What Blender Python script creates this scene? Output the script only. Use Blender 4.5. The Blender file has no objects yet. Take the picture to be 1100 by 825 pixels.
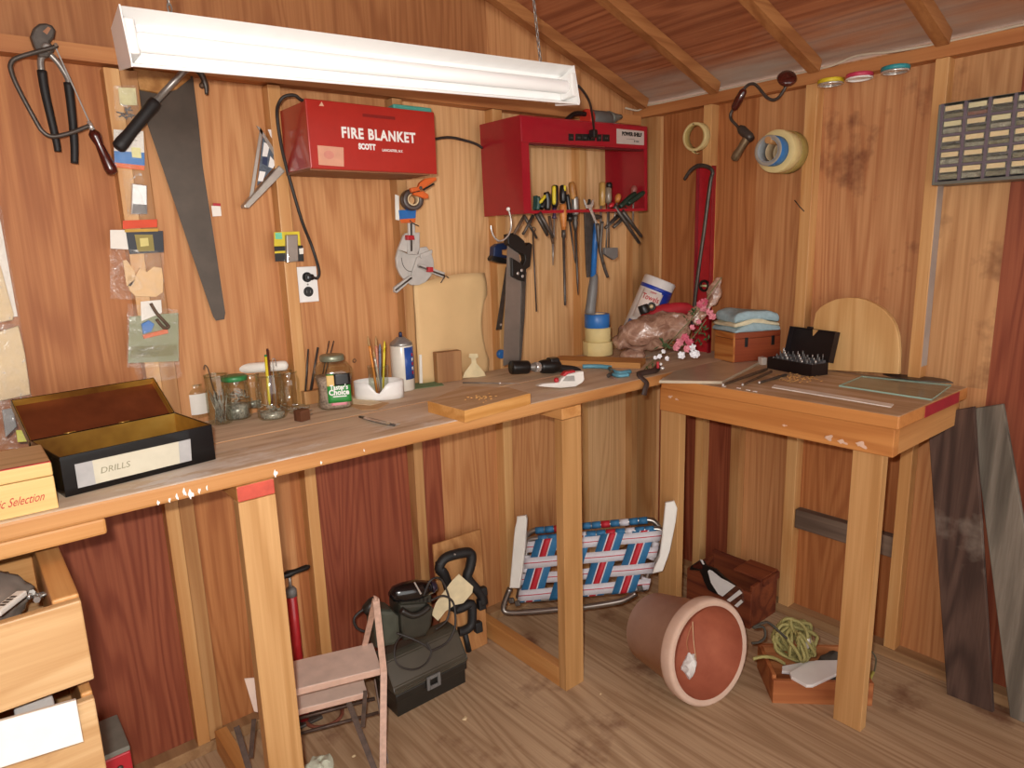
import bpy, bmesh, math, random
from mathutils import Vector, Matrix, noise as mnoise
random.seed(7)
SC = bpy.context.scene
COL = SC.collection
PI = math.pi
V = Vector
# ---------------------------------------------------------------- camera
F, YAW, PIT, ROL = 736.77, 0.6853, 0.2048, -0.0303
CAM = V((-2.5958, -2.1807, 1.5826))
FW = V((math.sin(YAW)*math.cos(PIT), math.cos(YAW)*math.cos(PIT), -math.sin(PIT)))
_r0 = V((math.cos(YAW), -math.sin(YAW), 0)); _u0 = _r0.cross(FW)
RT = _r0*math.cos(ROL) + _u0*math.sin(ROL)
UP = -_r0*math.sin(ROL) + _u0*math.cos(ROL)
cd = bpy.data.cameras.new('camera'); cam = bpy.data.objects.new('camera', cd); COL.objects.link(cam)
cd.sensor_width = 36; cd.lens = F/1100*36; cd.clip_start = 0.02
cam.matrix_world = Matrix(((RT.x, UP.x, -FW.x, CAM.x), (RT.y, UP.y, -FW.y, CAM.y), (RT.z, UP.z, -FW.z, CAM.z), (0, 0, 0, 1)))
SC.camera = cam
def on(px, py, axis, val):
    "point of the place seen at a photo pixel, on the plane axis = val"
    d = FW + RT*((px-550)/F) - UP*((py-412.5)/F)
    return CAM + d*((val-CAM[axis])/d[axis])
def onp(px, py, p0, n):
    d = FW + RT*((px-550)/F) - UP*((py-412.5)/F)
    return CAM + d*((V(p0)-CAM).dot(n)/d.dot(n))
# ---------------------------------------------------------------- frames
def frame(o, r, u):
    r = V(r).normalized(); u = V(u); u = (u - r*u.dot(r)).normalized(); n = r.cross(u); o = V(o)
    return Matrix(((r.x, u.x, n.x, o.x), (r.y, u.y, n.y, o.y), (r.z, u.z, n.z, o.z), (0, 0, 0, 1)))
def back(px, py, w=0.0, rot=0):
    "frame on the back wall, local z towards the room"
    return frame(on(px, py, 1, -w), (1, 0, 0), (0, 0, 1)) @ Matrix.Rotation(rot, 4, 'Z')
def right(px, py, w=0.0, rot=0):
    return frame(on(px, py, 0, -w), (0, -1, 0), (0, 0, 1)) @ Matrix.Rotation(rot, 4, 'Z')
def flat(px, py, z, rotz=0):
    return Matrix.Translation(on(px, py, 2, z)) @ Matrix.Rotation(rotz, 4, 'Z')
def lp(M, px, py, w=0.0):
    "photo pixel -> local point on the local plane z = w of frame M"
    n = M.to_3x3() @ V((0, 0, 1)); p0 = M @ V((0, 0, w))
    return M.inverted() @ onp(px, py, p0, n)
def lps(M, pts, w=0.0): return [lp(M, x, y, w) for x, y in pts]
def T(x, y, z): return Matrix.Translation((x, y, z))
def R(a, ax): return Matrix.Rotation(a, 4, ax)
# ---------------------------------------------------------------- mesh helpers
def BM(): return bmesh.new()
def _xf(bm, vs, M):
    if M is not None: bmesh.ops.transform(bm, matrix=M, verts=vs)
def box(bm, c, s, M=None, bev=0.0, seg=2):
    r = bmesh.ops.create_cube(bm, size=1.0); vs = r['verts']
    for v in vs: v.co = V((v.co.x*s[0]+c[0], v.co.y*s[1]+c[1], v.co.z*s[2]+c[2]))
    if bev > 0:
        es = list({e for v in vs for e in v.link_edges})
        q = bmesh.ops.bevel(bm, geom=es, offset=bev, segments=seg, profile=0.5, affect='EDGES')
        vs = list({v for f in q['faces'] for v in f.verts} | {v for v in vs if v.is_valid})
    _xf(bm, vs, M); return vs
def b2(bm, a, b, M=None, bev=0.0):
    a, b = V(a), V(b); return box(bm, (a+b)/2, [abs(x) for x in (b-a)], M, bev)
def lathe(bm, prof, n=24, M=None, cap=True):
    rings = []
    allv = []
    for (r, z) in prof:
        ring = [bm.verts.new((r*math.cos(2*PI*i/n), r*math.sin(2*PI*i/n), z)) for i in range(n)]
        rings.append(ring); allv += ring
    for a, b in zip(rings, rings[1:]):
        for i in range(n): 
            f = bm.faces.new((a[i], a[(i+1) % n], b[(i+1) % n], b[i])); f.smooth = True
    if cap:
        if prof[0][0] > 1e-6: bm.faces.new(rings[0][::-1])
        if prof[-1][0] > 1e-6: bm.faces.new(rings[-1])
    bmesh.ops.remove_doubles(bm, verts=[v for r in (rings[0], rings[-1]) for v in r], dist=1e-7)
    allv = [v for v in allv if v.is_valid]
    _xf(bm, allv, M); return allv
def axisM(p, q):
    p, q = V(p), V(q); d = q-p
    return Matrix.Translation(p) @ d.to_track_quat('Z', 'Y').to_matrix().to_4x4(), d.length
def rod(bm, p, q, r, r2=None, n=12, M=None):
    A, L = axisM(p, q); r2 = r if r2 is None else r2
    return lathe(bm, [(r, 0), (r2, L)], n, (M @ A) if M is not None else A)
def turned(bm, p, q, prof, n=16, M=None):
    "lathe profile of (radius, fraction) laid from p to q"
    A, L = axisM(p, q); return lathe(bm, [(r, t*L) for r, t in prof], n, (M @ A) if M is not None else A)
def smooth_path(pts, k=6, closed=False):
    pts = [V(p) for p in pts]; out = []; n = len(pts)
    rng = range(n if closed else n-1)
    for i in rng:
        p0 = pts[(i-1) % n] if closed or i > 0 else pts[0]; p1 = pts[i]; p2 = pts[(i+1) % n]
        p3 = pts[(i+2) % n] if closed or i+2 < n else pts[-1]
        for j in range(k):
            t = j/k
            out.append(0.5*((2*p1)+(p2-p0)*t+(2*p0-5*p1+4*p2-p3)*t*t+(3*p1-p0-3*p2+p3)*t**3))
    if not closed: out.append(pts[-1])
    return out
def tube(bm, pts, r, n=8, closed=False, M=None, k=0, flat_=1.0):
    if k: pts = smooth_path(pts, k, closed)
    pts = [V(p) for p in pts]; m = len(pts)
    rad = r if callable(r) else (lambda t: r)
    nrm = None; rings = []
    for i, p in enumerate(pts):
        if closed: d = pts[(i+1) % m]-pts[i-1]
        else: d = pts[min(i+1, m-1)]-pts[max(i-1, 0)]
        if d.length < 1e-9: d = V((0, 0, 1))
        d.normalize()
        if nrm is None: nrm = d.orthogonal()
        nrm = nrm - d*nrm.dot(d)
        if nrm.length < 1e-6: nrm = d.orthogonal()
        nrm.normalize(); bn = d.cross(nrm); rr = rad(i/max(m-1, 1))
        rings.append([bm.verts.new(p + (nrm*math.cos(2*PI*j/n) + bn*(math.sin(2*PI*j/n)*flat_))*rr) for j in range(n)])
    prs = list(zip(rings, rings[1:])) + ([(rings[-1], rings[0])] if closed else [])
    for a, b in prs:
        for j in range(n):
            f = bm.faces.new((a[j], a[(j+1) % n], b[(j+1) % n], b[j])); f.smooth = True
    if not closed:
        bm.faces.new(rings[0][::-1]); bm.faces.new(rings[-1])
    vs = [v for r_ in rings for v in r_]
    _xf(bm, vs, M); return vs
def prism(bm, pts, z0, z1, M=None, bev=0.0):
    "polygon (local x, y) extruded from z0 to z1; holes are not supported"
    vs = [bm.verts.new((p[0], p[1], z0)) for p in pts]
    f = bm.faces.new(vs); f.normal_update()
    up = f.normal.z > 0
    r = bmesh.ops.extrude_face_region(bm, geom=[f]); ve = [g for g in r['geom'] if isinstance(g, bmesh.types.BMVert)]
    for v in ve: v.co.z = z1
    allv = vs + ve
    fs = list({f for v in allv for f in v.link_faces})
    bmesh.ops.recalc_face_normals(bm, faces=fs)
    if bev > 0:
        es = [e for e in {e for v in ve for e in v.link_edges} if all(v in ve for v in e.verts)]
        q = bmesh.ops.bevel(bm, geom=es, offset=bev, segments=2, profile=0.5, affect='EDGES')
        allv = list({v for v in allv if v.is_valid} | {v for f in q['faces'] for v in f.verts})
    _xf(bm, allv, M); return allv
def ring(bm, ro, ri, z0, z1, n=32, M=None, bev=0.001):
    b = min(bev, (ro-ri)*.3, abs(z1-z0)*.3)
    pr = [(ri, z0+b), (ri+b, z0), (ro-b, z0), (ro, z0+b), (ro, z1-b), (ro-b, z1), (ri+b, z1), (ri, z1-b), (ri, z0+b)]
    rings = [[bm.verts.new((r*math.cos(2*PI*i/n), r*math.sin(2*PI*i/n), z)) for i in range(n)] for r, z in pr[:-1]]
    for a, c in zip(rings, rings[1:]+rings[:1]):
        for i in range(n): f = bm.faces.new((a[i], a[(i+1) % n], c[(i+1) % n], c[i])); f.smooth = True
    vs = [v for r_ in rings for v in r_]; _xf(bm, vs, M); return vs
def ball(bm, c, s, M=None, n=16):
    r = bmesh.ops.create_uvsphere(bm, u_segments=n, v_segments=max(6, n//2), radius=1.0); vs = r['verts']
    s = (s, s, s) if not hasattr(s, '__len__') else s
    for v in vs: v.co = V((v.co.x*s[0]+c[0], v.co.y*s[1]+c[1], v.co.z*s[2]+c[2]))
    for f in {f for v in vs for f in v.link_faces}: f.smooth = True
    _xf(bm, vs, M); return vs
def sheet(bm, nx, ny, fn, th=0.0, smooth=True):
    "grid surface from fn(u, v) with optional thickness"
    g = [[bm.verts.new(fn(i/nx, j/ny)) for j in range(ny+1)] for i in range(nx+1)]
    fs = []
    for i in range(nx):
        for j in range(ny):
            f = bm.faces.new((g[i][j], g[i+1][j], g[i+1][j+1], g[i][j+1])); f.smooth = smooth; fs.append(f)
    if th:
        bmesh.ops.recalc_face_normals(bm, faces=fs)
        bmesh.ops.solidify(bm, geom=fs, thickness=th)
    return [v for r_ in g for v in r_]
def wobble(bm, amp, freq, seed=0.0):
    for v in bm.verts:
        n = mnoise.noise_vector(v.co*freq + V((seed, seed*1.7, -seed))); v.co += n*amp
# ---------------------------------------------------------------- objects
def _props(o, label, cat, group=None, kind=None):
    if label: o['label'] = label
    if cat: o['category'] = cat
    if group: o['group'] = group
    if kind: o['kind'] = kind
def thing(name, label, cat, M=None, group=None):
    o = bpy.data.objects.new(name, None); COL.objects.link(o); o.empty_display_size = 0.05
    if M is not None: o.matrix_world = M
    _props(o, label, cat, group); return o
def obj(name, bm, m, parent=None, label=None, flip=True):
    if flip: bmesh.ops.recalc_face_normals(bm, faces=bm.faces)
    me = bpy.data.meshes.new(name); bm.to_mesh(me); bm.free()
    for q in (m if isinstance(m, (list, tuple)) else [m]): me.materials.append(q)
    o = bpy.data.objects.new(name, me); COL.objects.link(o)
    if parent: o.parent = parent
    if label: o['label'] = label
    return o
def wob(name, bm, m, parent, label=None):
    "part given in world coordinates, under a thing with a known matrix"
    bmesh.ops.transform(bm, matrix=parent.matrix_world.inverted(), verts=bm.verts)
    return obj(name, bm, m, parent, label)
def solo(name, bm, m, label, cat, M=None, group=None, kind=None):
    "a thing that is one mesh, given in local coordinates of M (or in world ones: the origin goes to its base)"
    if M is None:
        xs = [v.co for v in bm.verts]
        c = V(((min(p.x for p in xs)+max(p.x for p in xs))/2, (min(p.y for p in xs)+max(p.y for p in xs))/2, min(p.z for p in xs)))
        M = Matrix.Translation(c); bmesh.ops.translate(bm, vec=-c, verts=bm.verts)
    o = obj(name, bm, m); o.matrix_world = M; _props(o, label, cat, group, kind); return o
def struct(name, bm, m):
    o = obj(name, bm, m); o['kind'] = 'structure'; return o
def thingW(name, label, cat, loc, group=None): return thing(name, label, cat, Matrix.Translation(V(loc)), group)
def copy_tree(o, M, label=None, group=None):
    c = o.copy(); COL.objects.link(c); c.matrix_world = M
    if label: c['label'] = label
    if group: c['group'] = group
    for ch in list(o.children):
        d = ch.copy(); COL.objects.link(d); d.parent = c
        for g in list(ch.children):
            e = g.copy(); COL.objects.link(e); e.parent = d
    return c
def text_bm(s, size, bold=0.0, xs=1.0, depth=0.0004, spacing=1.0):
    cu = bpy.data.curves.new('t', 'FONT'); cu.body = s; cu.size = size; cu.extrude = depth; cu.offset = bold
    cu.align_x = 'CENTER'; cu.align_y = 'CENTER'; cu.space_character = spacing; cu.resolution_u = 3
    o = bpy.data.objects.new('t', cu); COL.objects.link(o)
    dg = bpy.context.evaluated_depsgraph_get(); me = bpy.data.meshes.new_from_object(o.evaluated_get(dg))
    bm = BM(); bm.from_mesh(me); bpy.data.objects.remove(o); bpy.data.curves.remove(cu); bpy.data.meshes.remove(me)
    for v in bm.verts: v.co.x *= xs
    return bm
def text(s, size, m, parent, M, bold=0.0, xs=1.0, name='lettering', spacing=1.0, shear=0.0):
    bm = text_bm(s, size, bold, xs, spacing=spacing)
    if shear:
        for v in bm.verts: v.co.x += v.co.y*shear
    bmesh.ops.transform(bm, matrix=M, verts=bm.verts); return obj(name, bm, m, parent, flip=False)
# ---------------------------------------------------------------- materials
def srgb(c):
    if isinstance(c, str): c = [int(c[i:i+2], 16) for i in (0, 2, 4)]
    f = lambda x: x/12.92 if x <= 0.04045 else ((x+0.055)/1.055)**2.4
    return tuple(f(x/255) for x in c) + (1.0,)
class NT:
    def __init__(s, name):
        s.m = bpy.data.materials.new(name); s.m.use_nodes = True; s.t = s.m.node_tree; s.b = s.t.nodes['Principled BSDF']
    def n(s, ty, **k):
        q = s.t.nodes.new(ty)
        for a, v in k.items():
            if a.startswith('i_'): q.inputs[int(a[2:]) if a[2:].isdigit() else a[2:].replace('_', ' ')].default_value = v
            else: setattr(q, a, v)
        return q
    def l(s, a, b): s.t.links.new(a, b)
    def math(s, op, a, b=None, clamp=False):
        q = s.n('ShaderNodeMath', operation=op, use_clamp=clamp)
        for i, x in enumerate((a, b)):
            if x is None: continue
            if isinstance(x, (int, float)): q.inputs[i].default_value = x
            else: s.l(x, q.inputs[i])
        return q.outputs[0]
    def ramp(s, fac, stops):
        q = s.n('ShaderNodeValToRGB'); e = q.color_ramp.elements
        while len(e) < len(stops): e.new(0.5)
        for el, (p, c) in zip(e, stops): el.position = p; el.color = srgb(c) if len(c) != 4 or isinstance(c, str) else c
        s.l(fac, q.inputs[0]); return q.outputs[0]
    def mix(s, fac, a, b, mode='MIX'):
        q = s.n('ShaderNodeMix', data_type='RGBA', blend_type=mode)
        for i, x in ((0, fac), (6, a), (7, b)):
            if isinstance(x, (int, float)): q.inputs[i].default_value = x
            elif isinstance(x, tuple): q.inputs[i].default_value = x
            else: s.l(x, q.inputs[i])
        return q.outputs[2]
    def coord(s, scale=(1, 1, 1), rnd=True, loc=(0, 0, 0)):
        tc = s.n('ShaderNodeTexCoord'); mp = s.n('ShaderNodeMapping'); mp.inputs['Scale'].default_value = scale; mp.inputs['Location'].default_value = loc
        if rnd:
            oi = s.n('ShaderNodeObjectInfo'); a = s.n('ShaderNodeVectorMath', operation='MULTIPLY_ADD')
            sc = s.n('ShaderNodeVectorMath', operation='SCALE'); sc.inputs[0].default_value = (37, 53, 71); s.l(oi.outputs['Random'], sc.inputs['Scale'])
            ad = s.n('ShaderNodeVectorMath', operation='ADD'); s.l(tc.outputs['Object'], ad.inputs[0]); s.l(sc.outputs[0], ad.inputs[1]); s.l(ad.outputs[0], mp.inputs[0])
        else: s.l(tc.outputs['Object'], mp.inputs[0])
        return mp.outputs[0]
    def noise(s, vec, scale, detail=3, rough=.55, dist=0.0):
        q = s.n('ShaderNodeTexNoise'); q.inputs['Scale'].default_value = scale; q.inputs['Detail'].default_value = detail
        q.inputs['Roughness'].default_value = rough; q.inputs['Distortion'].default_value = dist; s.l(vec, q.inputs['Vector']); return q.outputs[0]
    def bump(s, h, strength=.2, dist=.002):
        q = s.n('ShaderNodeBump'); q.inputs['Strength'].default_value = strength; q.inputs['Distance'].default_value = dist
        s.l(h, q.inputs['Height']); s.l(q.outputs[0], s.b.inputs['Normal'])
def flatmat(name, c, rough=.5, metal=0.0, spec=.5, var=.12, nscale=30, bump=0.0, coat=0.0):
    "one colour with light wear"
    k = NT(name); v = k.coord(); n = k.noise(v, nscale, 4); n2 = k.noise(v, nscale*.2, 2)
    f = k.math('ADD', k.math('MULTIPLY', n, .6), k.math('MULTIPLY', n2, .4))
    base = srgb(c); dk = tuple(x*(1-var*1.6) for x in base[:3]) + (1,); lt = tuple(min(1, x*(1+var)) for x in base[:3]) + (1,)
    k.l(k.ramp(f, [(.3, dk), (.7, lt)]), k.b.inputs['Base Color'])
    k.b.inputs['Roughness'].default_value = rough; k.b.inputs['Metallic'].default_value = metal; k.b.inputs['Specular IOR Level'].default_value = spec
    k.b.inputs['Coat Weight'].default_value = coat
    if bump: k.bump(n, bump)
    return k.m
def wood(name, dark, light, ax='z', rings=9, grain=.5, rough=.6, knots=0.0, stain=None, stain_amt=.0, wide=1.0, rnd=True, spec=.35):
    "sawn wood: contour lines of a stretched noise + fine pores along axis ax"
    k = NT(name); i = 'xyz'.index(ax)
    s1 = [7.5/wide]*3; s1[i] = .62/wide; s2 = [110]*3; s2[i] = 2.2; s3 = [1.6]*3; s3[i] = .9
    big = k.noise(k.coord(s1, rnd), 1.0, 1.5, .4, .25)
    lines = k.math('SINE', k.math('MULTIPLY', big, rings*6.283))
    l01 = k.math('MULTIPLY_ADD', lines, .5); k.t.nodes[-1].inputs[2].default_value = .5
    l01 = k.math('POWER', l01, 2.4)
    pores = k.noise(k.coord(s2, rnd), 1.0, 4, .6)
    tone = k.noise(k.coord(s3, rnd), 1.0, 2, .5)
    f = k.math('ADD', k.math('MULTIPLY', l01, .42*grain*2), k.math('ADD', k.math('MULTIPLY', pores, .55), k.math('MULTIPLY', tone, .5)))
    mid = tuple((a*b)**.5 for a, b in zip(srgb(dark), srgb(light)))
    col = k.ramp(f, [(.30, light), (.64, mid), (1.0, dark)])
    if knots:
        vo = k.n('ShaderNodeTexVoronoi', feature='F1'); sk = [2.6*knots]*3; sk[i] = 1.1*knots; vo.inputs['Scale'].default_value = 1.0; vo.inputs['Randomness'].default_value = 1.0
        k.l(k.coord(sk, rnd), vo.inputs['Vector'])
        kn = k.ramp(vo.outputs['Distance'], [(.012, (0, 0, 0, 1)), (.045, (1, 1, 1, 1))])
        kd = tuple(x*.35 for x in srgb(dark)[:3])+(1,)
        col = k.mix(k.math('SUBTRACT', 1.0, kn), col, kd)
    if stain:
        sn = k.noise(k.coord((1, 1, 1), rnd), 3.1, 5, .62)
        m = k.ramp(sn, [(.62-stain_amt*.4, (0, 0, 0, 1)), (.72-stain_amt*.3, (1, 1, 1, 1))])
        col = k.mix(k.math('MULTIPLY', m, .75), col, srgb(stain))
    k.l(col, k.b.inputs['Base Color']); k.b.inputs['Roughness'].default_value = rough; k.b.inputs['Specular IOR Level'].default_value = spec
    k.bump(k.math('ADD', pores, k.math('MULTIPLY', l01, .5)), .12, .0015)
    return k.m
def glassmat(name, c='ffffff', rough=.03):
    k = NT(name); k.b.inputs['Base Color'].default_value = srgb(c); k.b.inputs['Transmission Weight'].default_value = 1.0
    k.b.inputs['Roughness'].default_value = rough; k.b.inputs['IOR'].default_value = 1.35
    return k.m
def plastic_film(name, tint='f4f1ea', alpha=.16, rough=.12):
    "thin clear film: mostly see-through with glossy creases"
    k = NT(name); n = k.noise(k.coord((1, 1, 1)), 26, 3, .55, 1.8)
    k.b.inputs['Base Color'].default_value = srgb(tint); k.b.inputs['Roughness'].default_value = rough
    k.b.inputs['Specular IOR Level'].default_value = .9
    k.l(k.ramp(n, [(.45, (alpha*.4,)*3+(1,)), (.66, (alpha,)*3+(1,)), (.76, (min(1, alpha*5),)*3+(1,))]), k.b.inputs['Alpha']); k.bump(n, .9, .006)
    return k.m
# ================================================================ materials of the room
def eaves_weather(m):
    "greyed roof boards in a ragged band above the eaves"
    t = m.node_tree; b = t.nodes['Principled BSDF']; src = b.inputs['Base Color'].links[0].from_socket
    tc = t.nodes.new('ShaderNodeTexCoord'); sx = t.nodes.new('ShaderNodeSeparateXYZ'); t.links.new(tc.outputs['Object'], sx.inputs[0])
    mp = t.nodes.new('ShaderNodeMapping'); mp.inputs['Scale'].default_value = (9, 1.6, 3); t.links.new(tc.outputs['Object'], mp.inputs[0])
    nz = t.nodes.new('ShaderNodeTexNoise'); nz.inputs['Scale'].default_value = 1.4; nz.inputs['Detail'].default_value = 5; t.links.new(mp.outputs[0], nz.inputs['Vector'])
    mr = t.nodes.new('ShaderNodeMapRange'); mr.inputs[1].default_value = -.42; mr.inputs[2].default_value = -.02; t.links.new(sx.outputs[0], mr.inputs[0])
    ad = t.nodes.new('ShaderNodeMath'); ad.operation = 'MULTIPLY_ADD'; ad.inputs[1].default_value = 1.6; t.links.new(nz.outputs[0], ad.inputs[0]); ad.inputs[2].default_value = -1.12
    a2 = t.nodes.new('ShaderNodeMath'); a2.operation = 'ADD'; a2.use_clamp = True; t.links.new(ad.outputs[0], a2.inputs[0]); t.links.new(mr.outputs[0], a2.inputs[1])
    mx = t.nodes.new('ShaderNodeMix'); mx.data_type = 'RGBA'; t.links.new(a2.outputs[0], mx.inputs[0]); t.links.new(src, mx.inputs[6]); mx.inputs[7].default_value = srgb('9c8f84')
    t.links.new(mx.outputs[2], b.inputs['Base Color']); return m
def tone(d, l, **k): return wood('plywood', d, l, 'z', **{**dict(rings=12, grain=.19, rough=.6, knots=.5, wide=1.0), **k})
PLY_RED = tone('844825', 'c58651')
PLY_MID = tone('9c6138', 'd6a06c')
PLY_TAN = tone('b98655', 'ecc391', knots=.45)
PLY_DEEP = tone('6c2f1e', 'a25c3e', rings=14, grain=.28)
PLY_STAIN = tone('9c5f3a', 'd8a573', stain='5a2820', stain_amt=.20)
PLY_BROWN = tone('9a6840', 'd6a673', stain='6b4028', stain_amt=.26)
PLY_GAB = tone('804c2b', 'bd8454', rings=12)
PINE = wood('pine_stud', 'b97f48', 'ddb27a', 'z', rings=5, grain=.3, rough=.45, knots=.8, spec=.45)
PINE_DK = wood('pine_stud_aged', '9c6a3e', 'c59a68', 'z', rings=5, grain=.35, rough=.5, knots=.8)
PINE_X = wood('pine_x', 'b3773f', 'd6a368', 'x', rings=5, grain=.3, rough=.5, knots=.7)
PINE_Y = wood('pine_y', 'b3773f', 'd6a368', 'y', rings=5, grain=.3, rough=.5, knots=.7)
RAFTER = wood('rafter', '8a5530', 'b9824f', 'x', rings=6, grain=.35, rough=.6, knots=.6)
PLATE_W = wood('plate', 'a4663a', 'c98e58', 'y', rings=5, grain=.4, rough=.55, knots=.6)
PLATE_X = wood('plate_back', 'a4663a', 'c98e58', 'x', rings=5, grain=.4, rough=.55, knots=.6)
ROOFPLY = wood('roof_plywood', '7a4c34', 'ad7f5e', 'y', rings=9, grain=.25, rough=.75, wide=1.1)
ROOFPLY = eaves_weather(ROOFPLY)
GREYWOOD = wood('weathered_grey_wood', '5d4c40', '8d7765', 'y', rings=6, grain=.5, rough=.8)
BARN_DK = wood('dark_barn_board', '3e2d26', '6c5347', 'z', rings=9, grain=.45, rough=.85, stain='85786c', stain_amt=.08)
BARN_GR = wood('grey_barn_board', '5b544a', '958b7d', 'z', rings=9, grain=.5, rough=.85)
FLOORM = wood('floor_plywood', '886a4e', 'cbb08f', 'y', rings=13, grain=.22, rough=.85, stain='6b4432', stain_amt=.17, wide=1.2, spec=.1)
SILLM = wood('sill', '8d6a48', 'b8936a', 'y', rings=5, grain=.4, rough=.7)
LEGM = wood('leg_pine', 'a67745', 'd2a570', 'z', rings=5, grain=.3, rough=.5, knots=.7)
EDGE_X = wood('bench_edge', 'a8703e', 'd09b62', 'x', rings=4, grain=.4, rough=.5, knots=.5)
EDGE_Y = wood('bench_edge_y', 'ab6a36', 'cd8e50', 'y', rings=4, grain=.4, rough=.5, knots=.5)
def worktop(name, ax, base='d2bb9f', dk='a58566', white=.5):
    k = NT(name); i = 'xyz'.index(ax); s = [26]*3; s[i] = 2.2
    g = k.noise(k.coord(s, False), 1, 5, .6); big = k.noise(k.coord((2.2, 2.2, 2.2), False), 1, 4, .6)
    col = k.ramp(k.math('ADD', k.math('MULTIPLY', g, .55), k.math('MULTIPLY', big, .45)), [(.32, dk), (.5, base), (.7, 'e0cdb4')])
    sp = [9]*3; sp[i] = 3
    w = k.noise(k.coord(sp, False, (3, 1, 0)), 1, 8, .72); m = k.ramp(w, [(.53, (0, 0, 0, 1)), (.64, (1, 1, 1, 1))])
    zone = k.noise(k.coord((1.1, 1.1, 1.1), False, (.9, .3, 0)), 1, 2); z2 = k.ramp(zone, [(.42, (0, 0, 0, 1)), (.6, (1, 1, 1, 1))])
    tc = k.n('ShaderNodeTexCoord'); sx = k.n('ShaderNodeSeparateXYZ'); k.l(tc.outputs['Object'], sx.inputs[0])
    fr = k.n('ShaderNodeMapRange'); fr.inputs[1].default_value = -.10; fr.inputs[2].default_value = -.27; k.l(sx.outputs[1], fr.inputs[0])
    lf = k.n('ShaderNodeMapRange'); lf.inputs[1].default_value = .75; lf.inputs[2].default_value = -.2; k.l(sx.outputs[0], lf.inputs[0])
    near = k.math('MULTIPLY', fr.outputs[0], lf.outputs[0]) if ax == 'x' else 0.0
    w2 = k.ramp(k.noise(k.coord([14 if c != i else 4 for c in range(3)], False, (7, 2, 0)), 1, 8, .75), [(.51, (0, 0, 0, 1)), (.575, (1, 1, 1, 1))])
    spl = k.math('MAXIMUM', k.math('MULTIPLY', m, z2), k.math('MULTIPLY', w2, near))
    col = k.mix(k.math('MULTIPLY', spl, white), col, srgb('e6e1da'))
    k.l(col, k.b.inputs['Base Color']); k.b.inputs['Roughness'].default_value = .6; k.b.inputs['Specular IOR Level'].default_value = .3
    k.bump(g, .15, .002); return k.m
TOP_X = worktop('worktop_dirty', 'x', white=.85)
TOP_Y = worktop('worktop_dirty_y', 'y', 'bd9d79', '9a7856', .3)
RED_PAINT = flatmat('red_paint_on_wood', 'c4503f', .5, var=.15, nscale=40)
WHITE_PAINT = flatmat('white_paint', 'ece6de', .5, var=.04)

# ================================================================ room shell
XL, YF = -4.4, -4.2           # far left wall, open front
RZ = 2.12                      # rafter underside at x = 0
SL = .345
RIDGE = -2.2
def roof(x, off=0.0):
    xx = x if x > RIDGE else 2*RIDGE - x
    return RZ + off - SL*xx
bm = BM(); b2(bm, (XL-.1, .05, -.05), (.1, YF-.6, 0)); struct('floor', bm, FLOORM)
def panels(bm, quads):
    for i, (mi, pts) in enumerate(quads):
        f = bm.faces.new([bm.verts.new(p) for p in pts]); f.material_index = mi
# back wall: plywood sheets of different tone, split where the studs and the plate hide the joints
MATS = [PLY_RED, PLY_MID, PLY_TAN, PLY_DEEP, PLY_STAIN, PLY_GAB, PLY_BROWN]
xs = [XL, -3.1, -2.15, -1.735, -1.31, -1.185, -.885, -.43, 0]
upper = [0, 0, 0, 1, 1, 1, 2, 2]; lower = [0, 3, 0, 3, 3, 1, 1, 2]; gab = [5, 5, 5, 5, 5, 5, 1, 1]
q = []
for i in range(8):
    a, b = xs[i], xs[i+1]
    if i == 0: upper[i] = 0
    for (z0, z1, mm) in ((0, 1.06, lower[i]), (1.06, 2.07, [0, 0, 1, 1, 2, 2, 2, 2][i])):
        q.append((mm, [(a, 0, z0), (b, 0, z0), (b, 0, z1), (a, 0, z1)]))
    cut = [a] + ([RIDGE] if a < RIDGE < b else []) + [b]
    for c, d in zip(cut, cut[1:]):
        q.append((gab[i], [(c, 0, 2.07), (d, 0, 2.07), (d, 0, roof(d, .05)), (c, 0, roof(c, .05))]))
bm = BM(); panels(bm, q)
f_ = list(bm.faces)
bmesh.ops.translate(bm, vec=(0, 0, 0), verts=bm.verts)
struct('wall_back', bm, MATS)
# right wall: sheets by y
ys = [0, -.13, -.41, -.60, -.845, -1.265, -1.47, -2.4, YF]
up = [2, 0, 0, 1, 4, 6, 3, 0]; lo = [2, 3, 3, 1, 0, 1, 3, 3]
q = []
for i in range(8):
    a, b = ys[i], ys[i+1]
    q.append((lo[i], [(0, a, 0), (0, b, 0), (0, b, 1.06), (0, a, 1.06)]))
    q.append((up[i], [(0, a, 1.06), (0, b, 1.06), (0, b, 2.168), (0, a, 2.168)]))
bm = BM(); panels(bm, q); struct('wall_right', bm, MATS)
bm = BM(); panels(bm, [(0, [(XL, 0, 0), (XL, YF, 0), (XL, YF, 2.2), (XL, 0, 2.2)])]); struct('wall_left', bm, MATS)
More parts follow.
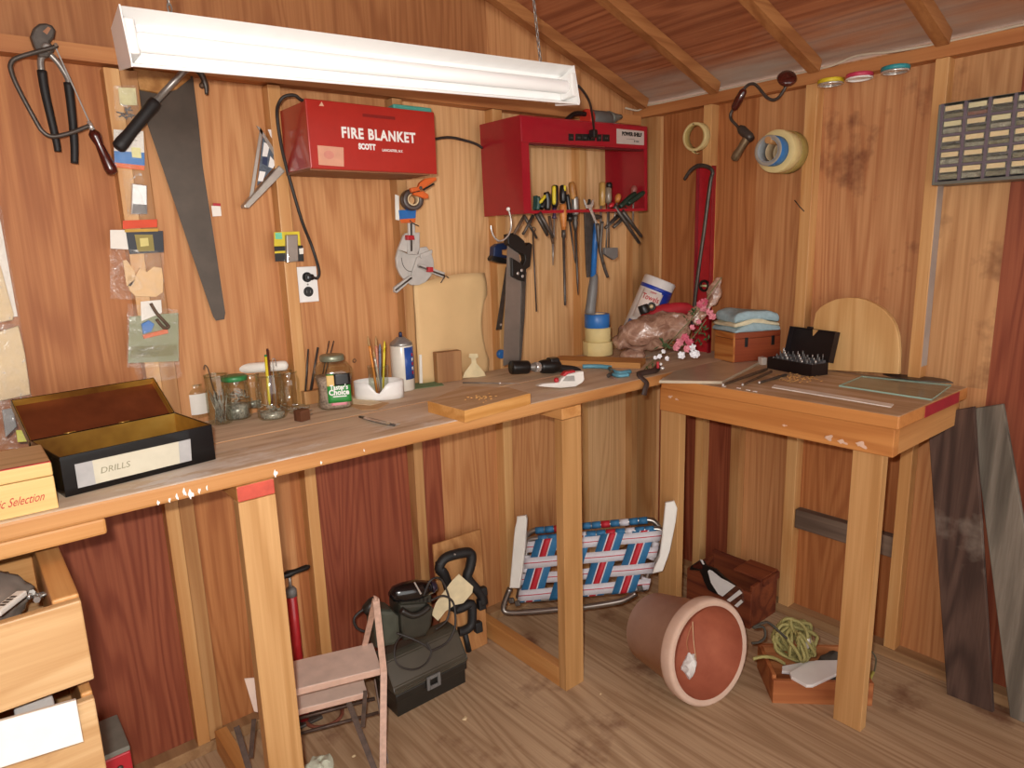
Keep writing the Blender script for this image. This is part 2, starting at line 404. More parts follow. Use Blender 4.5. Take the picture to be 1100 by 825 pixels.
# roof plywood
bm = BM()
for x0, x1 in ((0.03, RIDGE), (RIDGE, XL-.03)):
    vs = [bm.verts.new((x, y, roof(min(x, 0) if x > RIDGE else x, .047))) for x, y in ((x0, .03), (x1, .03), (x1, YF), (x0, YF))]
    bm.faces.new(vs)
bmesh.ops.solidify(bm, geom=list(bm.faces), thickness=-.012)
struct('ceiling', bm, ROOFPLY)
TN = [0]
def trim(bm, m):
    TN[0] += 1; return struct('trim_%d' % TN[0], bm, m)
def beam(bm, p, q_, w, h):
    "bar from p to q, w along world y, h downwards-perpendicular, top edge on the line p-q"
    p, q_ = V(p), V(q_); d = (q_-p).normalized(); side = V((0, 1, 0)); dn = d.cross(side); dn = dn if dn.z < 0 else -dn
    vs = []
    for a in (p, q_):
        vs += [bm.verts.new(a + side*s*w/2 + dn*t*h) for s, t in ((-1, 0), (1, 0), (1, 1), (-1, 1))]
    for f in ((0, 1, 2, 3), (7, 6, 5, 4), (0, 4, 5, 1), (1, 5, 6, 2), (2, 6, 7, 3), (3, 7, 4, 0)): bm.faces.new([vs[i] for i in f])
for k in range(11):
    yc = (-.07, -.437, -.853, -1.266)[k] if k < 4 else -1.266-.41*(k-3)
    bm = BM(); beam(bm, (-.054, yc, roof(-.054, .0455)), (RIDGE+.012, yc, roof(RIDGE+.012, .0455)), .040, .044); trim(bm, RAFTER)
    bm = BM(); beam(bm, (XL+.01, yc, roof(XL+.01, .0455)), (RIDGE-.012, yc, roof(RIDGE-.012, .0455)), .040, .044); trim(bm, RAFTER)
bm = BM(); b2(bm, (RIDGE-.011, -.002, roof(RIDGE)-.03), (RIDGE+.011, YF+.02, roof(RIDGE)+.040)); trim(bm, RAFTER)
# studs of the back wall (front faces at y = -.05)
for x0, x1, d, zt, m in ((-2.187, -2.150, .050, 2.056, PINE), (-2.149, -2.107, .044, 2.056, PINE_DK), (-1.758, -1.719, .05, 2.062, PINE), (-1.336, -1.297, .05, 2.066, PINE_DK),
                      (-.908, -.862, .05, 2.07, PINE), (-.450, -.41, .05, 2.074, PINE), (-.098, -.056, .04, 2.074, PINE_DK), (-2.60, -2.56, .05, 2.05, PINE), (-3.05, -3.01, .05, 2.05, PINE), (-3.5, -3.46, .05, 2.05, PINE), (-3.95, -3.91, .05, 2.05, PINE)):
    bm = BM(); b2(bm, (x0, .001, .038), (x1, -d, zt), bev=.002); trim(bm, m)
bm = BM(); b2(bm, (-1.86, .001, .038), (-1.80, -.02, 1.0)); trim(bm, PLY_MID)
GREYPUTTY = flatmat('grey_primer_smear', 'a89c94', .6, var=.12, nscale=9)
# studs of the right wall
for y0, y1, d, m in ((-.375, -.415, .05, PINE), (-.815, -.860, .05, PINE), (-1.243, -1.283, .05, PINE), (-1.66, -1.70, .05, PINE), (-2.07, -2.11, .05, PINE), (-2.48, -2.52, .05, PINE), (-2.9, -2.94, .05, PINE)):
    bm = BM(); b2(bm, (.001, y0, .038), (-d, y1, 2.11), bev=.002)
    bm.normal_update()
    for f in bm.faces: f.material_index = 0
    trim(bm, m)
bm = BM(); b2(bm, (-.001, -1.2832, 1.12), (-.047, -1.2845, 1.80)); trim(bm, GREYPUTTY)
bm = BM(); b2(bm, (.001, -.555, .038), (-.045, -.60, .98), bev=.002); trim(bm, PINE_DK)          # short stud under the bench
bm = BM(); b2(bm, (.001, -.005, .038), (-.03, -.115, 2.11), bev=.002); trim(bm, PINE_DK)              # corner board
bm = BM(); b2(bm, (.001, -.862, .395), (-.04, -1.241, .475), bev=.003); trim(bm, GREYWOOD)          # grey blocking between two studs
# plates
bm = BM(); b2(bm, (.001, -.002, 2.11), (-.055, YF+.1, 2.152), bev=.002); trim(bm, PLATE_W)
bm = BM(); beam(bm, (XL+.01, -.026, 2.093), (-.06, -.026, 2.116), .050, .040); trim(bm, PLATE_X)
bm = BM(); b2(bm, (XL+.01, .001, 0), (-.06, -.05, .038), bev=.002); struct('baseboard_back', bm, SILLM)
bm = BM(); b2(bm, (.001, -.002, 0), (-.055, YF+.1, .040), bev=.002); struct('baseboard_right', bm, SILLM)

# ================================================================ the long bench on the back wall
BH = 1.083; BD = .598; GAP = .0006
wb = thingW('workbench', 'long worn plank workbench with paint-splashed top along the back wall', 'workbench', (-1.6, -.3, 0))
def plank(bm, x0, x1, y0, y1, z0, z1, mats_by_top=True, bev=.004):
    b2(bm, (x0, y0, z0), (x1, y1, z1), bev=bev)
def top_slots(bm):
    bm.normal_update()
    for f in bm.faces: f.material_index = 0 if f.normal.z > .45 else 1
bm = BM(); plank(bm, -3.4, -.004, -.052, -.3235, BH-.04, BH, bev=.003); top_slots(bm); pl = wob('plank', bm, [TOP_X, EDGE_X], wb)
bm = BM(); plank(bm, -3.4, -.004, -.3242, -BD, BH-.04, BH, bev=.007); top_slots(bm); wob('plank', bm, [TOP_X, EDGE_X], wb)
for lx, red in ((-2.1377, True), (-1.0927, False)):
    bm = BM(); b2(bm, (lx, -BD+.002, .0), (lx+.089, -BD+.04, BH-.081), bev=.002); wob('leg', bm, LEGM, wb)
    bm = BM(); b2(bm, (lx, -BD+.002, BH-.080), (lx+.089, -.052, BH-.041), bev=.003)
    bm.normal_update()
    for f in bm.faces:
        f.material_index = 1 if (red and f.normal.y < -.9) else 0
    wob('brace', bm, [PINE_Y, RED_PAINT], wb, 'brace with red-painted end' if red else None)
    bm = BM(); b2(bm, (lx, -BD+.041, 0), (lx+.038, -.06, .075), bev=.002); wob('floor_rail', bm, PINE_Y, wb)
# paint splashes, chips on the front edge
SPL = flatmat('paint_splash', 'f2eee8', .45, var=.03)
rs = random.Random(3)
for (px, py, s) in ((296, 508.5, .01), (391, 484, .004), (205, 531, .012), (198, 529, .01), (190, 534, .008), (214, 527, .007), (182, 537, .006), (222, 524, .006), (170, 540, .006), (345, 497, .005)):
    p = on(px, py, 1, -BD-.0006); ph = rs.uniform(0, 6); pts = [(s*(.75+.3*math.sin(2*a*PI/12+ph))*math.cos(a*PI/12)*.5, s*(.8+.35*math.sin(3*a*PI/12+ph))*math.sin(a*PI/12)) for a in range(24)]
    bm = BM(); prism(bm, pts, 0, .0008, frame(p, (1, 0, 0), (0, 0, 1))); wob('paint_spot', bm, SPL, wb)
# under-bench drawer runner board
bm = BM(); b2(bm, (-3.35, -.59, 1.006), (-2.404, -.555, 1.042), bev=.006); wob('drawer_rail', bm, PINE_X, wb)
bm = BM(); b2(bm, (-2.56, -.56, 1.006), (-2.52, -.06, 1.042)); wob('drawer_rail', bm, PINE_Y, wb)

# ================================================================ the short bench on the right wall
sb = thingW('side_workbench', 'short sturdy workbench under the parts cabinet along the right wall', 'workbench', (-.3, -1.0, 0))
bm = BM(); plank(bm, -.591, -.056, -.602, -1.4315, BH-.051, BH-.011, bev=.004); top_slots(bm); wob('worktop', bm, [TOP_Y, EDGE_Y], sb)
RB = BH-.051
bm = BM(); b2(bm, (-.571, -.583, RB-.089), (-.533, -1.415, RB-.001), bev=.002); wob('apron', bm, EDGE_Y, sb)
bm = BM(); b2(bm, (-.532, -1.376, RB-.089), (-.058, -1.413, RB-.001), bev=.002); wob('apron', bm, EDGE_X, sb)
bm = BM(); b2(bm, (-.532, -1.375, 0), (-.494, -1.286, RB-.002), bev=.002); wob('leg', bm, LEGM, sb)
bm = BM(); b2(bm, (-.532, -.557, 0), (-.494, -.646, RB-.002), bev=.002); wob('leg', bm, LEGM, sb)
bm = BM(); b2(bm, (-.096, -.61, RB-.089), (-.058, -1.374, RB-.002), bev=.002); wob('ledger', bm, PINE_Y, sb)
p0, p1 = on(993, 452, 1, -1.4322), on(1030, 429, 1, -1.4322)
bm = BM(); b2(bm, (p0.x, -1.4312, RB+.002), (p1.x, -1.4328, RB+.037)); wob('paint_patch', bm, flatmat('dark_red_paint', '9c2330', .5), sb, 'dark red paint patch')
SCUFF = flatmat('pink_white_scuff', 'd9b8a2', .6)
for (px, py, s) in ((720, 426, .012), (727, 429, .008), (890, 470, .02), (905, 475, .016), (925, 478, .022), (843, 457, .008)):
    p = on(px, py, 0, -.5715); ph = rs.uniform(0, 6); pts = [(s*(.8+.35*math.sin(2*a*PI/12+ph))*math.cos(a*PI/12), s*(.7+.35*math.sin(3*a*PI/12+ph))*math.sin(a*PI/12)*.55) for a in range(24)]
    bm = BM(); prism(bm, pts, 0, .0008, frame(p, (0, -1, 0), (0, 0, 1))); wob('paint_spot', bm, SCUFF, sb)

# ================================================================ drawers under the long bench (left)
DRW = wood('drawer_pine', 'b28555', 'dfbd90', 'x', rings=6, grain=.3, rough=.45, knots=.5, stain='8a5c36', stain_amt=.10)
def drawer(name, label, x0, x1, yf, yb, z0, z1, t=.019, lip=0, tr_=.019):
    d = thingW(name, label, 'drawer', ((x0+x1)/2, (yf+yb)/2, z0))
    bm = BM(); b2(bm, (x0, yf, z0-lip), (x1, yf+t, z1), bev=.003); wob('front_panel', bm, DRW, d)
    bm = BM(); b2(bm, (x0, yf+t+.0005, z0+.01), (x0+t, yb, z1-.004), bev=.002); wob('side_panel', bm, PINE_Y, d)
    bm = BM(); b2(bm, (x1-tr_, yf+t+.0005, z0+.01), (x1, yb, z1+.006), bev=.004); wob('side_panel', bm, PINE_Y, d)
    bm = BM(); b2(bm, (x0+t+.0005, yb-t, z0+.01), (x1-tr_-.0005, yb, z1-.004), bev=.002); wob('back_panel', bm, PINE_X, d)
    bm = BM(); b2(bm, (x0+t+.0005, yf+t+.0005, z0+.012), (x1-tr_-.0005, yb-t-.0005, z0+.020)); wob('bottom_panel', bm, PLY_TAN, d)
    return d
D1 = drawer('drawer', 'pulled-out pine drawer of odds and ends, upper of the two at left', -3.0, -2.487, -.80, -.33, .812, .972, tr_=.042)
D2 = drawer('drawer', 'pine drawer at lower left with a white board lying over its front', -3.0, -2.492, -.80, -.36, .600, .775)
# ================================================================ common materials
STEEL = flatmat('steel', '9a958f', .35, .55, var=.18, nscale=60)
STEEL_DK = flatmat('dark_steel', '57504a', .42, .45, var=.25, nscale=50)
STEEL_BR = flatmat('bright_steel', 'd2cfca', .25, .6, var=.08)
RUSTY = flatmat('rusty_steel', '66503f', .6, .3, var=.35, nscale=70, bump=.15)
BLACK = flatmat('black_plastic', '191716', .38, var=.15)
BLACKR = flatmat('black_rubber', '1d1b1b', .6, var=.2, bump=.1)
GREYP = flatmat('grey_plastic', '6f6d6b', .45, var=.1)
WHITE = flatmat('white_plastic', 'eceae6', .35, var=.03)
PAPER = flatmat('white_paper', 'e9e4da', .8, var=.04)
CREAM = flatmat('cream_card', 'dcc49b', .75, var=.06)
REDP = flatmat('red_enamel', 'ab2a22', .3, var=.06, coat=.4)
REDS = flatmat('shelf_red_enamel', '9c1526', .3, var=.07, coat=.35)
REDPL = flatmat('red_plastic', 'b3202a', .4)
BLUEPL = flatmat('blue_plastic', '2a6db5', .4)
NAVY = flatmat('navy_plastic', '1e2c4e', .4)
ORANGE = flatmat('orange_plastic', 'd9662a', .45)
YELLOW = flatmat('yellow_plastic', 'd9c32d', .45)
GREEN = flatmat('green_enamel', '2f7d46', .4)
MAROON = flatmat('maroon_varnish', '4a1a14', .25, coat=.5, var=.25)
LEATHER = flatmat('tan_leather', 'e0b983', .6, var=.06)
FILM = plastic_film('clear_film')
GLASS = glassmat('clear_glass', 'f3f7f3')
CORD = flatmat('cord_rubber', '2f2a27', .55)
SAWST = flatmat('saw_steel', '51463c', .40, .3, var=.22, nscale=14)
TUBEW = flatmat('white_tube', 'f3f2ef', .3, var=.01)
ENAMEL = flatmat('white_enamel', 'efedea', .3, var=.02, coat=.3)
ALU = flatmat('aluminium', 'b0a89e', .38, .5, var=.1)
AMBER = flatmat('amber_plastic', 'b08a4a', .3, coat=.4)
WOODH = wood('tool_handle', '94612f', 'c99a5e', 'z', rings=5, grain=.4, rough=.4)

def tr(bm, M, pts, w0, w1, bev=0.0, wp=None):
    "polygon traced in the photo, laid on local plane and extruded w0..w1"
    q = lps(M, pts, w1 if wp is None else wp)
    return prism(bm, [(p.x, p.y) for p in q], w0, w1, None, bev)
def card(M, pts, w, m, par, name='card', th=.0012, label=None):
    bm = BM(); tr(bm, M, pts, w, w+th); return obj(name, bm, m, par, label)
def crinkle(M, quad, w, m, par, name='bag', amp=.004, nx=10, ny=12, seed=0, puff=.006):
    "puffed crumpled film over the quad (tl, tr, br, bl)"
    a, b, c, d = lps(M, quad, w)
    def fn(u, v):
        p = (a*(1-u)+b*u)*(1-v) + (d*(1-u)+c*u)*v
        n = mnoise.noise(V((p.x*60+seed, p.y*60, seed)))
        return p + V((0, 0, puff*4*u*(1-u)*(.4+.6*v) + amp*n)) + V((amp*mnoise.noise(V((v*9, seed, u*3)))*.6, 0, 0))
    bm = BM(); sheet(bm, nx, ny, fn); return obj(name, bm, m, par)

# ================================================================ hanging strip light
_L, _R = on(128, 46, 1, -.6), on(606, 95.5, 1, -.6)
M = frame(_L, _R-_L, (0, .10, 1)); LL = (_R-_L).length
lt = thing('strip_light', 'long white one-tube shop light hanging on chains over the bench', 'lamp', M)
prof = [(.050, .050), (.0485, .054), (.036, .002), (.034, .0), (-.034, .0), (-.036, .002), (-.055, .056), (-.059, .055), (-.0595, .053), (-.040, -.0012), (-.037, -.003), (.037, -.003), (.040, -.0012)]      # (up, towards room)
bm = BM()
a = [[bm.verts.new((x, u, w)) for u, w in prof] for x in (0.004, LL-.004)]
for i in range(len(prof)): j = (i+1) % len(prof); bm.faces.new((a[0][i], a[0][j], a[1][j], a[1][i]))
bm.faces.new(a[0]); bm.faces.new(a[1][::-1])
obj('reflector', bm, ENAMEL, lt)
bm = BM(); b2(bm, (.01, -.03, -.042), (LL-.01, .034, -.0045), bev=.004); obj('housing', bm, ENAMEL, lt)
for x in (0, LL-.003):
    bm = BM(); prism(bm, [(z, -y) for y, z in ()] or [(.0515, .052), (.041, -.042), (-.038, -.042), (-.061, .056), (-.053, .060)], x, x+.003, Matrix(((0, 0, 1, 0), (1, 0, 0, 0), (0, 1, 0, 0), (0, 0, 0, 1))))
    obj('end_plate', bm, ENAMEL, lt)
for x in (.003, LL-.021):
    bm = BM(); b2(bm, (x, -.036, .0015), (x+.018, .030, .056), bev=.004); obj('tube_socket', bm, WHITE, lt)
TUBE_E = NT('lamp_tube'); TUBE_E.b.inputs['Base Color'].default_value = srgb('f4f3f0'); TUBE_E.b.inputs['Roughness'].default_value = .25
TUBE_E.b.inputs['Emission Color'].default_value = (1, .98, .95, 1); TUBE_E.b.inputs['Emission Strength'].default_value = .12
bm = BM(); lathe(bm, [(.014, 0), (.0185, .008), (.0185, LL-.052), (.014, LL-.044)], 20, T(.0215, -.006, .034) @ R(PI/2, 'Y')); obj('tube', bm, TUBE_E.m, lt)
for px, x in ((170, .105), (577, LL-.085)):
    top = roof(M.translation.x + x, -.0)-M.translation.z
    links = []; z = .050
    bm = BM(); tube(bm, [(x-.004, .046, 0), (x-.004, .056, 0), (x+.004, .056, 0), (x+.004, .046, 0)], .0014, 6, k=4); hook = obj('chain_hook', bm, STEEL, lt)
    i = 0
    while z < top-.006:
        pts = [(x+.004*math.cos(t)*(1 if i % 2 else 0), z+.011+.0105*math.sin(t), .004*math.cos(t)*(0 if i % 2 else 1)) for t in [k*PI/4 for k in range(8)]]
        bm = BM(); tube(bm, pts, 0.0018, 5, closed=True); lk = obj('chain_link', bm, STEEL, hook); z += .0165; i += 1
cw = [on(621, 92, 1, -.55), on(628, 100, 1, -.52), on(634, 112, 1, -.45), on(637, 130, 1, -.36), on(638, 142, 1, -.30), V((0, 0, 0))]
cw[-1] = on(636, 149, 1, -.296)
bm = BM(); tube(bm, cw, .0042, 8, k=6); wob('power_cord', bm, CORD, lt)

# ================================================================ red fire-blanket cabinet
FBY, FBB = -.25, -.052
M = frame((-1.733, FBY, 1.803), (1, 0, 0), (0, 0, 1))
fb = thing('fire_blanket_cabinet', 'red steel fire blanket cabinet screwed to the studs below the lamp', 'cabinet', M)
W, H, D = .430, .189, .195
bm = BM(); b2(bm, (.004, .004, -.012), (W-.004, H-.004, -D), bev=.002)
obj('cabinet_body', bm, REDP, fb)
bm = BM(); b2(bm, (0, 0, -.0118), (W, H, 0), bev=.003); obj('front_panel', bm, REDP, fb)
bm = BM(); b2(bm, (.003, -.003, -D+.006), (W-.02, .0035, -.014)); obj('bottom_lip', bm, flatmat('cabinet_underside', '8a5a3a', .6), fb)
bm = BM(); b2(bm, (.175, H-.035, .0004), (.285, H-.026, .002), bev=.0006); obj('finger_slot', bm, flatmat('slot_red', '7e150f', .5), fb)
text('FIRE BLANKET', .041, WHITE, fb, T(.228, .104, .0006), .0015, .86, spacing=1.14)
text('SCOTT', .022, WHITE, fb, T(.183, .069, .0006), .0013, .80, name='maker_lettering')
text('LANCASTER, N.Y.', .0105, WHITE, fb, T(.270, .063, .0006), .0002, .9, name='maker_lettering')
card(fb.matrix_world, [(341, 156), (369, 158.5), (369.5, 179), (342.5, 177)], .0004, flatmat('pale_sticker', 'd59a80', .6, var=.08), fb, 'sticker')
bm = BM(); ball(bm, (.058, .040, .0012), (.022, .016, .0006)); obj('sticker_print', bm, flatmat('sticker_oval', 'c98474', .6), fb)
bm = BM(); prism(bm, [(.040, .172), (.055, .172), (.049, .184)], .0003, .001); obj('worn_patch', bm, flatmat('paint_chip', 'd9a98c', .6), fb)
fm = frame((-1.42, -.2, 1.9935), (1, 0, 0), (0, 1, 0))
bm = BM(); box(bm, (.055, .0, .008), (.14, .05, .014), bev=.004); wobble(bm, .003, 30); solo('folded_packet', bm, flatmat('teal_packet', '4fa394', .5), 'teal packet lying on top of the fire blanket cabinet', 'packet', fm)

# ================================================================ outlet, cord
M = back(330, 305.5, .003)
ol = thing('wall_outlet', 'white double outlet plate with a cord plugged in on top', 'outlet', M)
bm = BM(); b2(bm, (-.035, -.0575, -.002), (.035, .0575, .004), bev=.002); obj('cover_plate', bm, WHITE, ol)
for s in (.0235, -.0235):
    bm = BM(); lathe(bm, [(.0165, .002), (.0165, .0062), (.0155, .0068)], 20, T(0, s, 0)); r = obj('receptacle', bm, BLACK, ol)
    for x in (-.006, .006):
        bm = BM(); b2(bm, (x-.001, s-.0045, .0066), (x+.001, s+.0045, .0074)); obj('slot', bm, GREYP, r)
bm = BM(); lathe(bm, [(.003, .004), (.003, .0052), (.001, .0055)], 10); obj('screw', bm, STEEL, ol)
pc = thingW('extension_cord', 'black cord looping from outlet over fire blanket cabinet to red shelf', 'cord', tuple(on(335, 297, 1, -.02)))
bx = M.translation
pg = M @ V((.002, .0235, .008))
bm = BM(); A = frame(pg, (1, 0, 0), (0, 0, 1)); box(bm, (0, 0, .012), (.026, .020, .022), A, bev=.006); wob('plug', bm, BLACK, pc)
pts = [A @ V((.006, 0, .024)), on(341, 298.5, 1, -.055), on(342.5, 290, 1, -.05), on(335, 264.7, 1, -.03), on(323.7, 235.6, 1, -.06), on(307.7, 180, 1, -.075), on(301, 150, 1, -.10), on(297.5, 122, 1, -.12), on(300, 110, 1, -.15), on(306, 103.5, 1, -.16),
       on(317, 102.5, 1, -.165), V((-1.69, -.16, 2.001)), V((-1.55, -.14, 1.9985)), V((-1.36, -.11, 1.9985)), V((-1.295, -.10, 1.985)), V((-1.265, -.075, 1.93)), on(480, 147.5, 1, -.06), on(500, 151, 1, -.06), on(512, 155, 1, -.06), V((-.972, -.062, 1.925))]
bm = BM(); tube(bm, pts, .0048, 8, k=5); wob('cable', bm, CORD, pc)

# ================================================================ packages on the left stud
def pack(name, label, ctr, w=.056): return thing(name, label, 'package', back(*ctr, w), 'packages hung on the left stud')
p = pack('screw_packet', 'clear packet of grey screws with yellow card, topmost on left stud', (135, 110))
m_ = p.matrix_world
card(m_, [(127, 94), (145.5, 94.5), (147.5, 113), (129, 113)], .001, flatmat('yellowed_card', 'd8d3a0', .7), p, 'card')
bm = BM()
rr = random.Random(5)
for i in range(9):
    q = lp(m_, 136+rr.uniform(-7, 8), 121+rr.uniform(-4, 5), .004); a = rr.uniform(0, PI); d = V((math.cos(a), math.sin(a), 0))*.009
    rod(bm, q-d, q+d, .0018, n=7)
obj('screws', bm, GREYP, p)['kind'] = 'stuff'
crinkle(m_, [(121.6, 92), (147, 91.6), (150, 129), (124, 130)], .0035, FILM, p, seed=1)
p = pack('hook_packet', 'blue and white carded packet with orange strip beside hammer grip', (138, 165))
m_ = p.matrix_world
card(m_, [(122, 139), (154, 141), (155, 164), (122.5, 162)], .001, PAPER, p, 'card')
card(m_, [(122.5, 162), (155, 164), (155.5, 178), (123, 175)], .001, flatmat('blue_print', '3f7fc2', .6), p, 'blue_panel')
card(m_, [(123, 174.5), (155.5, 178), (155, 183), (123.5, 179.5)], .0012, ORANGE, p, 'orange_strip')
card(m_, [(141, 158), (151, 159), (152, 170), (142, 169)], .0024, flatmat('pale_yellow', 'e4dfa0', .6), p, 'label_panel')
crinkle(m_, [(122, 139), (154, 141), (155, 182), (123, 179)], .003, FILM, p, seed=2, puff=.004)
p = pack('blister_packet', 'small clear blister with a silver block, second stud packet below hammer', (146, 211))
m_ = p.matrix_world
bm = BM(); tr(bm, m_, [(142, 197), (158, 199), (158.5, 230), (141, 230)], .001, .014, .002); obj('metal_block', bm, STEEL_BR, p)
bm = BM(); tr(bm, m_, [(143, 219), (157.5, 220), (158, 229.5), (142, 229)], .0142, .016); obj('label_panel', bm, GREYP, p)
crinkle(m_, [(131, 183), (152, 185), (161, 232), (137, 233)], .002, FILM, p, seed=3, puff=.022, amp=.003)
p = pack('leather_packet', 'bag of tan leather pieces with red header and black card', (148, 285))
m_ = p.matrix_world
card(m_, [(118.3, 247), (137, 247), (138, 268), (118.7, 267)], .001, PAPER, p, 'header_card')
card(m_, [(131.8, 237), (168.8, 235.5), (168.8, 244), (132, 246)], .0035, flatmat('red_orange_print', 'd2461f', .6), p, 'red_header')
k_ = card(m_, [(135, 247.5), (175, 248), (176, 271), (139, 273)], .0035, flatmat('black_print', '23262e', .5), p, 'black_card')
card(m_, [(144.5, 252), (164, 252), (166, 269.5), (148, 270.5)], .0048, flatmat('gold_print', '8e7f35', .5), p, 'gold_panel')
card(m_, [(150, 256), (159, 255.5), (160, 264), (151, 265)], .0062, flatmat('gold_light', 'd6c878', .5), p, 'gold_emblem')
card(m_, [(134, 246.5), (170, 245.5), (170, 248.5), (134, 249.5)], .005, flatmat('mustard', 'c79b35', .6), p, 'mustard_strip')
for pp in ([(132, 280), (136, 279), (145, 292), (146, 300), (141, 308), (136, 307)], [(136, 296), (146, 296), (150, 288), (158, 292), (165, 286), (174, 288), (175.5, 300), (175, 314), (168, 319), (146, 318.5), (139, 312), (137, 304)]):
    bm = BM(); tr(bm, m_, pp, .001, .005, .001); obj('leather_piece', bm, LEATHER, p)
crinkle(m_, [(118, 267), (176, 270), (176.5, 323), (118.5, 321)], .0045, FILM, p, seed=4, puff=.010)
p = pack('hardware_bag', 'crinkled bag with grey-green card and blue clip, lowest on stud', (165, 355))
m_ = p.matrix_world
card(m_, [(139, 340), (191.5, 336), (192, 388), (137.5, 390)], .001, flatmat('grey_green_card', '8f9271', .7, var=.1), p, 'card')
card(m_, [(141, 372), (190, 370), (191, 382), (140, 385)], .0024, flatmat('olive_strip', '7d7a55', .7), p, 'writing_strip')
card(m_, [(151, 324), (173, 322), (174, 336), (152, 345)], .0024, PAPER, p, 'price_card')
bm = BM(); tr(bm, m_, [(152, 348), (160, 344), (166, 348), (163, 356), (154, 359)], .002, .009, .002); obj('blue_clip', bm, BLUEPL, p)
bm = BM(); tr(bm, m_, [(153, 360), (180, 353), (181, 358), (155, 364)], .002, .007, .001); obj('orange_clip', bm, ORANGE, p)
bm = BM(); tube(bm, lps(m_, [(162, 326), (168, 336), (178, 347), (181, 351), (176, 352), (168, 343)], .010), .0045, 8, k=4); obj('metal_clasp', bm, RUSTY, p)
for i, yy in enumerate((375.5, 380)):
    bm = BM(); tube(bm, lps(m_, [(147+j*3, yy+(1.6 if j % 2 else -1.2)-i*.2-j*.15) for j in range(9)], .0042), .0005, 4, k=3); obj('pen_scribble', bm, STEEL_DK, p)
crinkle(m_, [(137, 326), (191, 333), (193, 393), (136.5, 395)], .005, FILM, p, seed=5, puff=.010)
crinkle(m_, [(142, 391), (192, 389), (196, 405), (150, 412)], .008, FILM, p, 'bag_tail', seed=6, puff=.012, amp=.008)

# ================================================================ saw, hammer, coping saw, nippers, clip
M = back(195, 210, .016)
hs = thing('hand_saw', 'large dull hand saw hanging point-down behind the lamp', 'saw', M)
bm = BM(); tr(bm, M, [(141, 84), (207, 80), (213, 130), (218, 180), (229, 250), (242, 336), (241, 343), (232, 344.5), (229, 340), (200, 255), (174.6, 180), (160, 138)], 0, .0016); obj('blade', bm, SAWST, hs)
bm = BM(); tr(bm, M, [(150, 96), (141, 66), (150, 34), (170, 22), (188, 30), (193, 42), (183, 48), (170, 42), (161, 56), (162, 70), (180, 72), (192, 60), (204, 56), (205, 84), (190, 96), (170, 100)], -.011, .013, .004); obj('handle', bm, WOODH, hs)
bm = BM(); rod(bm, lp(M, 217, 88, -.016), lp(M, 217, 92, .03), .003, n=8); ball(bm, lp(M, 217, 92, .031), .008); solo('wall_hook', bm, RUSTY, 'dark round-headed nail beside top of hand saw', 'nail', M)
M = back(150, 135, .075)
hm = thing('claw_hammer', 'hammer with fat black grip hanging slanted across the hand saw', 'hammer', M)
a, b, c = lp(M, 126, 160, .02), lp(M, 168, 108, .02), lp(M, 196, 78, .02)
bm = BM(); turned(bm, a, b, [(.011, 0), (.0165, .03), (.0175, .12), (.0150, .3), (.0145, .7), (.0165, .9), (.015, .98), (.008, 1)], 18); obj('grip', bm, BLACKR, hm)
d = (c-b).normalized(); e = b + d*.14
bm = BM(); turned(bm, b-d*.01, e, [(.0085, 0), (.0085, .8), (.012, 1)], 14); obj('shaft', bm, STEEL, hm)
n = V((-d.y, d.x, 0))
bm = BM(); turned(bm, e-n*.008, e+n*.055, [(.012, 0), (.011, .4), (.0145, .6), (.0145, .95), (.012, 1)], 16); tube(bm, [e, e-n*.03+d*.004, e-n*.06-d*.012, e-n*.075-d*.03], lambda t: .012-.008*t, 8, k=3, flat_=1.2); obj('head', bm, STEEL_DK, hm)
M = back(50, 100, .082)
cs = thing('coping_saw', 'coping saw with bent steel frame and maroon handle, far left', 'saw', M)
f = lambda x, y, w=.012: lp(M, x/3.93, y/3.93, w)
bm = BM(); tube(bm, [f(238, 190), f(225, 200), f(150, 220), f(70, 245), f(46, 268), f(47, 300), f(75, 370), f(150, 510), f(180, 555), f(222, 576), f(300, 560), f(378, 530)], .0052, 8, k=5); obj('frame', bm, STEEL_DK, cs)
bm = BM(); a, b = f(230, 190), f(380, 522); dd = (b-a).normalized(); nn = V((-dd.y, dd.x, 0))*.0016
prism(bm, [a-nn, b-nn, b+nn, a+nn], .0115, .0125); obj('blade', bm, STEEL, cs)
bm = BM(); rod(bm, f(236, 188, .004), f(236, 188, .024), .004, n=8); obj('blade_pin', bm, RUSTY, cs)
bm = BM(); turned(bm, f(374, 512), f(392, 552), [(.0048, 0), (.0062, .5), (.0068, 1)], 14); obj('ferrule', bm, STEEL_BR, cs)
bm = BM(); turned(bm, f(390, 548), f(478, 738), [(.007, 0), (.0135, .08), (.0135, .16), (.0095, .32), (.0125, .6), (.0155, .85), (.0135, .96), (.005, 1)], 20); obj('handle', bm, MAROON, cs)
M = back(55, 70, .056)
np_ = thing('end_nippers', 'large end nippers with black grips hanging behind the coping saw', 'pincers', M)
f = lambda x, y, w=.012: lp(M, x/3.93, y/3.93, w)
def poly(pts): return [(x/3.93, y/3.93) for x, y in pts]
bm = BM(); tr(bm, M, poly([(165, 240), (140, 185), (128, 150), (140, 118), (165, 98), (195, 96), (222, 106), (236, 128), (230, 158), (214, 178), (226, 196), (232, 214), (205, 240)]), .002, .024, .005); obj('jaw', bm, STEEL_DK, np_)
bm = BM(); lathe(bm, [(.011, .024), (.011, .028), (.006, .030)], 14, T(*f(192, 210, 0))); obj('pivot', bm, STEEL, np_)
bm = BM(); prism(bm, [(p.x, p.y) for p in [f(x, y) for x, y in ((178, 138), (200, 118), (212, 126), (196, 152))]], .0241, .0255); obj('bite', bm, flatmat('bite_rust', 'a5714f', .6), np_)
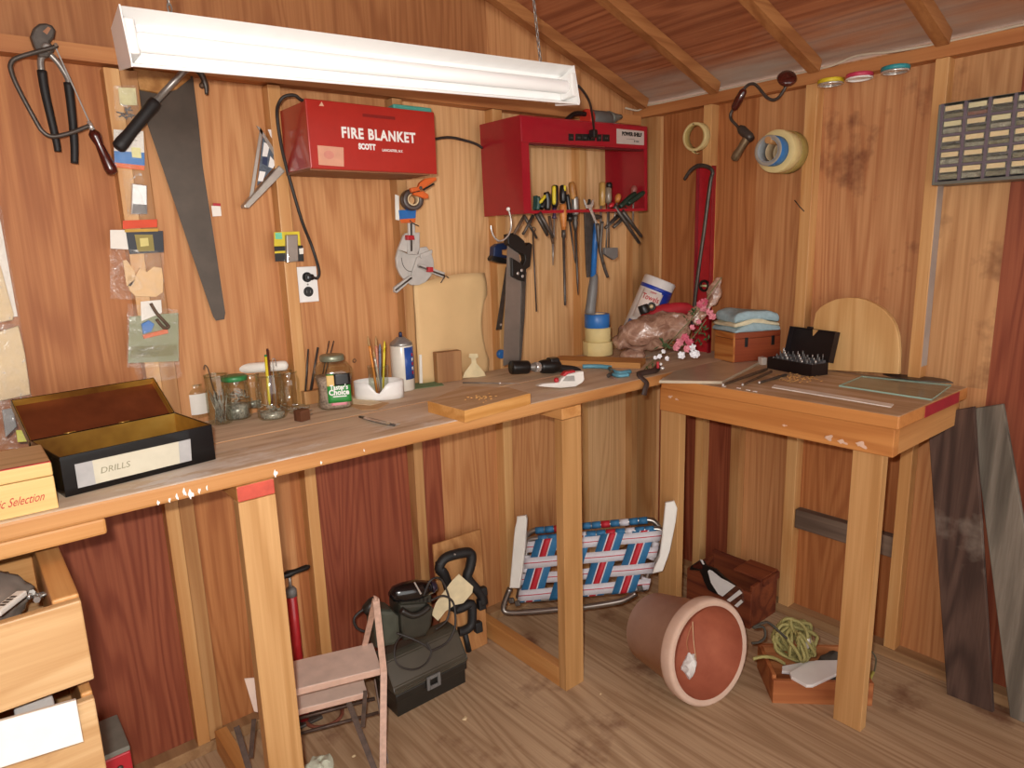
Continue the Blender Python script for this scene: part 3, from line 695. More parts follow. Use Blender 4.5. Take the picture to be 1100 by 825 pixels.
bm = BM(); tube(bm, [f(200, 215), f(172, 250), f(175, 300)], .0075, 8, k=4); obj('arm', bm, STEEL, np_)
bm = BM(); tube(bm, [f(195, 215), f(245, 265), f(285, 330), f(290, 360)], .0075, 8, k=4); obj('arm', bm, STEEL, np_)
bm = BM(); tube(bm, [f(176, 298), f(190, 390), f(215, 500), f(238, 600), f(244, 640)], lambda t: .0105-.003*t, 10, k=4); obj('grip', bm, BLACKR, np_)
bm = BM(); tube(bm, [f(288, 350), f(298, 430), f(308, 530), f(314, 620), f(314, 690)], lambda t: .0105-.002*t, 10, k=4); obj('grip', bm, BLACKR, np_)
M = back(232, 227, .019)
t_ = thing('price_clip', 'tiny white tag clipped beside the hand saw blade', 'tag', M)
bm = BM(); tr(bm, M, [(227, 221), (237, 221.5), (238, 232), (228.5, 232.5)], 0, .002); obj('tag_card', bm, PAPER, t_)
bm = BM(); tr(bm, M, [(229, 218), (237, 218.5), (237, 221.5), (229, 221)], 0, .004, .0008); obj('clip', bm, REDPL, t_)

# ================================================================ bags at the far left
M = back(10, 320, .03)
lb = thing('hanging_bag', 'white carded plastic bag hanging at the left edge, upper one', 'bag', M)
bm = BM(); tr(bm, M, [(-40, 200), (-2, 228), (1, 240), (17, 330), (19, 340), (-38, 345)], 0, .002); obj('card', bm, PAPER, lb)
bm = BM(); tr(bm, M, [(-40, 262), (-6, 266), (2, 290), (15, 338), (14, 344), (-38, 352)], .003, .012, .003); obj('cream_sheet', bm, CREAM, lb)
crinkle(M, [(-40, 205), (1, 222), (22, 345), (-38, 352)], .014, FILM, lb, seed=8, puff=.006)
M = back(10, 390, .03)
lb = thing('parts_bag', 'glossy bag of cream sheets hanging behind the open black tin', 'bag', M)
bm = BM(); tr(bm, M, [(-40, 356), (0, 356), (20, 350), (27, 380), (33, 424), (-40, 440)], 0, .012, .003); obj('cream_sheet', bm, CREAM, lb)
crinkle(M, [(-40, 352), (22, 346), (35, 432), (-40, 445)], .015, FILM, lb, seed=9, puff=.008)

# ================================================================ speed square, yellow packet, wire roll, angle clamp, kraft sheet
M = back(288, 180, .045)
g = lambda x, y: (255+x/7.5, 125+y/7.5)
ss = thing('speed_square', 'small triangular aluminium square with stickers, left of red cabinet', 'square', M)
bm = BM(); tr(bm, M, [g(155, 75), g(185, 90), g(380, 395), g(345, 400)], 0, .004); tr(bm, M, [g(185, 90), g(205, 120), g(130, 625), g(85, 680), g(100, 640)], 0, .004); obj('frame', bm, ALU, ss)
bm = BM(); tr(bm, M, [g(55, 715), g(340, 395), g(385, 440), g(365, 465), g(95, 740), g(60, 735)], -.014, .018, .002); obj('fence', bm, ALU, ss)
bm = BM(); tr(bm, M, [g(205, 160), g(330, 370), g(160, 560)], -.003, -.0005); obj('backing', bm, flatmat('slate_sticker', '59636f', .5, var=.4, nscale=120), ss)
for pp in ([g(215, 210), g(262, 225), g(240, 325), g(200, 320)], [g(265, 320), g(312, 375), g(285, 420), g(250, 405)], [g(180, 440), g(228, 448), g(205, 525), g(165, 520)], [g(245, 105), g(300, 110), g(325, 240), g(268, 160)]):
    card(M, pp, .0006, WHITE, ss, 'sticker')
card(M, [g(205, 330), g(245, 330), g(240, 400), g(200, 380)], .0012, NAVY, ss, 'sticker', label='dark blue sticker')
M = back(310, 266, .053)
g = lambda x, y: (280+x/3.435, 90+y/3.435)
yp = thing('battery_packet', 'yellow and black carded packet hung left above the outlet', 'package', M)
card(M, [g(50, 548), g(143, 545), g(148, 600), g(50, 602)], 0, YELLOW, yp, 'yellow_card')
card(M, [g(50, 600), g(155, 596), g(160, 655), g(54, 655)], 0, BLACK, yp, 'black_card')
card(M, [g(54, 550), g(78, 549), g(80, 573), g(55, 573)], .0014, flatmat('mint_spot', '72c9a0', .5), yp, 'mint_spot')
card(M, [g(52, 618), g(95, 616), g(95, 624), g(52, 626)], .0014, YELLOW, yp, 'print_line')
card(M, [g(142, 608), g(158, 606), g(158, 628), g(144, 629)], .0014, PAPER, yp, 'price_label')
bm = BM(); tr(bm, M, [g(96, 558), g(138, 556), g(140, 655), g(98, 660)], .0014, .016, .003); obj('blister', bm, flatmat('grey_blister', '8d7f74', .35, coat=.3), yp)
M = back(439, 215, .055)
z1 = lambda x, y: (415+x/5.89, 185+y/5.89)
wr = thing('wire_roll', 'dark roll of tape with an orange spring clamp gripping it', 'roll', M)
bm = BM(); A = T(*lp(M, *z1(146, 178), .0)); ring(bm, .036, .021, .004, .05, 28, A @ R(-.25, 'Y')); obj('roll', bm, flatmat('brown_tape', '43322a', .4), wr)
bm = BM(); ring(bm, .0208, .016, .006, .046, 24, A @ R(-.25, 'Y')); obj('core', bm, CREAM, wr)
M2 = back(455, 205, .115)
cl = thing('spring_clamp', 'orange spring clamp biting the dark roll under the red cabinet', 'clamp', M2)
bm = BM(); tr(bm, M2, [z1(155, 100), z1(205, 90), z1(215, 65), z1(250, 38), z1(318, 30), z1(318, 50), z1(225, 112), z1(165, 128)], 0, .012, .003); obj('jaw', bm, ORANGE, cl)
bm = BM(); tr(bm, M2, [z1(180, 128), z1(235, 118), z1(268, 140), z1(270, 165), z1(250, 168), z1(205, 152), z1(170, 140)], -.003, .010, .003); obj('jaw', bm, ORANGE, cl)
bm = BM(); tr(bm, M2, [z1(230, 108), z1(300, 68), z1(308, 76), z1(240, 116)], .012, .016, .001); obj('lever', bm, BLACK, cl)
bm = BM(); lathe(bm, [(.006, -.004), (.006, .015), (.004, .017)], 12, T(*lp(M2, *z1(205, 102), 0))); obj('pivot', bm, STEEL_DK, cl)
M = back(437, 232, .052)
bp = thing('blue_packet', 'small blue and white packet pinned under the dark roll', 'package', M)
card(M, [z1(55, 140), z1(80, 150), z1(82, 305), z1(58, 300)], .0, PAPER, bp, 'card')
card(M, [z1(78, 240), z1(188, 238), z1(185, 290), z1(85, 298)], .001, BLUEPL, bp, 'blue_panel')
card(M, [z1(85, 296), z1(185, 292), z1(182, 318), z1(95, 322)], .0006, ORANGE, bp, 'orange_panel')
M = back(445, 282, .052)
ac = thing('angle_clamp', 'grey metal corner clamp with red screws hanging on the stud', 'clamp', M)
GREYC = flatmat('grey_cast_metal', 'bdb9b3', .45, .1, var=.1)
bm = BM()
cpt = lp(M, *z1(180, 590), 0); arc = []
tr(bm, M, [z1(75, 490), z1(62, 545), z1(68, 600), z1(90, 650), z1(125, 690), z1(160, 715), z1(205, 715), z1(250, 695), z1(285, 655), z1(303, 605), z1(300, 560), z1(285, 510), z1(255, 470), z1(212, 478), z1(205, 520), z1(150, 520)], .002, .012, .002)
obj('quadrant_plate', bm, GREYC, ac)
bm = BM(); tr(bm, M, [z1(75, 490), z1(110, 400), z1(125, 385), z1(212, 380), z1(212, 478), z1(195, 522)], .0125, .022, .002); obj('jaw', bm, GREYC, ac)
bm = BM(); tr(bm, M, [z1(140, 322), z1(182, 320), z1(184, 400), z1(142, 400)], .0225, .030, .002); tr(bm, M, [z1(132, 415), z1(182, 415), z1(178, 520), z1(136, 518)], .0225, .027, .001); obj('guide', bm, GREYC, ac)
bm = BM(); tr(bm, M, [z1(195, 540), z1(215, 530), z1(175, 650), z1(158, 655)], .0125, .020, .001); tr(bm, M, [z1(215, 520), z1(290, 490), z1(292, 512), z1(222, 548)], .0125, .019, .001); obj('inner_fence', bm, GREYC, ac)
bm = BM(); tr(bm, M, [z1(205, 585), z1(225, 582), z1(372, 635), z1(362, 668), z1(210, 605)], .0125, .024, .002); tr(bm, M, [z1(52, 728), z1(150, 655), z1(172, 672), z1(70, 765), z1(52, 758)], .0125, .024, .002); obj('arm', bm, GREYC, ac)
for a, b, w in (((210, 596), (368, 655), .026), ((158, 322), (160, 500), .032), ((58, 748), (160, 668), .026)):
    bm = BM(); rod(bm, lp(M, *z1(*a), w), lp(M, *z1(*b), w), .0033, n=8); obj('screw_rod', bm, STEEL_DK, ac)
for pp in ([z1(132, 398), z1(178, 400), z1(182, 428), z1(135, 430)], [z1(268, 600), z1(298, 600), z1(300, 632), z1(268, 632)]):
    bm = BM(); tr(bm, M, pp, .024, .040, .003); obj('nut', bm, REDPL, ac)
bm = BM(); tube(bm, lps(M, [z1(345, 700), z1(372, 655), z1(395, 668)], .034), .002, 6); tube(bm, lps(M, [z1(150, 305), z1(165, 322), z1(205, 340)], .036), .002, 6); obj('handle', bm, STEEL_DK, ac)
for i, (u, v) in enumerate(((100, 560), (112, 600), (135, 630), (160, 640))):
    pass
bm = BM(); tube(bm, lps(M, [z1(95, 540), z1(105, 585), z1(130, 620), z1(165, 630)], .0126), .0012, 5, k=4); obj('scale_mark', bm, STEEL_DK, ac)
# kraft sheet
M = back(485, 350, .06)
C4 = [(471, 292.5), (522, 294), (525, 398), (450, 411)]
tl, tr_, br, bl = [lp(M, x, y, 0) for x, y in ((446, 306), (523, 293), (526, 401), (449, 412))]
def fn(u, v):
    p = (tl*(1-u)+tr_*u)*(1-v) + (bl*(1-u)+br*u)*v
    notch = .010*math.sin(v*9)*(u > .92) - .012*(u > .95)*(v > .25)*(v < .8)
    top = .012*math.sin(u*PI)*(1-v)
    return p + V((notch, top, .018*math.sin(u*PI*1.6+.4)*(.3+.7*v) + .006*mnoise.noise(V((u*4, v*4, 2))) - .012*(1-v)))
bm = BM(); sheet(bm, 16, 14, fn, th=.0012); solo('kraft_sheet', bm, flatmat('kraft_paper', 'ddb985', .75, var=.05, nscale=9), 'big curling tan paper sheet leaning on the wall behind the wood block', 'paper', M)
# ================================================================ red power shelf with its rail of tools
SHW, SHD = .676, .230
M = frame((-.966, -.282, 1.678), (math.cos(.020), 0, math.sin(.020)), (0, 0, 1))
sh = thing('power_shelf', 'open red steel wall shelf with black outlets and tools in its rail', 'shelf', M)
SHH = .330
bm = BM(); b2(bm, (0, .0, -SHD), (.003, SHH, 0)); obj('side_panel', bm, REDS, sh)
bm = BM(); b2(bm, (SHW-.003, .0, -SHD), (SHW, SHH, 0)); obj('side_panel', bm, REDS, sh)
bm = BM(); b2(bm, (.0035, SHH-.003, -SHD), (SHW-.0035, SHH, 0)); obj('top_panel', bm, REDS, sh)
bm = BM(); b2(bm, (.0035, SHH-.088, -.003), (SHW-.0035, SHH-.0035, 0), bev=.001); obj('front_valance', bm, REDS, sh)
bm = BM(); b2(bm, (.0035, .0005, -.003), (.036, SHH-.0885, 0)); obj('front_flange', bm, REDS, sh)
bm = BM(); b2(bm, (SHW-.018, .0005, -.003), (SHW-.0035, SHH-.0885, 0)); obj('front_flange', bm, REDS, sh)
bm = BM(); b2(bm, (.0365, .0, -.085), (SHW-.0185, .002, -.003)); b2(bm, (.0365, -.001, -.003), (SHW-.0185, .010, 0)); obj('tool_rail', bm, REDS, sh)
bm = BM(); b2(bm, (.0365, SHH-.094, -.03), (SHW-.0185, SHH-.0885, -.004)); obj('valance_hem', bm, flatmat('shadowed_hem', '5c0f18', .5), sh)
z2 = lambda x, y: (600+x/10, 95+y/10)
os_ = []
for a, b, yy in ((115, 165, 528), (190, 250, 528), (255, 320, 530), (325, 395, 530), (415, 465, 533), (480, 550, 535)):
    bm = BM(); tr(bm, M, [z2(a, yy-42), z2(b, yy-40), z2(b, yy+34), z2(a, yy+32)], .0003, .0045, .001); o = obj('outlet', bm, BLACK, sh); os_.append(o)
    c = lp(M, *z2((a+b)/2, yy), .0046)
    for dx in (-.004, .004):
        bm = BM(); b2(bm, (c.x+dx-.0008, c.y-.003, .0042), (c.x+dx+.0008, c.y+.003, .0050)); obj('slot', bm, GREYP, o)
bm = BM(); c = lp(M, *z2(345, 505), .004); box(bm, (c.x, c.y+.004, .018), (.024, .030, .026), bev=.005); obj('lamp_plug', bm, BLACK, lt) if False else obj('plug_body', bm, BLACK, sh)
card(M, [z2(625, 432), z2(918, 460), z2(918, 610), z2(625, 592)], .0004, flatmat('label_grey', 'b9aaa2', .5, var=.04), sh, 'name_label')
c = (lp(M, *z2(625, 432), 0)+lp(M, *z2(918, 610), 0))/2
text('POWER SHELF', .0195, BLACK, sh, T(c.x+.006, c.y+.010, .0018), .0011, .95)
text('MODEL 15A 120V', .006, GREYP, sh, T(c.x-.015, c.y-.008, .0018), .0001, .9) if False else None
for x0_, w_ in ((-.028, .03), (.002, .02)):
    bm = BM(); b2(bm, (c.x+x0_, c.y-.0088, .0016), (c.x+x0_+w_, c.y-.0072, .002)); obj('print_line', bm, GREYP, sh)
bm = BM(); prism(bm, [(c.x+.018, c.y-.012), (c.x+.026, c.y-.012), (c.x+.022, c.y-.020)], .0016, .002); obj('print_arrow', bm, BLACK, sh)
bm = BM(); b2(bm, (c.x+.030, c.y-.018, .0016), (c.x+.048, c.y-.0125, .002)); obj('print_block', bm, GREYP, sh)

# ---- power tool lying on top
ps = frame((-.572, -.155, 1.678+.330+.0075), (1, 0, .02), (0, 1, 0))
pt_ = thing('electric_drill', 'grey power tool with red band lying on top of the red shelf', 'power tool', ps)
bm = BM(); turned(bm, (.075, 0, .036), (.185, 0, .036), [(.026, 0), (.034, .05), (.035, .9), (.030, 1)], 20); obj('motor_housing', bm, flatmat('tool_housing_grey', '5c5955', .5), pt_)
bm = BM(); turned(bm, (.050, 0, .036), (.074, 0, .036), [(.028, 0), (.036, .15), (.036, .85), (.030, 1)], 20); obj('red_band', bm, flatmat('warning_red', 'd23a2c', .4), pt_)
bm = BM(); tube(bm, [(.050, 0, .052), (-.005, 0, .050), (-.045, 0, .030), (-.062, 0, .014), (-.035, 0, .010), (.050, 0, .014)], .0095, 10, k=5); obj('handle', bm, BLACK, pt_)
bm = BM(); box(bm, (.0, 0, .016), (.05, .018, .014), bev=.004); obj('trigger', bm, REDPL, pt_)
bm = BM(); turned(bm, (.185, 0, .044), (.262, 0, .056), [(.030, 0), (.022, .3), (.012, .75), (.009, 1)], 16); obj('nose', bm, flatmat('grey_green_metal', '7f8078', .5, .4), pt_)
bm = BM(); turned(bm, (.195, -.02, .014), (.245, -.02, .012), [(.010, 0), (.0125, .2), (.0125, .5), (.008, .6), (.011, .75), (.009, 1)], 14); obj('clamp_knob', bm, STEEL_BR, pt_)

# ---- tools standing in the rail
RM = frame((-.62, -.262, 1.683), (1, 0, 0), (0, 0, 1))
G3 = lambda x, y: (560+x/10.31, 185+y/10.31)
G4 = lambda x, y: (620+x/10.31, 185+y/10.31)
def T_(name, label, cat='tool', w=0.0):
    return thing(name, label, cat, RM @ T(0, 0, w), 'hand tools in the shelf rail')
def pr(t, name, m, p0, p1, prof, n=14, w=0.0, label=None):
    bm = BM(); turned(bm, lp(t.matrix_world, *p0, w), lp(t.matrix_world, *p1, w), [(r_*1.18, f_) for r_, f_ in prof], n); return obj(name, bm, m, t, label)
HP = [(.006, 0), (.0105, .06), (.0115, .5), (.0105, .85), (.007, 1)]
t = T_('screwdriver', 'yellow and black screwdriver, tallest handle left of the orange chisel', 'screwdriver')
pr(t, 'handle', BLACK, G3(372, 142), G3(370, 395), HP); pr(t, 'yellow_inset', YELLOW, G3(362, 150), G3(362, 360), [(.004, 0), (.0062, .1), (.0062, .9), (.003, 1)], 10, .006)
pr(t, 'collar', flatmat('purple_collar', '3a2140', .4), G3(368, 395), G3(364, 515), [(.008, 0), (.0055, .3), (.0055, .7), (.009, .95), (.007, 1)]); pr(t, 'shaft', STEEL, G3(364, 515), (595, 255), [(.0028, 0), (.0028, .92), (.0038, .97), (.0015, 1)], 10)
t = T_('screwdriver', 'black screwdriver with a short yellow patch, behind the orange chisel', 'screwdriver', -.02)
pr(t, 'handle', BLACK, G3(462, 142), G3(458, 345), HP); pr(t, 'yellow_inset', YELLOW, G3(475, 145), G3(476, 215), [(.004, 0), (.006, .15), (.006, .9), (.003, 1)], 10, .007)
pr(t, 'shaft', STEEL, G3(458, 345), (604, 246), [(.003, 0), (.003, .95), (.001, 1)], 10)
t = T_('file', 'orange wooden-handled tool with long thin steel rod', 'file', .008)
OW = wood('orange_handle', 'a8612a', 'd69450', 'z', rings=3, grain=.3, rough=.4)
pr(t, 'handle', OW, G3(458, 352), G3(468, 640), [(.009, 0), (.0118, .08), (.0118, .5), (.0085, .85), (.007, 1)]); pr(t, 'ferrule', STEEL_DK, G3(468, 635), G3(468, 725), [(.0068, 0), (.0068, 1)])
pr(t, 'shaft', STEEL_DK, G3(468, 722), (607, 328), [(.0042, 0), (.0042, .93), (.0035, 1)], 8)
t = T_('awl', 'slim black-handled awl leaning between orange handle and wooden handle', 'awl', -.004)
pr(t, 'handle', BLACK, G3(508, 245), G3(540, 480), [(.005, 0), (.0075, .1), (.007, .8), (.009, 1)]); pr(t, 'collar', BLACK, G3(538, 478), G3(528, 545), [(.0125, 0), (.010, 1)])
pr(t, 'shaft', STEEL_DK, G3(535, 545), (618, 283), [(.0035, 0), (.0022, .9), (.001, 1)], 8)
t = T_('ratchet_screwdriver', 'wooden-knobbed steel ratchet screwdriver with long jagged shaft', 'screwdriver', .002)
pr(t, 'handle', WOODH, G3(556, 108), G3(575, 300), [(.007, 0), (.0105, .12), (.0115, .5), (.010, .85), (.008, 1)]); pr(t, 'barrel', STEEL, G3(592, 275), G3(596, 475), [(.0115, 0), (.0118, .1), (.0118, .9), (.009, 1)])
pr(t, 'chuck', STEEL_DK, G3(596, 475), G3(598, 650), [(.008, 0), (.0095, .2), (.007, .3), (.0095, .5), (.007, .75), (.005, 1)]); pr(t, 'shaft', STEEL_DK, G3(598, 640), (621, 317), [(.0042, 0), (.0036, .8), (.0015, 1)], 8)
t = T_('wrench', 'shiny open-ended wrench hung slanted in the rail middle', 'wrench', .018)
bm = BM(); tr(bm, t.matrix_world, [G4(78, 295), G4(88, 355), G4(105, 398), G4(135, 405), G4(205, 560), G4(225, 700), G4(222, 765), G4(250, 765), G4(240, 650), G4(228, 570), G4(165, 398), G4(185, 360), G4(188, 300), G4(172, 310), G4(160, 345), G4(130, 365), G4(105, 350), G4(92, 310)], 0, .005, .0015); obj('wrench_body', bm, STEEL_BR, t)
t = T_('rasp', 'wide dark flat rasp hanging below the rail middle', 'file', -.012)
bm = BM(); tr(bm, t.matrix_world, [(628, 226), (639, 226), (638, 285), (637, 297), (631, 298), (630, 285)], 0, .006, .001); obj('blade', bm, STEEL_DK, t); pr(t, 'tang', STEEL_DK, (633, 214), (633, 228), [(.004, 0), (.012, 1)], 8, .003)
t = T_('hammer', 'hammer with blue shaft and long grey grip, head in the rail', 'hammer', .0)
pr(t, 'shaft', BLUEPL, (640.5, 240), (637, 300), [(.0085, 0), (.0095, .2), (.0095, 1)], 12); pr(t, 'grip', GREYP, (638.5, 294), (633.5, 338), [(.010, 0), (.0135, .08), (.0165, .4), (.017, .8), (.0185, .95), (.015, 1)], 18)
bm = BM(); a = lp(t.matrix_world, 640.5, 236, 0); turned(bm, a+V((-.03, .012, 0)), a+V((.028, .010, .0)), [(.012, 0), (.013, .25), (.009, .4), (.011, .6), (.006, 1)], 12); obj('head', bm, STEEL_DK, t)
t = T_('pliers', 'grey steel nipper pliers hanging right of the blue hammer shaft', 'pliers', .030)
bm = BM(); tube(bm, lps(t.matrix_world, [(642, 240), (643, 258), (646, 275), (650, 290), (653, 298)], 0), lambda q: .0075-.0015*q, 8, k=4, flat_=.6); obj('handle', bm, STEEL_DK, t)
bm = BM(); tube(bm, lps(t.matrix_world, [(647, 238), (645.5, 255), (645, 270), (648, 284)], .009), lambda q: .0065-.001*q, 8, k=4, flat_=.6); obj('handle', bm, STEEL_DK, t)
t = T_('nut_driver', 'amber clear-handled driver with two steel shafts', 'screwdriver', .0)
pr(t, 'handle', AMBER, G4(278, 112), G4(275, 375), [(.0085, 0), (.0112, .05), (.0112, .95), (.008, 1)], 8); pr(t, 'shaft', STEEL, G4(262, 375), (645.5, 266), [(.0034, 0), (.0034, 1)], 8)
t = T_('slim_driver', 'narrow driver with black and white handle end beside amber handle', 'screwdriver', -.012)
pr(t, 'handle', flatmat('clear_brown_handle', '8a7a68', .3, coat=.4), G4(345, 165), G4(345, 345), HP); pr(t, 'end_cap', BLACK, G4(352, 112), G4(352, 180), [(.008, 0), (.0105, .3), (.0105, 1)]); pr(t, 'shaft', STEEL, G4(345, 345), (651, 266), [(.003, 0), (.003, 1)], 8)
t = T_('scraper', 'thin-shafted scraper with short wide grey blade below the rail', 'scraper', .012)
pr(t, 'shaft', STEEL_DK, G4(352, 380), (654, 268), [(.0024, 0), (.0024, 1)], 8); bm = BM(); tr(bm, t.matrix_world, [(650, 266), (664, 266), (664, 276), (660, 279), (656, 277), (650, 273)], -.004, .010, .002); obj('blade', bm, GREYP, t)
pr(t, 'handle', REDPL, G4(400, 350), G4(352, 385), [(.006, 0), (.008, .3), (.005, 1)])
t = T_('small_driver', 'little orange-knobbed driver among pliers at the rail right', 'screwdriver', -.02)
pr(t, 'handle', OW, G4(462, 240), G4(440, 340), [(.006, 0), (.010, .25), (.010, .6), (.006, 1)]); pr(t, 'shaft', STEEL, G4(440, 340), (659, 240), [(.003, 0), (.003, 1)], 8)
t = T_('knob_driver', 'driver with dull pink ball handle, rightmost upright in the rail', 'screwdriver', -.03)
pr(t, 'handle', flatmat('dull_pink', '9a5a50', .4), G4(632, 150), G4(625, 250), [(.006, 0), (.0105, .3), (.009, .8), (.006, 1)]); pr(t, 'shaft', STEEL, G4(625, 250), G4(615, 560), [(.003, 0), (.003, 1)], 8)
def plier(label, m, grips, legs, w, rg=.0085, rl=.006):
    rg *= 1.25; rl *= 1.25
    t = T_('pliers', label, 'pliers', w)
    for i, (a, b) in enumerate(grips):
        bm = BM(); tube(bm, [lp(t.matrix_world, *a, i*.012), lp(t.matrix_world, *((a[0]+b[0])/2+1, (a[1]+b[1])/2-1), i*.012), lp(t.matrix_world, *b, i*.012)], lambda q: rg*(.75+.25*math.sin(q*PI)), 10, k=4); obj('grip', bm, m, t)
    for i, (a, b) in enumerate(legs):
        bm = BM(); tube(bm, [lp(t.matrix_world, *a, i*.011), lp(t.matrix_world, *b, i*.011)], lambda q: rl*(1-.3*q), 8, flat_=1.3); obj('jaw', bm, STEEL_DK, t)
    return t
plier('green and black handled pliers lying slanted, rail far right', flatmat('dark_green_grip', '22352a', .45), [(G4(470, 385), G4(640, 235)), (G4(560, 350), G4(735, 225))], [(G4(410, 370), G4(685, 780)), (G4(500, 430), G4(710, 710))], .012, .0095, .0075)
plier('crossed steel pliers pointing down-left, below the rail right', STEEL_DK, [(G4(540, 400), G4(470, 480))], [(G4(470, 470), G4(310, 620)), (G4(520, 500), G4(400, 610))], -.01)
plier('teal-handled pliers at the left end of the rail', flatmat('teal_dark_grip', '23463f', .45), [(G3(155, 260), G3(150, 420)), (G3(180, 270), G3(175, 420))], [(G3(30, 480), G3(170, 730)), (G3(130, 480), G3(20, 690))], .0, .0085, .005)
t = plier('black pliers with a yellow stripe, second from the rail left', BLACK, [(G3(215, 400), G3(300, 240)), (G3(275, 220), G3(290, 420))], [(G3(165, 460), G3(290, 700)), (G3(200, 450), G3(350, 720))], .014, .0105, .0065)
pr(t, 'yellow_inset', YELLOW, G3(205, 340), G3(270, 255), [(.003, 0), (.005, .2), (.005, .9), (.003, 1)], 10, .012)
t = T_('tapered_punch', 'brown tapered punch hanging below the black pliers', 'punch', -.015)
pr(t, 'shaft', RUSTY, (590, 232), (594, 262), [(.005, 0), (.006, .8), (.004, 1)], 8); pr(t, 'tip', STEEL, (594, 262), (594, 285), [(.004, 0), (.0012, 1)], 8)

# ---- hook, back saw and stapler hanging under the left corner of the shelf
Z5 = lambda x, y: (515+x/4.85, 225+y/4.85)
HM = frame((-.90, -.20, 1.60), (1, 0, 0), (0, 0, 1))
t = thing('wire_hook', 'big bent wire hook hanging from the left corner of the red shelf', 'hook', HM @ T(0, 0, .085))
bm = BM(); tube(bm, lps(t.matrix_world, [Z5(150, -5), Z5(165, 60), Z5(160, 115), Z5(135, 152), Z5(105, 164), Z5(80, 148), Z5(64, 115), Z5(60, 82)], 0), .0032, 8, k=5); obj('wire', bm, STEEL_BR, t)
bm = BM(); ball(bm, lp(t.matrix_world, *Z5(150, -2), .002), .007); obj('hook_base', bm, WHITE, t)
t = thing('back_saw', 'mitre saw with black pistol handle hanging point-down under the shelf', 'saw', HM @ T(0, 0, .02))
bm = BM(); tr(bm, t.matrix_world, [Z5(148, 140), Z5(190, 140), Z5(222, 330), Z5(218, 560), Z5(211, 790), Z5(124, 815), Z5(132, 560), Z5(142, 300)], 0, .0016); obj('blade', bm, flatmat('back_saw_steel', '8b8077', .3, .45, var=.15, nscale=12), t)
bm = BM(); tr(bm, t.matrix_world, [Z5(222, 345), Z5(246, 325), Z5(236, 560), Z5(219, 785), Z5(211, 788), Z5(217, 560)], -.004, .006, .001); obj('spine', bm, STEEL_DK, t)
ho = [Z5(148, 130), Z5(182, 122), Z5(210, 140), Z5(236, 165), Z5(242, 188), Z5(262, 172), Z5(278, 182), Z5(266, 298), Z5(246, 312), Z5(237, 376), Z5(205, 366), Z5(172, 348), Z5(168, 250), Z5(205, 272), Z5(228, 290), Z5(240, 262), Z5(236, 238), Z5(205, 222), Z5(172, 200), Z5(150, 180)]
bm = BM(); tr(bm, t.matrix_world, ho, -.010, .014, .003); obj('handle', bm, BLACK, t)
for q in (Z5(187, 333), Z5(207, 317), Z5(212, 348)):
    bm = BM(); lathe(bm, [(.006, .014), (.006, .0155), (.004, .0165)], 12, T(*lp(t.matrix_world, *q, .0))); obj('handle_screw', bm, STEEL_BR, t)
t = thing('staple_gun', 'navy and black staple gun hanging behind the mitre saw handle', 'stapler', HM @ T(0, 0, -.05))
bm = BM(); tr(bm, t.matrix_world, [Z5(78, 195), Z5(100, 178), Z5(150, 172), Z5(155, 205), Z5(120, 212), Z5(120, 235), Z5(150, 240), Z5(150, 255), Z5(74, 245)], -.012, .014, .004); obj('body', bm, NAVY, t)
bm = BM(); tr(bm, t.matrix_world, [Z5(64, 255), Z5(72, 240), Z5(145, 258), Z5(146, 283), Z5(110, 280), Z5(66, 266)], -.012, .014, .003); obj('magazine', bm, BLACK, t)
t = thing('thin_file', 'narrow steel strip hanging left behind the mitre saw blade', 'file', HM @ T(0, 0, -.09))
bm = BM(); tr(bm, t.matrix_world, [Z5(140, 300), Z5(150, 300), Z5(116, 625), Z5(88, 628)], 0, .004, .001); obj('strip', bm, STEEL_DK, t)
bm = BM(); lathe(bm, [(.005, 0), (.005, .006)], 10, T(*lp(t.matrix_world, *Z5(108, 600), 0))); obj('rivet', bm, STEEL_BR, t)
t = thing('pull_saw', 'blue-ended saw mostly hidden behind the mitre saw tip', 'saw', HM @ T(0, 0, -.12))
bm = BM(); lathe(bm, [(.015, 0), (.018, .004), (.018, .016), (.015, .02)], 18, T(*lp(t.matrix_world, *Z5(104, 752), 0))); obj('knob', bm, BLUEPL, t)
bm = BM(); tr(bm, t.matrix_world, [Z5(98, 745), Z5(140, 730), Z5(160, 300), Z5(190, 300), Z5(175, 770), Z5(106, 770)], .004, .008); obj('blade', bm, STEEL_DK, t)
t = thing('thin_rod', 'long thin dark rod hanging right of the mitre saw', 'rod', HM @ T(0, 0, .03))
bm = BM(); rod(bm, lp(t.matrix_world, *Z5(278, 120), 0), lp(t.matrix_world, *Z5(297, 532), 0), .0028, n=8); obj('rod', bm, STEEL_DK, t)
bm = BM(); tube(bm, lps(t.matrix_world, [Z5(278, 122), Z5(272, 105), Z5(282, 92), Z5(292, 104), Z5(282, 122)], 0), .002, 6, k=3); obj('eye', bm, STEEL_DK, t)
t = thing('steel_bars', 'dark bars crossed under the shelf beside the saw handle', 'tool', HM @ T(0, 0, .05))
bm = BM(); tube(bm, lps(t.matrix_world, [Z5(235, 30), Z5(180, 128)], 0), .0055, 6, flat_=.5); obj('bar', bm, RUSTY, t)
bm = BM(); tube(bm, lps(t.matrix_world, [Z5(270, 60), Z5(225, 130)], .012), .0045, 6, flat_=.5); obj('bar', bm, RUSTY, t)
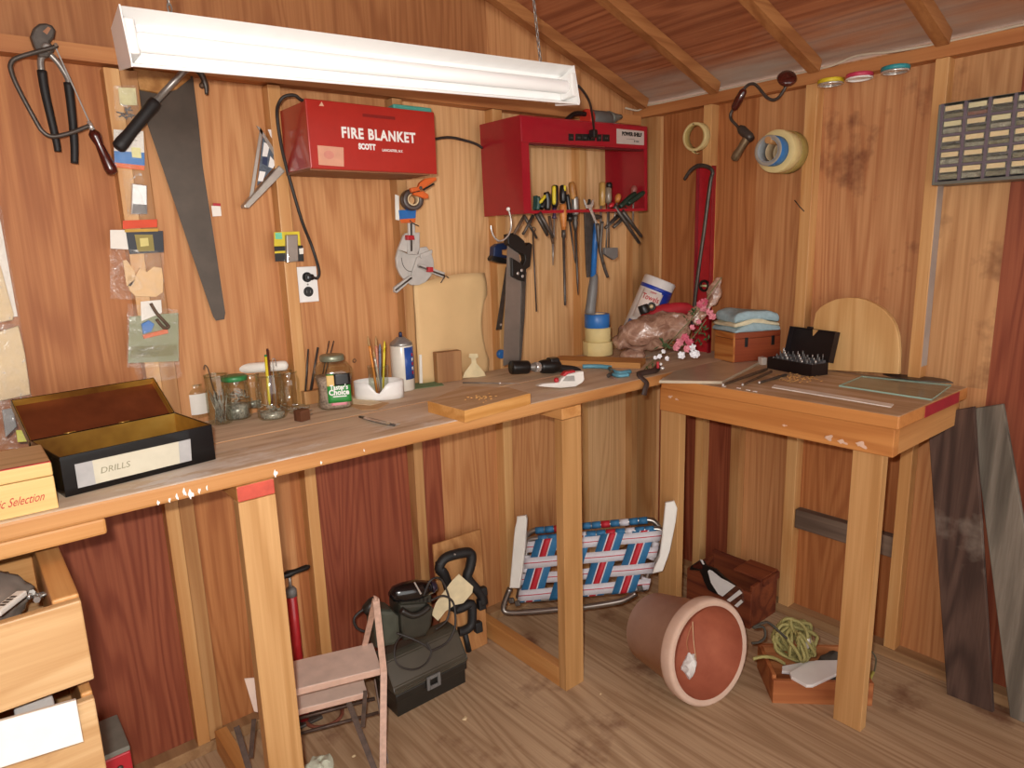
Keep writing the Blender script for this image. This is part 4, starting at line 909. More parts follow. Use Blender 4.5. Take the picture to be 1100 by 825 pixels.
# ================================================================ things on the right wall
MASK = flatmat('masking_tape', 'd8c48a', .7, var=.06)
MASKD = flatmat('masking_tape_aged', 'b79f5f', .7, var=.08)
def axis_pt(px, py, wallpt):
    "distance from the right wall at which a wall-normal line through wallpt passes the pixel"
    best = None
    for i in range(200):
        w = i*.002; p = V((-w, wallpt.y, wallpt.z)); d = p-CAM; z = d.dot(FW); x = 550+F*d.dot(RT)/z
        if best is None or abs(x-px) < best[0]: best = (abs(x-px), w)
    return best[1]
M = right(751, 147, .051)
t = thing('masking_tape_ring', 'nearly used-up roll of masking tape hung high on right wall stud', 'tape', M)
bm = BM(); ring(bm, .057, .0475, .0, .036, 32, M=R(.06, 'X')); obj('roll', bm, MASK, t)
bm = BM(); ring(bm, .0473, .0455, .001, .035, 32, M=R(.06, 'X')); obj('core', bm, MASKD, t)
bm = BM(); sheet(bm, 4, 2, lambda u, v: V((.02+.028*u-.035, -.056-.014*math.sin(u*2), .004+.03*v)), th=.0006); obj('tape_end', bm, MASK, t)
M = frame(M @ V((0, .044, -.004)), (0, -1, 0), (0, 0, 1))
bm = BM(); rod(bm, (0, 0, -.02), (0, .004, .05), .002, n=8); solo('nail', bm, RUSTY, 'nail through the masking tape ring high on the right wall', 'nail', M)
# stack of rolls on one peg
wp = on(848, 160.5, 0, -.05)
fw_ = axis_pt(825, 166, wp)
M = frame((-.0505, wp.y, wp.z), (0, -1, 0), (0, 0, 1)); Lp = max(.12, fw_-.05)
t = thing('tape_peg', 'wooden peg in the right wall holding three big tape rolls', 'peg', M)
bm = BM(); rod(bm, (0, .018, -.02), (0, .024, Lp+.004), .012, n=14); obj('peg', bm, PINE_DK, t)
seg = [(.0, .30, .077, 'tape_roll', 'tan tape roll hung against the wall, behind two others', flatmat('tan_tape', 'a28d4e', .6)),
       (.305, .66, .076, 'tape_roll', 'cream masking tape roll in the middle of the hung stack', MASK),
       (.665, 1.0, .054, 'tape_roll', 'blue tape roll in front of the hung stack of three', flatmat('blue_tape', '2f74b5', .5))]
for a, b, ro, nm, lab, mm in seg:
    q = thing(nm, lab, 'tape', M @ T(0, -.012, a*Lp), 'tape rolls hung on the wall peg')
    bm = BM(); ring(bm, ro, .042, 0, (b-a)*Lp, 36); o = obj('roll', bm, [mm, flatmat('tape_edge_grey', '9a958a', .7)] if ro < .07 else mm, q)
    if ro < .07:
        for f in o.data.polygons: f.material_index = 1 if abs(f.normal.z) > .7 else 0
    bm = BM(); ring(bm, .0418, .0385, .0005, (b-a)*Lp-.0005, 32); obj('core', bm, CREAM if ro > .07 else flatmat('grey_core', '9aa0a2', .6), q)
# brace
B7 = lambda x, y: (700+x/4.127, 50+y/4.127)
M = right(800, 130, .095)
t = thing('bit_brace', 'old bit brace with dark wooden knob hooked on the top plate', 'brace drill', M)
bm = BM(); tube(bm, lps(M, [B7(598, 165), B7(588, 190), B7(560, 228), B7(532, 236), B7(505, 220), B7(470, 178), B7(448, 165), B7(425, 172), B7(405, 195), B7(385, 235), B7(362, 275), B7(350, 300), B7(352, 322), B7(372, 345), B7(395, 368)], 0), .0058, 8, k=5); obj('crank', bm, STEEL_DK, t)
bm = BM(); a, b = lp(M, *B7(590, 175), 0), lp(M, *B7(604, 128), .028); turned(bm, a, b, [(.007, 0), (.011, .25), (.030, .5), (.036, .72), (.030, .92), (.012, 1)], 22); obj('head_knob', bm, MAROON, t)
bm = BM(); turned(bm, lp(M, *B7(412, 188), 0), lp(M, *B7(362, 282), 0), [(.009, 0), (.0145, .12), (.0165, .5), (.0145, .88), (.009, 1)], 18); obj('grip', bm, MAROON, t)
bm = BM(); turned(bm, lp(M, *B7(388, 358), 0), lp(M, *B7(445, 412), 0), [(.011, 0), (.018, .2), (.018, .8), (.012, 1)], 14); obj('ratchet', bm, STEEL_DK, t)
bm = BM(); turned(bm, lp(M, *B7(432, 392), 0), lp(M, *B7(362, 505), 0), [(.013, 0), (.0165, .15), (.015, .5), (.018, .8), (.015, .95), (.006, 1)], 16); obj('chuck', bm, flatmat('worn_brass_steel', '8d7b60', .45, .6), t)
# jar lids under the top plate
for px, py, col, lab in ((892, 92, YELLOW, 'yellow jar lid fixed under the top plate, leftmost of three'), (923, 86, flatmat('pink_lid', 'c23a58', .4), 'pink-red jar lid under the top plate, middle of three'), (961.5, 79, flatmat('teal_lid', '2c8f97', .4), 'teal jar lid under the top plate, nearest the parts cabinet')):
    p = on(px, py, 0, -.072); M = frame((p.x, p.y, 2.1085), (0, -1, 0), (1, 0, 0))
    t = thing('jar_lid', lab, 'lid', M, 'jar lids under the plate')
    bm = BM(); lathe(bm, [(.041, -.0005), (.043, -.002), (.043, -.0135), (.0418, -.014)], 32, M=T(0, 0, 0) @ R(PI, 'X') if False else Matrix.Scale(1, 4)); obj('lid_cap', bm, col, t)
    bm = BM(); ring(bm, .0425, .036, -.020, -.0142, 32); lathe(bm, [(.036, -.0146), (.0, -.0146)], 32, cap=False); obj('lid_rim', bm, STEEL_BR if 'pink' not in lab else WHITE, t)
# nail in the second stud
M = right(859, 222, .05)
bm = BM(); tube(bm, lps(M, [(864, 227), (859, 222), (853.5, 215)], .0), .0022, 7); solo('bent_nail', bm, RUSTY, 'bent rusty nail sticking from the second right-wall stud', 'nail', M)
# pry bar and red level
M = right(755, 260, .11)
t = thing('pry_bar', 'steel gooseneck pry bar leaning in front of the red level', 'pry bar', M)
pb = lps(M, [(744, 350), (745.5, 331), (751, 285), (756, 250), (763, 196), (765.5, 186), (762, 180), (751, 178), (742, 183), (735, 193)], 0)
bm = BM(); tube(bm, pb, lambda q: .0105 if q < .8 else .0105-.02*(q-.8), 8, k=5, flat_=.75); obj('bar', bm, STEEL_DK, t)
M = right(757, 250, .056)
t = thing('red_level', 'dark red level standing upright behind the pry bar', 'level', M)
q0, q1, q2 = lp(M, 748, 182, 0), lp(M, 769, 178, 0), lp(M, 766, 340, 0)
zb = (BH-.009) - M.translation.z
x0, x1, zt = -.036, .048, q1.y
bm = BM(); b2(bm, (x0, zb, .0), (x1, zt, .003)); obj('web', bm, REDPL, t)
DRD = flatmat('dark_red_enamel', '8e1822', .35, coat=.3)
for a, b in ((x0, x0+.006), (x1-.006, x1)):
    bm = BM(); b2(bm, (a, zb, .0031), (b, zt, .022), bev=.001); obj('flange', bm, DRD, t)
c = lp(M, 757, 307, .004)
bm = BM(); ring(bm, .026, .016, .0032, .012, 24, T(c.x, c.y, 0)); obj('vial_ring', bm, BLACK, t)
bm = BM(); rod(bm, (c.x-.015, c.y, .007), (c.x+.015, c.y, .007), .005, n=10); obj('vial', bm, flatmat('vial_green', 'cfd6a0', .2), t)
# white cable on the top plate
zc = 2.1545
pts = [on(672, 116, 1, -.056), V((-.10, -.058, 2.135)), V((-.062, -.055, 2.146)), V((-.058, -.07, 2.156)), V((-.052, -.2, zc)), V((-.050, -.45, zc)), V((-.05, -.75, zc)), V((-.052, -.90, zc+.002)), V((-.058, -1.0, zc+.016)), V((-.056, -1.12, zc+.004)), V((-.05, -1.3, zc)), V((-.055, -1.5, zc+.002)), V((-.05, -2.0, zc))]
bm = BM(); tube(bm, pts, .0042, 6, k=6); t = thingW('wall_cable', 'white cable stapled along the top plate of the right wall', 'cable', tuple(pts[3])); wob('cable', bm, flatmat('white_cable', 'cfc3ad', .5), t)
bm = BM(); box(bm, tuple(V((-.06, -.053, 2.160))), (.012, .012, .014), bev=.002); wob('cable_staple', bm, WHITE, t)
# parts cabinet
CX, CD = -.175, .12
tl_ = on(1007, 113, 0, CX); bl_ = on(1003, 199, 0, CX)
M = frame((CX, (tl_.y+bl_.y)/2, bl_.z), (0, -1, 0), (0, 0, 1)); CH = tl_.z-bl_.z
t = thing('parts_cabinet', 'grey plastic small-parts cabinet of clear drawers on the right wall', 'cabinet', M)
K = lambda x, y: (1000+x/7.17, 90+y/7.17)
px_ = (lp(M, *K(240, 640), 0).x - lp(M, *K(65, 640), 0).x); ncol = 6
x00 = lp(M, *K(65, 640), 0).x
CW = x00*2 + px_*ncol
PURP = flatmat('purple_grey_plastic', '6b606a', .4)
GREYG = flatmat('grey_green_plastic', '6b6c63', .45)
rows = 5; z0 = lp(M, *K(100, 745), 0).y; z1_ = lp(M, *K(100, 160), 0).y; rp = (z1_-z0)/rows
bm = BM(); b2(bm, (.003, .003, -CD), (CW-.003, CH-.003, -CD+.004)); obj('back_panel', bm, PURP, t)
bm = BM()
b2(bm, (0, 0, -CD), (.006, CH, .004), bev=.001); b2(bm, (CW-.006, 0, -CD), (CW, CH, .004), bev=.001); b2(bm, (.006, 0, -CD), (CW-.006, z0-.003, .004)); b2(bm, (.006, z1_+.002, -CD), (CW-.006, CH, .004))
obj('case', bm, GREYG, t)
bm = BM()
for i in range(ncol+1): b2(bm, (x00-.006+i*px_-.004, z0-.003, -CD), (x00-.006+i*px_+.004, z1_+.002, .001))
for j in range(1, rows): b2(bm, (.007, z0+j*rp-.0042, -CD), (CW-.007, z0+j*rp+.0018, .0005))
obj('dividers', bm, PURP, t)
CLEARD = NT('clear_drawer'); CLEARD.b.inputs['Base Color'].default_value = srgb('d9dccb'); CLEARD.b.inputs['Alpha'].default_value = .08; CLEARD.b.inputs['Roughness'].default_value = .12; CLEARD.b.inputs['Specular IOR Level'].default_value = .8
INS = [flatmat('aged_label', 'e3cc9b', .7), flatmat('aged_label_pale', 'd9d2a5', .7)]
CONT = [flatmat('mixed_fixings', '7d7a60', .25, .3, var=.95, nscale=220), flatmat('mixed_screws', 'a3a694', .25, .4, var=.95, nscale=260), flatmat('red_fixings', '7e3226', .5, var=.4), flatmat('dark_fixings', '3d3a30', .4, .5, var=.6, nscale=200)]
rc = random.Random(2)
for j in range(rows):
    for i in range(ncol):
        a = x00-.006+i*px_+.0045; b = x00-.006+(i+1)*px_-.0045; c0 = z0+j*rp+.0022; c1 = z0+(j+1)*rp-.0045
        bm = BM(); b2(bm, (a, c0, .0), (b, c1, .002)); b2(bm, (a, c0, -.09), (b, c0+.0015, 0)); b2(bm, (a, c0, -.09), (a+.0012, c1-.004, 0)); b2(bm, (b-.0012, c0, -.09), (b, c1-.004, 0))
        d = obj('drawer', bm, CLEARD.m, t)
        bm = BM(); b2(bm, (a+.003, c0+(c1-c0)*.58, -.0012), (b-.004, c1-.002, -.0004)); obj('drawer_label', bm, INS[(i+j) % 2 if j > 2 else 0], d)
        bm = BM(); hh = (c1-c0)*(.35+.25*rc.random())
        sheet(bm, 6, 5, lambda u, v: V((a+.002+(b-a-.004)*u, c0+.0018+hh*(.75+.35*rc.random())*(1-.2*v), -.003-.08*v)))
        bmesh.ops.solidify(bm, geom=list(bm.faces), thickness=.004)
        b2(bm, (a+.002, c0+.0016, -.083), (b-.002, c0+hh*.7, -.003))
        m_ = CONT[2] if (i, j) == (1, 4) else CONT[3] if (i, j) == (2, 4) else CONT[(i*3+j*5) % 2]
        obj('contents', bm, m_, d)
        bm = BM(); box(bm, ((a+b)/2, c0+.007, .005), (.014, .004, .008), bev=.001); obj('drawer_pull', bm, CLEARD.m, d)
# two barn boards leaning on the right wall
def board(name, label, quad, mm, th=.022):
    "quad: pixels of tl, tr, br, bl; bottom on the floor, top leaning on the wall"
    bl3 = on(*quad[3], 2, .0); br3 = on(*quad[2], 2, .0)
    return None
def lean(name, label, tl, tr_, bl, br, mm, th=.022):
    n = (tr_-tl).cross(bl-tl).normalized()
    if n.x > 0: n = -n
    bm = BM(); vs = [bm.verts.new(p) for p in (tl, tr_, br, bl)]; f = bm.faces.new(vs)
    r = bmesh.ops.extrude_face_region(bm, geom=[f])
    bmesh.ops.translate(bm, vec=-n*th, verts=[g for g in r['geom'] if isinstance(g, bmesh.types.BMVert)])
    zmin = min(v.co.z for v in bm.verts)
    for v in bm.verts:
        if v.co.z < .03: v.co.z = max(v.co.z-zmin, 0) if zmin < 0 else v.co.z
    for v in bm.verts: v.co.x = min(v.co.x, -.002)
    bmesh.ops.bevel(bm, geom=list(bm.edges), offset=.002, segments=1, affect='EDGES')
    return solo(name, bm, mm, label, 'board')
lean('barn_board', 'dark weathered brown board leaning on the right wall past the side bench', on(996, 446, 0, -.085), on(1046, 437, 0, -.085), V((-.125, -1.488, 0)), V((-.118, -1.622, 0)), BARN_DK, .02)
lean('barn_board', 'grey weathered board leaning behind the dark board, at right edge', on(1043, 439, 0, -.04), on(1077, 434, 0, -.04), V((-.10, -1.665, 0)), V((-.10, -1.80, 0)), BARN_GR, .02)
# plywood scrap leaning on the back wall
sc_ = [on(461, 580, 1, -.058), on(512, 570, 1, -.058), on(443, 722, 2, 0), on(521, 690, 2, 0)]
lean('plywood_scrap', 'offcut of pale plywood leaning on the back wall behind the black toolbox', V((-1.285, -.056, .445)), V((-1.055, -.056, .44)), V((-1.33, -.16, .0)), V((-1.12, -.16, 0)), wood('plywood_offcut', '9a6438', 'c79560', 'z', rings=8, grain=.4), .012)
# ================================================================ things on the long bench
def sz(P, px): return px*(V(P)-CAM).dot(FW)/F
ZT = BH + .0006
def thin_glass(name, tint='eef3ee', refl=1.0):
    k = NT(name); k.t.nodes.remove(k.b); out = k.t.nodes['Material Output']
    tr_ = k.n('ShaderNodeBsdfTransparent'); tr_.inputs[0].default_value = srgb(tint)
    gl = k.n('ShaderNodeBsdfGlossy'); gl.inputs['Roughness'].default_value = .05; gl.inputs[0].default_value = (1, 1, 1, 1)
    lw = k.n('ShaderNodeLayerWeight'); lw.inputs[0].default_value = .35
    f = k.math('MULTIPLY_ADD', lw.outputs['Facing'], .55*refl); k.t.nodes[-1].inputs[2].default_value = .05
    mx = k.n('ShaderNodeMixShader'); k.l(f, mx.inputs[0]); k.l(tr_.outputs[0], mx.inputs[1]); k.l(gl.outputs[0], mx.inputs[2]); k.l(mx.outputs[0], out.inputs[0])
    return k.m
JAR = thin_glass('jar_glass', 'f1f4ee', .5)
FILM = FILM
SCREWS = flatmat('loose_screws', 'b3aea4', .3, .25, var=.6, nscale=160)
# ---- cigar box
F1 = on(66, 545, 2, ZT); F1.x -= .004; M = frame(F1, (1, 0, 0), (0, 1, 0))
hx = lp(frame(F1, (1, 0, 0), (0, 0, 1)), 62, 494.7, 0).y; dep = lp(M, 33, 479, hx).y
t = thing('cigar_box', 'pale wooden box with red script lettering at the left bench edge', 'box', M)
CB = wood('cigar_box_wood', 'd2a765', 'efcf92', 'x', rings=4, grain=.25, rough=.5); CBT = wood('cigar_box_lid', 'b28b5c', 'd5b283', 'x', rings=5, grain=.5, rough=.5)
hl = lp(frame(F1, (1, 0, 0), (0, 0, 1)), 62, 509.5, 0).y
bm = BM(); b2(bm, (-.26, 0, 0), (0, dep, hl-.0012), bev=.002); obj('body', bm, CB, t)
bm = BM(); b2(bm, (-.26, 0, hl), (0, dep, hx), bev=.003); lid_ = obj('lid', bm, [CB, CBT], t)
for f in lid_.data.polygons: f.material_index = 1 if f.normal.z > .7 else 0
bm = BM(); b2(bm, (-.259, .001, hx-.0015), (-.001, .010, hx+.0006)); obj('red_edge_stripe', bm, flatmat('red_print', 'c4453a', .6), t)
FRM = R(PI/2, 'X')
ch = hl/2-.004
o = text('ic Selection', .0245, flatmat('red_script', 'b5342b', .6), t, T(0, -.0006, ch) @ FRM, 0, .66, shear=.38)
mx_ = max(v.co.x for v in o.data.vertices)
for v in o.data.vertices: v.co.x += -.020-mx_
# ---- black tin
F0 = on(70.7, 534.7, 2, ZT); F1 = on(232, 493.3, 2, ZT); M = frame(F0, F1-F0, (0, 1, 0)); Wt = (F1-F0).length
MV = frame(F0, F1-F0, (0, 0, 1)); Ht = lp(MV, 64, 492, 0).y; Ht = (Ht + lp(MV, 228, 455, 0).y)/2
Dt = lp(M, 196, 441, Ht).y
BLKJ = flatmat('black_japanned_tin', '0b090a', .2, .0, spec=.3, var=.2, coat=.15)
GOLD = NT('gold_lacquer'); v_ = GOLD.coord(); n_ = GOLD.noise(v_, 5, 4, .6)
GOLD.l(GOLD.ramp(n_, [(.3, '7a5020'), (.55, 'b58a3a'), (.8, 'd6b25e')]), GOLD.b.inputs['Base Color']); GOLD.b.inputs['Metallic'].default_value = .5; GOLD.b.inputs['Roughness'].default_value = .28
LACQ = NT('brown_lacquer'); v_ = LACQ.coord(); n_ = LACQ.noise(v_, 7, 4, .6)
LACQ.l(LACQ.ramp(n_, [(.3, '5e2e1a'), (.7, '87492a')]), LACQ.b.inputs['Base Color']); LACQ.b.inputs['Metallic'].default_value = .45; LACQ.b.inputs['Roughness'].default_value = .35
t = thing('metal_tin', 'open black tin with gold inside and masking-tape label on the front', 'tin', M)
th = .002
bm = BM(); b2(bm, (0, 0, 0), (Wt, th, Ht), bev=.0008); b2(bm, (0, Dt-th, 0), (Wt, Dt, Ht)); b2(bm, (0, th, 0), (th, Dt-th, Ht)); b2(bm, (Wt-th, th, 0), (Wt, Dt-th, Ht)); b2(bm, (th, th, 0), (Wt-th, Dt-th, .002)); obj('body', bm, BLKJ, t)
bm = BM(); e = th+.0005
b2(bm, (e, e, .0022), (Wt-e, e+.0008, Ht-.002)); b2(bm, (e, Dt-e-.0008, .0022), (Wt-e, Dt-e, Ht-.002)); b2(bm, (e, e, .0022), (e+.0008, Dt-e, Ht-.002)); b2(bm, (Wt-e-.0008, e, .0022), (Wt-e, Dt-e, Ht-.002)); b2(bm, (e, e, .0022), (Wt-e, Dt-e, .003)); obj('gold_lining', bm, GOLD.m, t)
card(MV, [(80, 499), (204.5, 471.5), (206, 494.5), (84, 524.5)], .0006, flatmat('masking_label', 'c8c1ac', .7, var=.06), t, 'label') ; lab = t.children[-1]
bpy.data.objects.remove(lab) if False else None
def vcard(par, MVf, pts, w, m, name):
    bm = BM(); tr(bm, MVf, pts, w, w+.0008); bmesh.ops.transform(bm, matrix=MVf, verts=bm.verts); return wob(name, bm, m, par)
bpy.data.objects.remove([c for c in COL.objects if c.parent == t and c.name.startswith('label')][0])
vcard(t, MV, [(80, 499), (204.5, 471.5), (206, 494.5), (84, 524.5)], .0004, flatmat('masking_label', 'c8c1ac', .7, var=.06), 'tape_label')
vcard(t, MV, [(80, 499), (99, 494.8), (103, 520), (84, 524.5)], .0014, flatmat('grey_tape', 'a9a7a6', .5), 'tape_end'); vcard(t, MV, [(192, 474.4), (204.5, 471.5), (206, 494.5), (193.5, 497.5)], .0014, flatmat('grey_tape2', 'a9a7a6', .5), 'tape_end')
c = lp(MV, 124, 502, 0)
text('DRILLS', .019, flatmat('pencil_grey', '8f8a72', .7), t, T(c.x, -.0015, c.y) @ FRM, 0, 1.05, name='pencil_lettering', shear=.2)
# lid leaning back from the rear edge: traced plane through the hinge and the far lid edge
hingeL = M @ V((0, Dt, Ht)); hingeR = M @ V((Wt, Dt, Ht))
La = M @ V((-.004, Dt+.002, Ht)); 
# find lean angle so that the lid's far edge passes through the photo pixels
best = None
for i in range(5, 85):
    a = math.radians(i); up = V((0, math.cos(a), math.sin(a)))
    MLx = M @ frame((0, Dt+.003, Ht), (1, 0, 0), up)
    p, q = lp(MLx, 1.3, 432, 0), lp(MLx, 165, 405, 0)
    s = abs(p.x-(-.0)) + abs(q.x-Wt)
    if best is None or s < best[0]: best = (s, a, p, q)
a = best[1]; LH = max(.06, min(.2, (best[2].y+best[3].y)/2))
LM = M @ frame((0, Dt+.003, Ht), (1, 0, 0), (0, math.cos(a), math.sin(a))); LB = M.inverted() @ LM
LD = .022
bm = BM(); b2(bm, (0, 0, -LD), (Wt, LH, -LD+.0012), bev=.0004)
b2(bm, (0, 0, -LD), (.0014, LH, 0)); b2(bm, (Wt-.0014, 0, -LD), (Wt, LH, 0)); b2(bm, (.0014, LH-.0014, -LD), (Wt-.0014, LH, 0)); b2(bm, (.0014, 0, -LD), (Wt-.0014, .0014, -.012))
bmesh.ops.transform(bm, matrix=LB, verts=bm.verts); lid = obj('lid', bm, BLKJ, t)
bm = BM(); b2(bm, (.002, .002, -LD+.0014), (Wt-.002, LH-.002, -LD+.0020)); bmesh.ops.transform(bm, matrix=LB, verts=bm.verts); obj('lid_lining', bm, LACQ.m, lid)
bm = BM(); b2(bm, (.0016, LH-.0030, -LD+.002), (Wt-.0016, LH-.0016, -.0005)); b2(bm, (.0016, .002, -LD+.002), (.003, LH-.003, -.0005)); b2(bm, (Wt-.003, .002, -LD+.002), (Wt-.0016, LH-.003, -.0005)); bmesh.ops.transform(bm, matrix=LB, verts=bm.verts); obj('lid_rim', bm, GOLD.m, lid)
for fx in (.25, .62):
    bm = BM(); rod(bm, (Wt*fx-.012, Dt+.001, Ht), (Wt*fx+.012, Dt+.001, Ht), .002, n=8); obj('hinge', bm, GOLD.m, t)
# ---- jars
def stand(px, py): return on(px, py, 2, ZT)
def mjar(name, label, px, pyb, wpx, hpx, fill=.6, lid=None, cont='screws', neck=.85, group='glass jars on the long bench', yoff=0, cat='jar'):
    P = stand(px, pyb); r = sz(P, wpx)/2; h = sz(P, hpx)
    P = P + V((math.sin(YAW), math.cos(YAW), 0))*r*.9      # the pixel marks the front of the foot
    t = thing(name, label, cat, Matrix.Translation((P.x, P.y, ZT)), group)
    bm = BM(); lathe(bm, [(r*.2, .001), (r*.9, .0005), (r, .006), (r, h*.74), (r*.97, h*.80), (r*neck, h*.88), (r*neck, h)], 28, cap=False); obj('glass', bm, JAR, t)
    bm = BM(); ring(bm, r*neck+.0012, r*neck-.0015, h*.955, h*.99, 28) if not lid else ring(bm, r*neck+.001, r*neck-.0015, h*.87, h*.885, 28); obj('rim', bm, JAR, t)
    if lid:
        bm = BM(); lathe(bm, [(r*neck+.0015, h*.93), (r*neck+.003, h*.935), (r*neck+.003, h*1.03), (r*neck+.001, h*1.045), (0, h*1.047)], 28); obj('lid', bm, lid, t)
    rj = random.Random(int(px))
    if cont == 'screws':
        bm = BM()
        for i in range(46):
            a = rj.uniform(0, 2*PI); q = r*.86*math.sqrt(rj.random()); z = .005+rj.random()*h*fill*.9
            p = V((q*math.cos(a), q*math.sin(a), z)); d = V((rj.uniform(-1, 1), rj.uniform(-1, 1), rj.uniform(-.5, .5))).normalized()*min(.010, r*.9-q+.004)
            rod(bm, p-d, p+d, .0016, .0011, n=5)
        lathe(bm, [(r*.8, .003), (r*.84, h*fill*.5), (0, h*fill*.55)], 14)
        o = obj('screws', bm, SCREWS, t); o['kind'] = 'stuff'
    if cont == 'nails':
        bm = BM()
        for i in range(26):
            a = rj.uniform(0, 2*PI); q = r*.55*math.sqrt(rj.random()); b = rj.uniform(0, 2*PI); q2 = r*.8*math.sqrt(rj.random())
            p, p2 = V((q*math.cos(a), q*math.sin(a), .004)), V((q2*math.cos(b), q2*math.sin(b), h*fill*rj.uniform(.8, 1.1)))
            rod(bm, p, p2, .0012, n=5)
        o = obj('nails', bm, SCREWS, t); o['kind'] = 'stuff'
    return t, P, r, h
t, P, r, h = mjar('glass_jar', 'short jar with a wrapped white label beside the tin lid', 207, 450, 29, 37, .2, None, None)
bm = BM(); lathe(bm, [(r*1.006, h*.12), (r*1.006, h*.72)], 28, cap=False); obj('paper_label', bm, PAPER, t)
t, P, r, h = mjar('drinking_glass', 'tall narrow glass of nails in front of the green-lidded jar', 233, 457, 25, 54, .62, None, 'nails', .98, cat='glass')
bm = BM(); tube(bm, [(r*.3, 0, .01), (-r*.3, 0, h*.7), (-r*.55, 0, h*1.12), (-r*.75, .002, h*1.2), (-r*.9, 0, h*1.12)], .0016, 6, k=4); obj('long_hook', bm, RUSTY, t)
mjar('screw_jar', 'jar with green metal lid nearly full of small screws', 251, 452, 29, 45, .68, GREEN)
t, P, r, h = mjar('pen_jar', 'large open jar with markers standing, right of green-lidded jar', 288.6, 452, 31, 49, .28, None, 'screws', .9)
for x, y, hh, c_, rr_ in ((-.006, .0, 1.38, YELLOW, .0042), (.004, .008, 1.50, flatmat('brown_pen', '5a2a1e', .4), .0036)):
    q = thing('marker', 'yellow-green marker standing in the open jar' if c_ is YELLOW else 'dark brown pen standing in the open jar', 'pen', Matrix.Translation((P.x+x, P.y+y, ZT+h*.3)))
    bm = BM(); turned(bm, (0, 0, 0), (.003, 0, h*(hh-.3)), [(rr_*.5, 0), (rr_, .08), (rr_, 1)], 10); obj('barrel', bm, c_, q)
    bm = BM(); turned(bm, (.003, 0, h*(hh-.3)), (.0032, 0, h*(hh-.3)+.006), [(rr_*1.05, 0), (rr_*.8, 1)], 10); obj('cap', bm, GREEN if c_ is YELLOW else MAROON, q)
q = thing('wire_hooks', 'thin wire hook standing in the open jar', 'hook', Matrix.Translation((P.x+.012, P.y-.004, ZT+h*.3)))
bm = BM(); tube(bm, [(0, 0, 0), (.002, 0, h*.9), (.006, 0, h*1.02), (.011, 0, h*.98), (.011, 0, h*.85)], .0012, 6, k=4); obj('wire', bm, STEEL, q)
mjar('empty_jar', 'clear jar behind the open pen jar, against the wall', 308, 438, 24, 38, .1, None, None, group='glass jars on the long bench')
mjar('back_jar', 'clear jar hidden behind pen jar and green-lidded jar', 268, 440, 24, 38, .45, None, 'screws')
# white roll resting on the two back jars
jA, jB = [o for o in COL.objects if o.get('label', '').startswith('clear jar')]
ja, jb = (jB, jA) if jA.location.x > jB.location.x else (jA, jB)
pA = on(256, 394, 1, jb.location.y*.5+ja.location.y*.5-.002); pB = on(306, 394, 1, jb.location.y*.5+ja.location.y*.5-.002)
jh = sz(jb.location, 38); zz = ZT+jh+.0165
a, b = V((pA.x, ja.location.y, zz)), V((pB.x, jb.location.y, zz))
bm = BM(); turned(bm, a, b, [(.006, 0), (.0165, .04), (.0165, .5), (.016, .92), (.013, .97), (.004, 1)], 20)
solo('paper_roll', bm, PAPER, 'white rolled paper tube lying across the jars by the wall', 'paper roll')
# dish of screws
P = stand(316, 446); r = sz(P, 26)/2; P += V((math.sin(YAW), math.cos(YAW), 0))*r
t = thing('glass_dish', 'low glass dish of screws between pen jar and brown block', 'dish', Matrix.Translation((P.x, P.y, ZT)))
bm = BM(); lathe(bm, [(r*.1, .001), (r*.7, .0005), (r, .012), (r*1.02, .019)], 26, cap=False); obj('glass', bm, JAR, t)
bm = BM(); rj = random.Random(4)
for i in range(34):
    a = rj.uniform(0, 2*PI); q = r*.75*math.sqrt(rj.random()); p = V((q*math.cos(a), q*math.sin(a), .005+rj.random()*.010)); d = V((rj.uniform(-1, 1), rj.uniform(-1, 1), rj.uniform(-.3, .3)))*.006
    rod(bm, p-d, p+d, .0016, .001, n=5)
obj('screws', bm, SCREWS, t)['kind'] = 'stuff'
# brown block with nails
P = stand(326, 452); M = Matrix.Translation((P.x, P.y+.008, ZT)) @ R(.3, 'Z'); s = sz(P, 12)
t = thing('nail_block', 'small dark brown block with nails sticking out, right of glass dish', 'block', M)
bm = BM(); box(bm, (0, 0, s/2), (s, s, s), bev=.001); obj('block', bm, wood('dark_block', '4a2a1a', '6e452e', 'x'), t)
for zf in (.35, .75):
    bm = BM(); rod(bm, (s*.4, -.004, s*zf), (s*1.05, -.006, s*zf+.001), .0012, n=6); obj('nail', bm, STEEL, t)
# coffee jar
P = stand(356.5, 441); W = sz(P, 41); H = sz(P, 58); P += V((math.sin(YAW), math.cos(YAW), 0))*W*.42
M = Matrix.Translation((P.x, P.y, ZT)) @ R(-YAW*.62, 'Z')
t = thing('coffee_jar', 'instant coffee jar with green and black label and metal lid', 'jar', M)
def ov(prof, n=36, fy=.82, M=None, pw=3.2):
    bm = BM(); rings = []
    for r, z in prof:
        rr_ = []
        for i in range(n):
            c_, s_ = math.cos(2*PI*i/n), math.sin(2*PI*i/n); k = (abs(c_)**pw+abs(s_)**pw)**(-1/pw)
            k = 1 + (k-1)*min(1, r/(W*.45))
            rr_.append(bm.verts.new((r*c_*k, r*fy*s_*k, z)))
        rings.append(rr_)
    for a, b in zip(rings, rings[1:]):
        for i in range(n): f = bm.faces.new((a[i], a[(i+1) % n], b[(i+1) % n], b[i])); f.smooth = True
    return bm
hw = W/2
bm = ov([(hw*.3, .001), (hw*.8, .001), (hw*.93, H*.05), (hw*.86, H*.22), (hw*.86, H*.40), (hw, H*.62), (hw*.98, H*.74), (hw*.75, H*.85), (hw*.60, H*.88), (hw*.60, H*.92)]); obj('glass', bm, JAR, t)
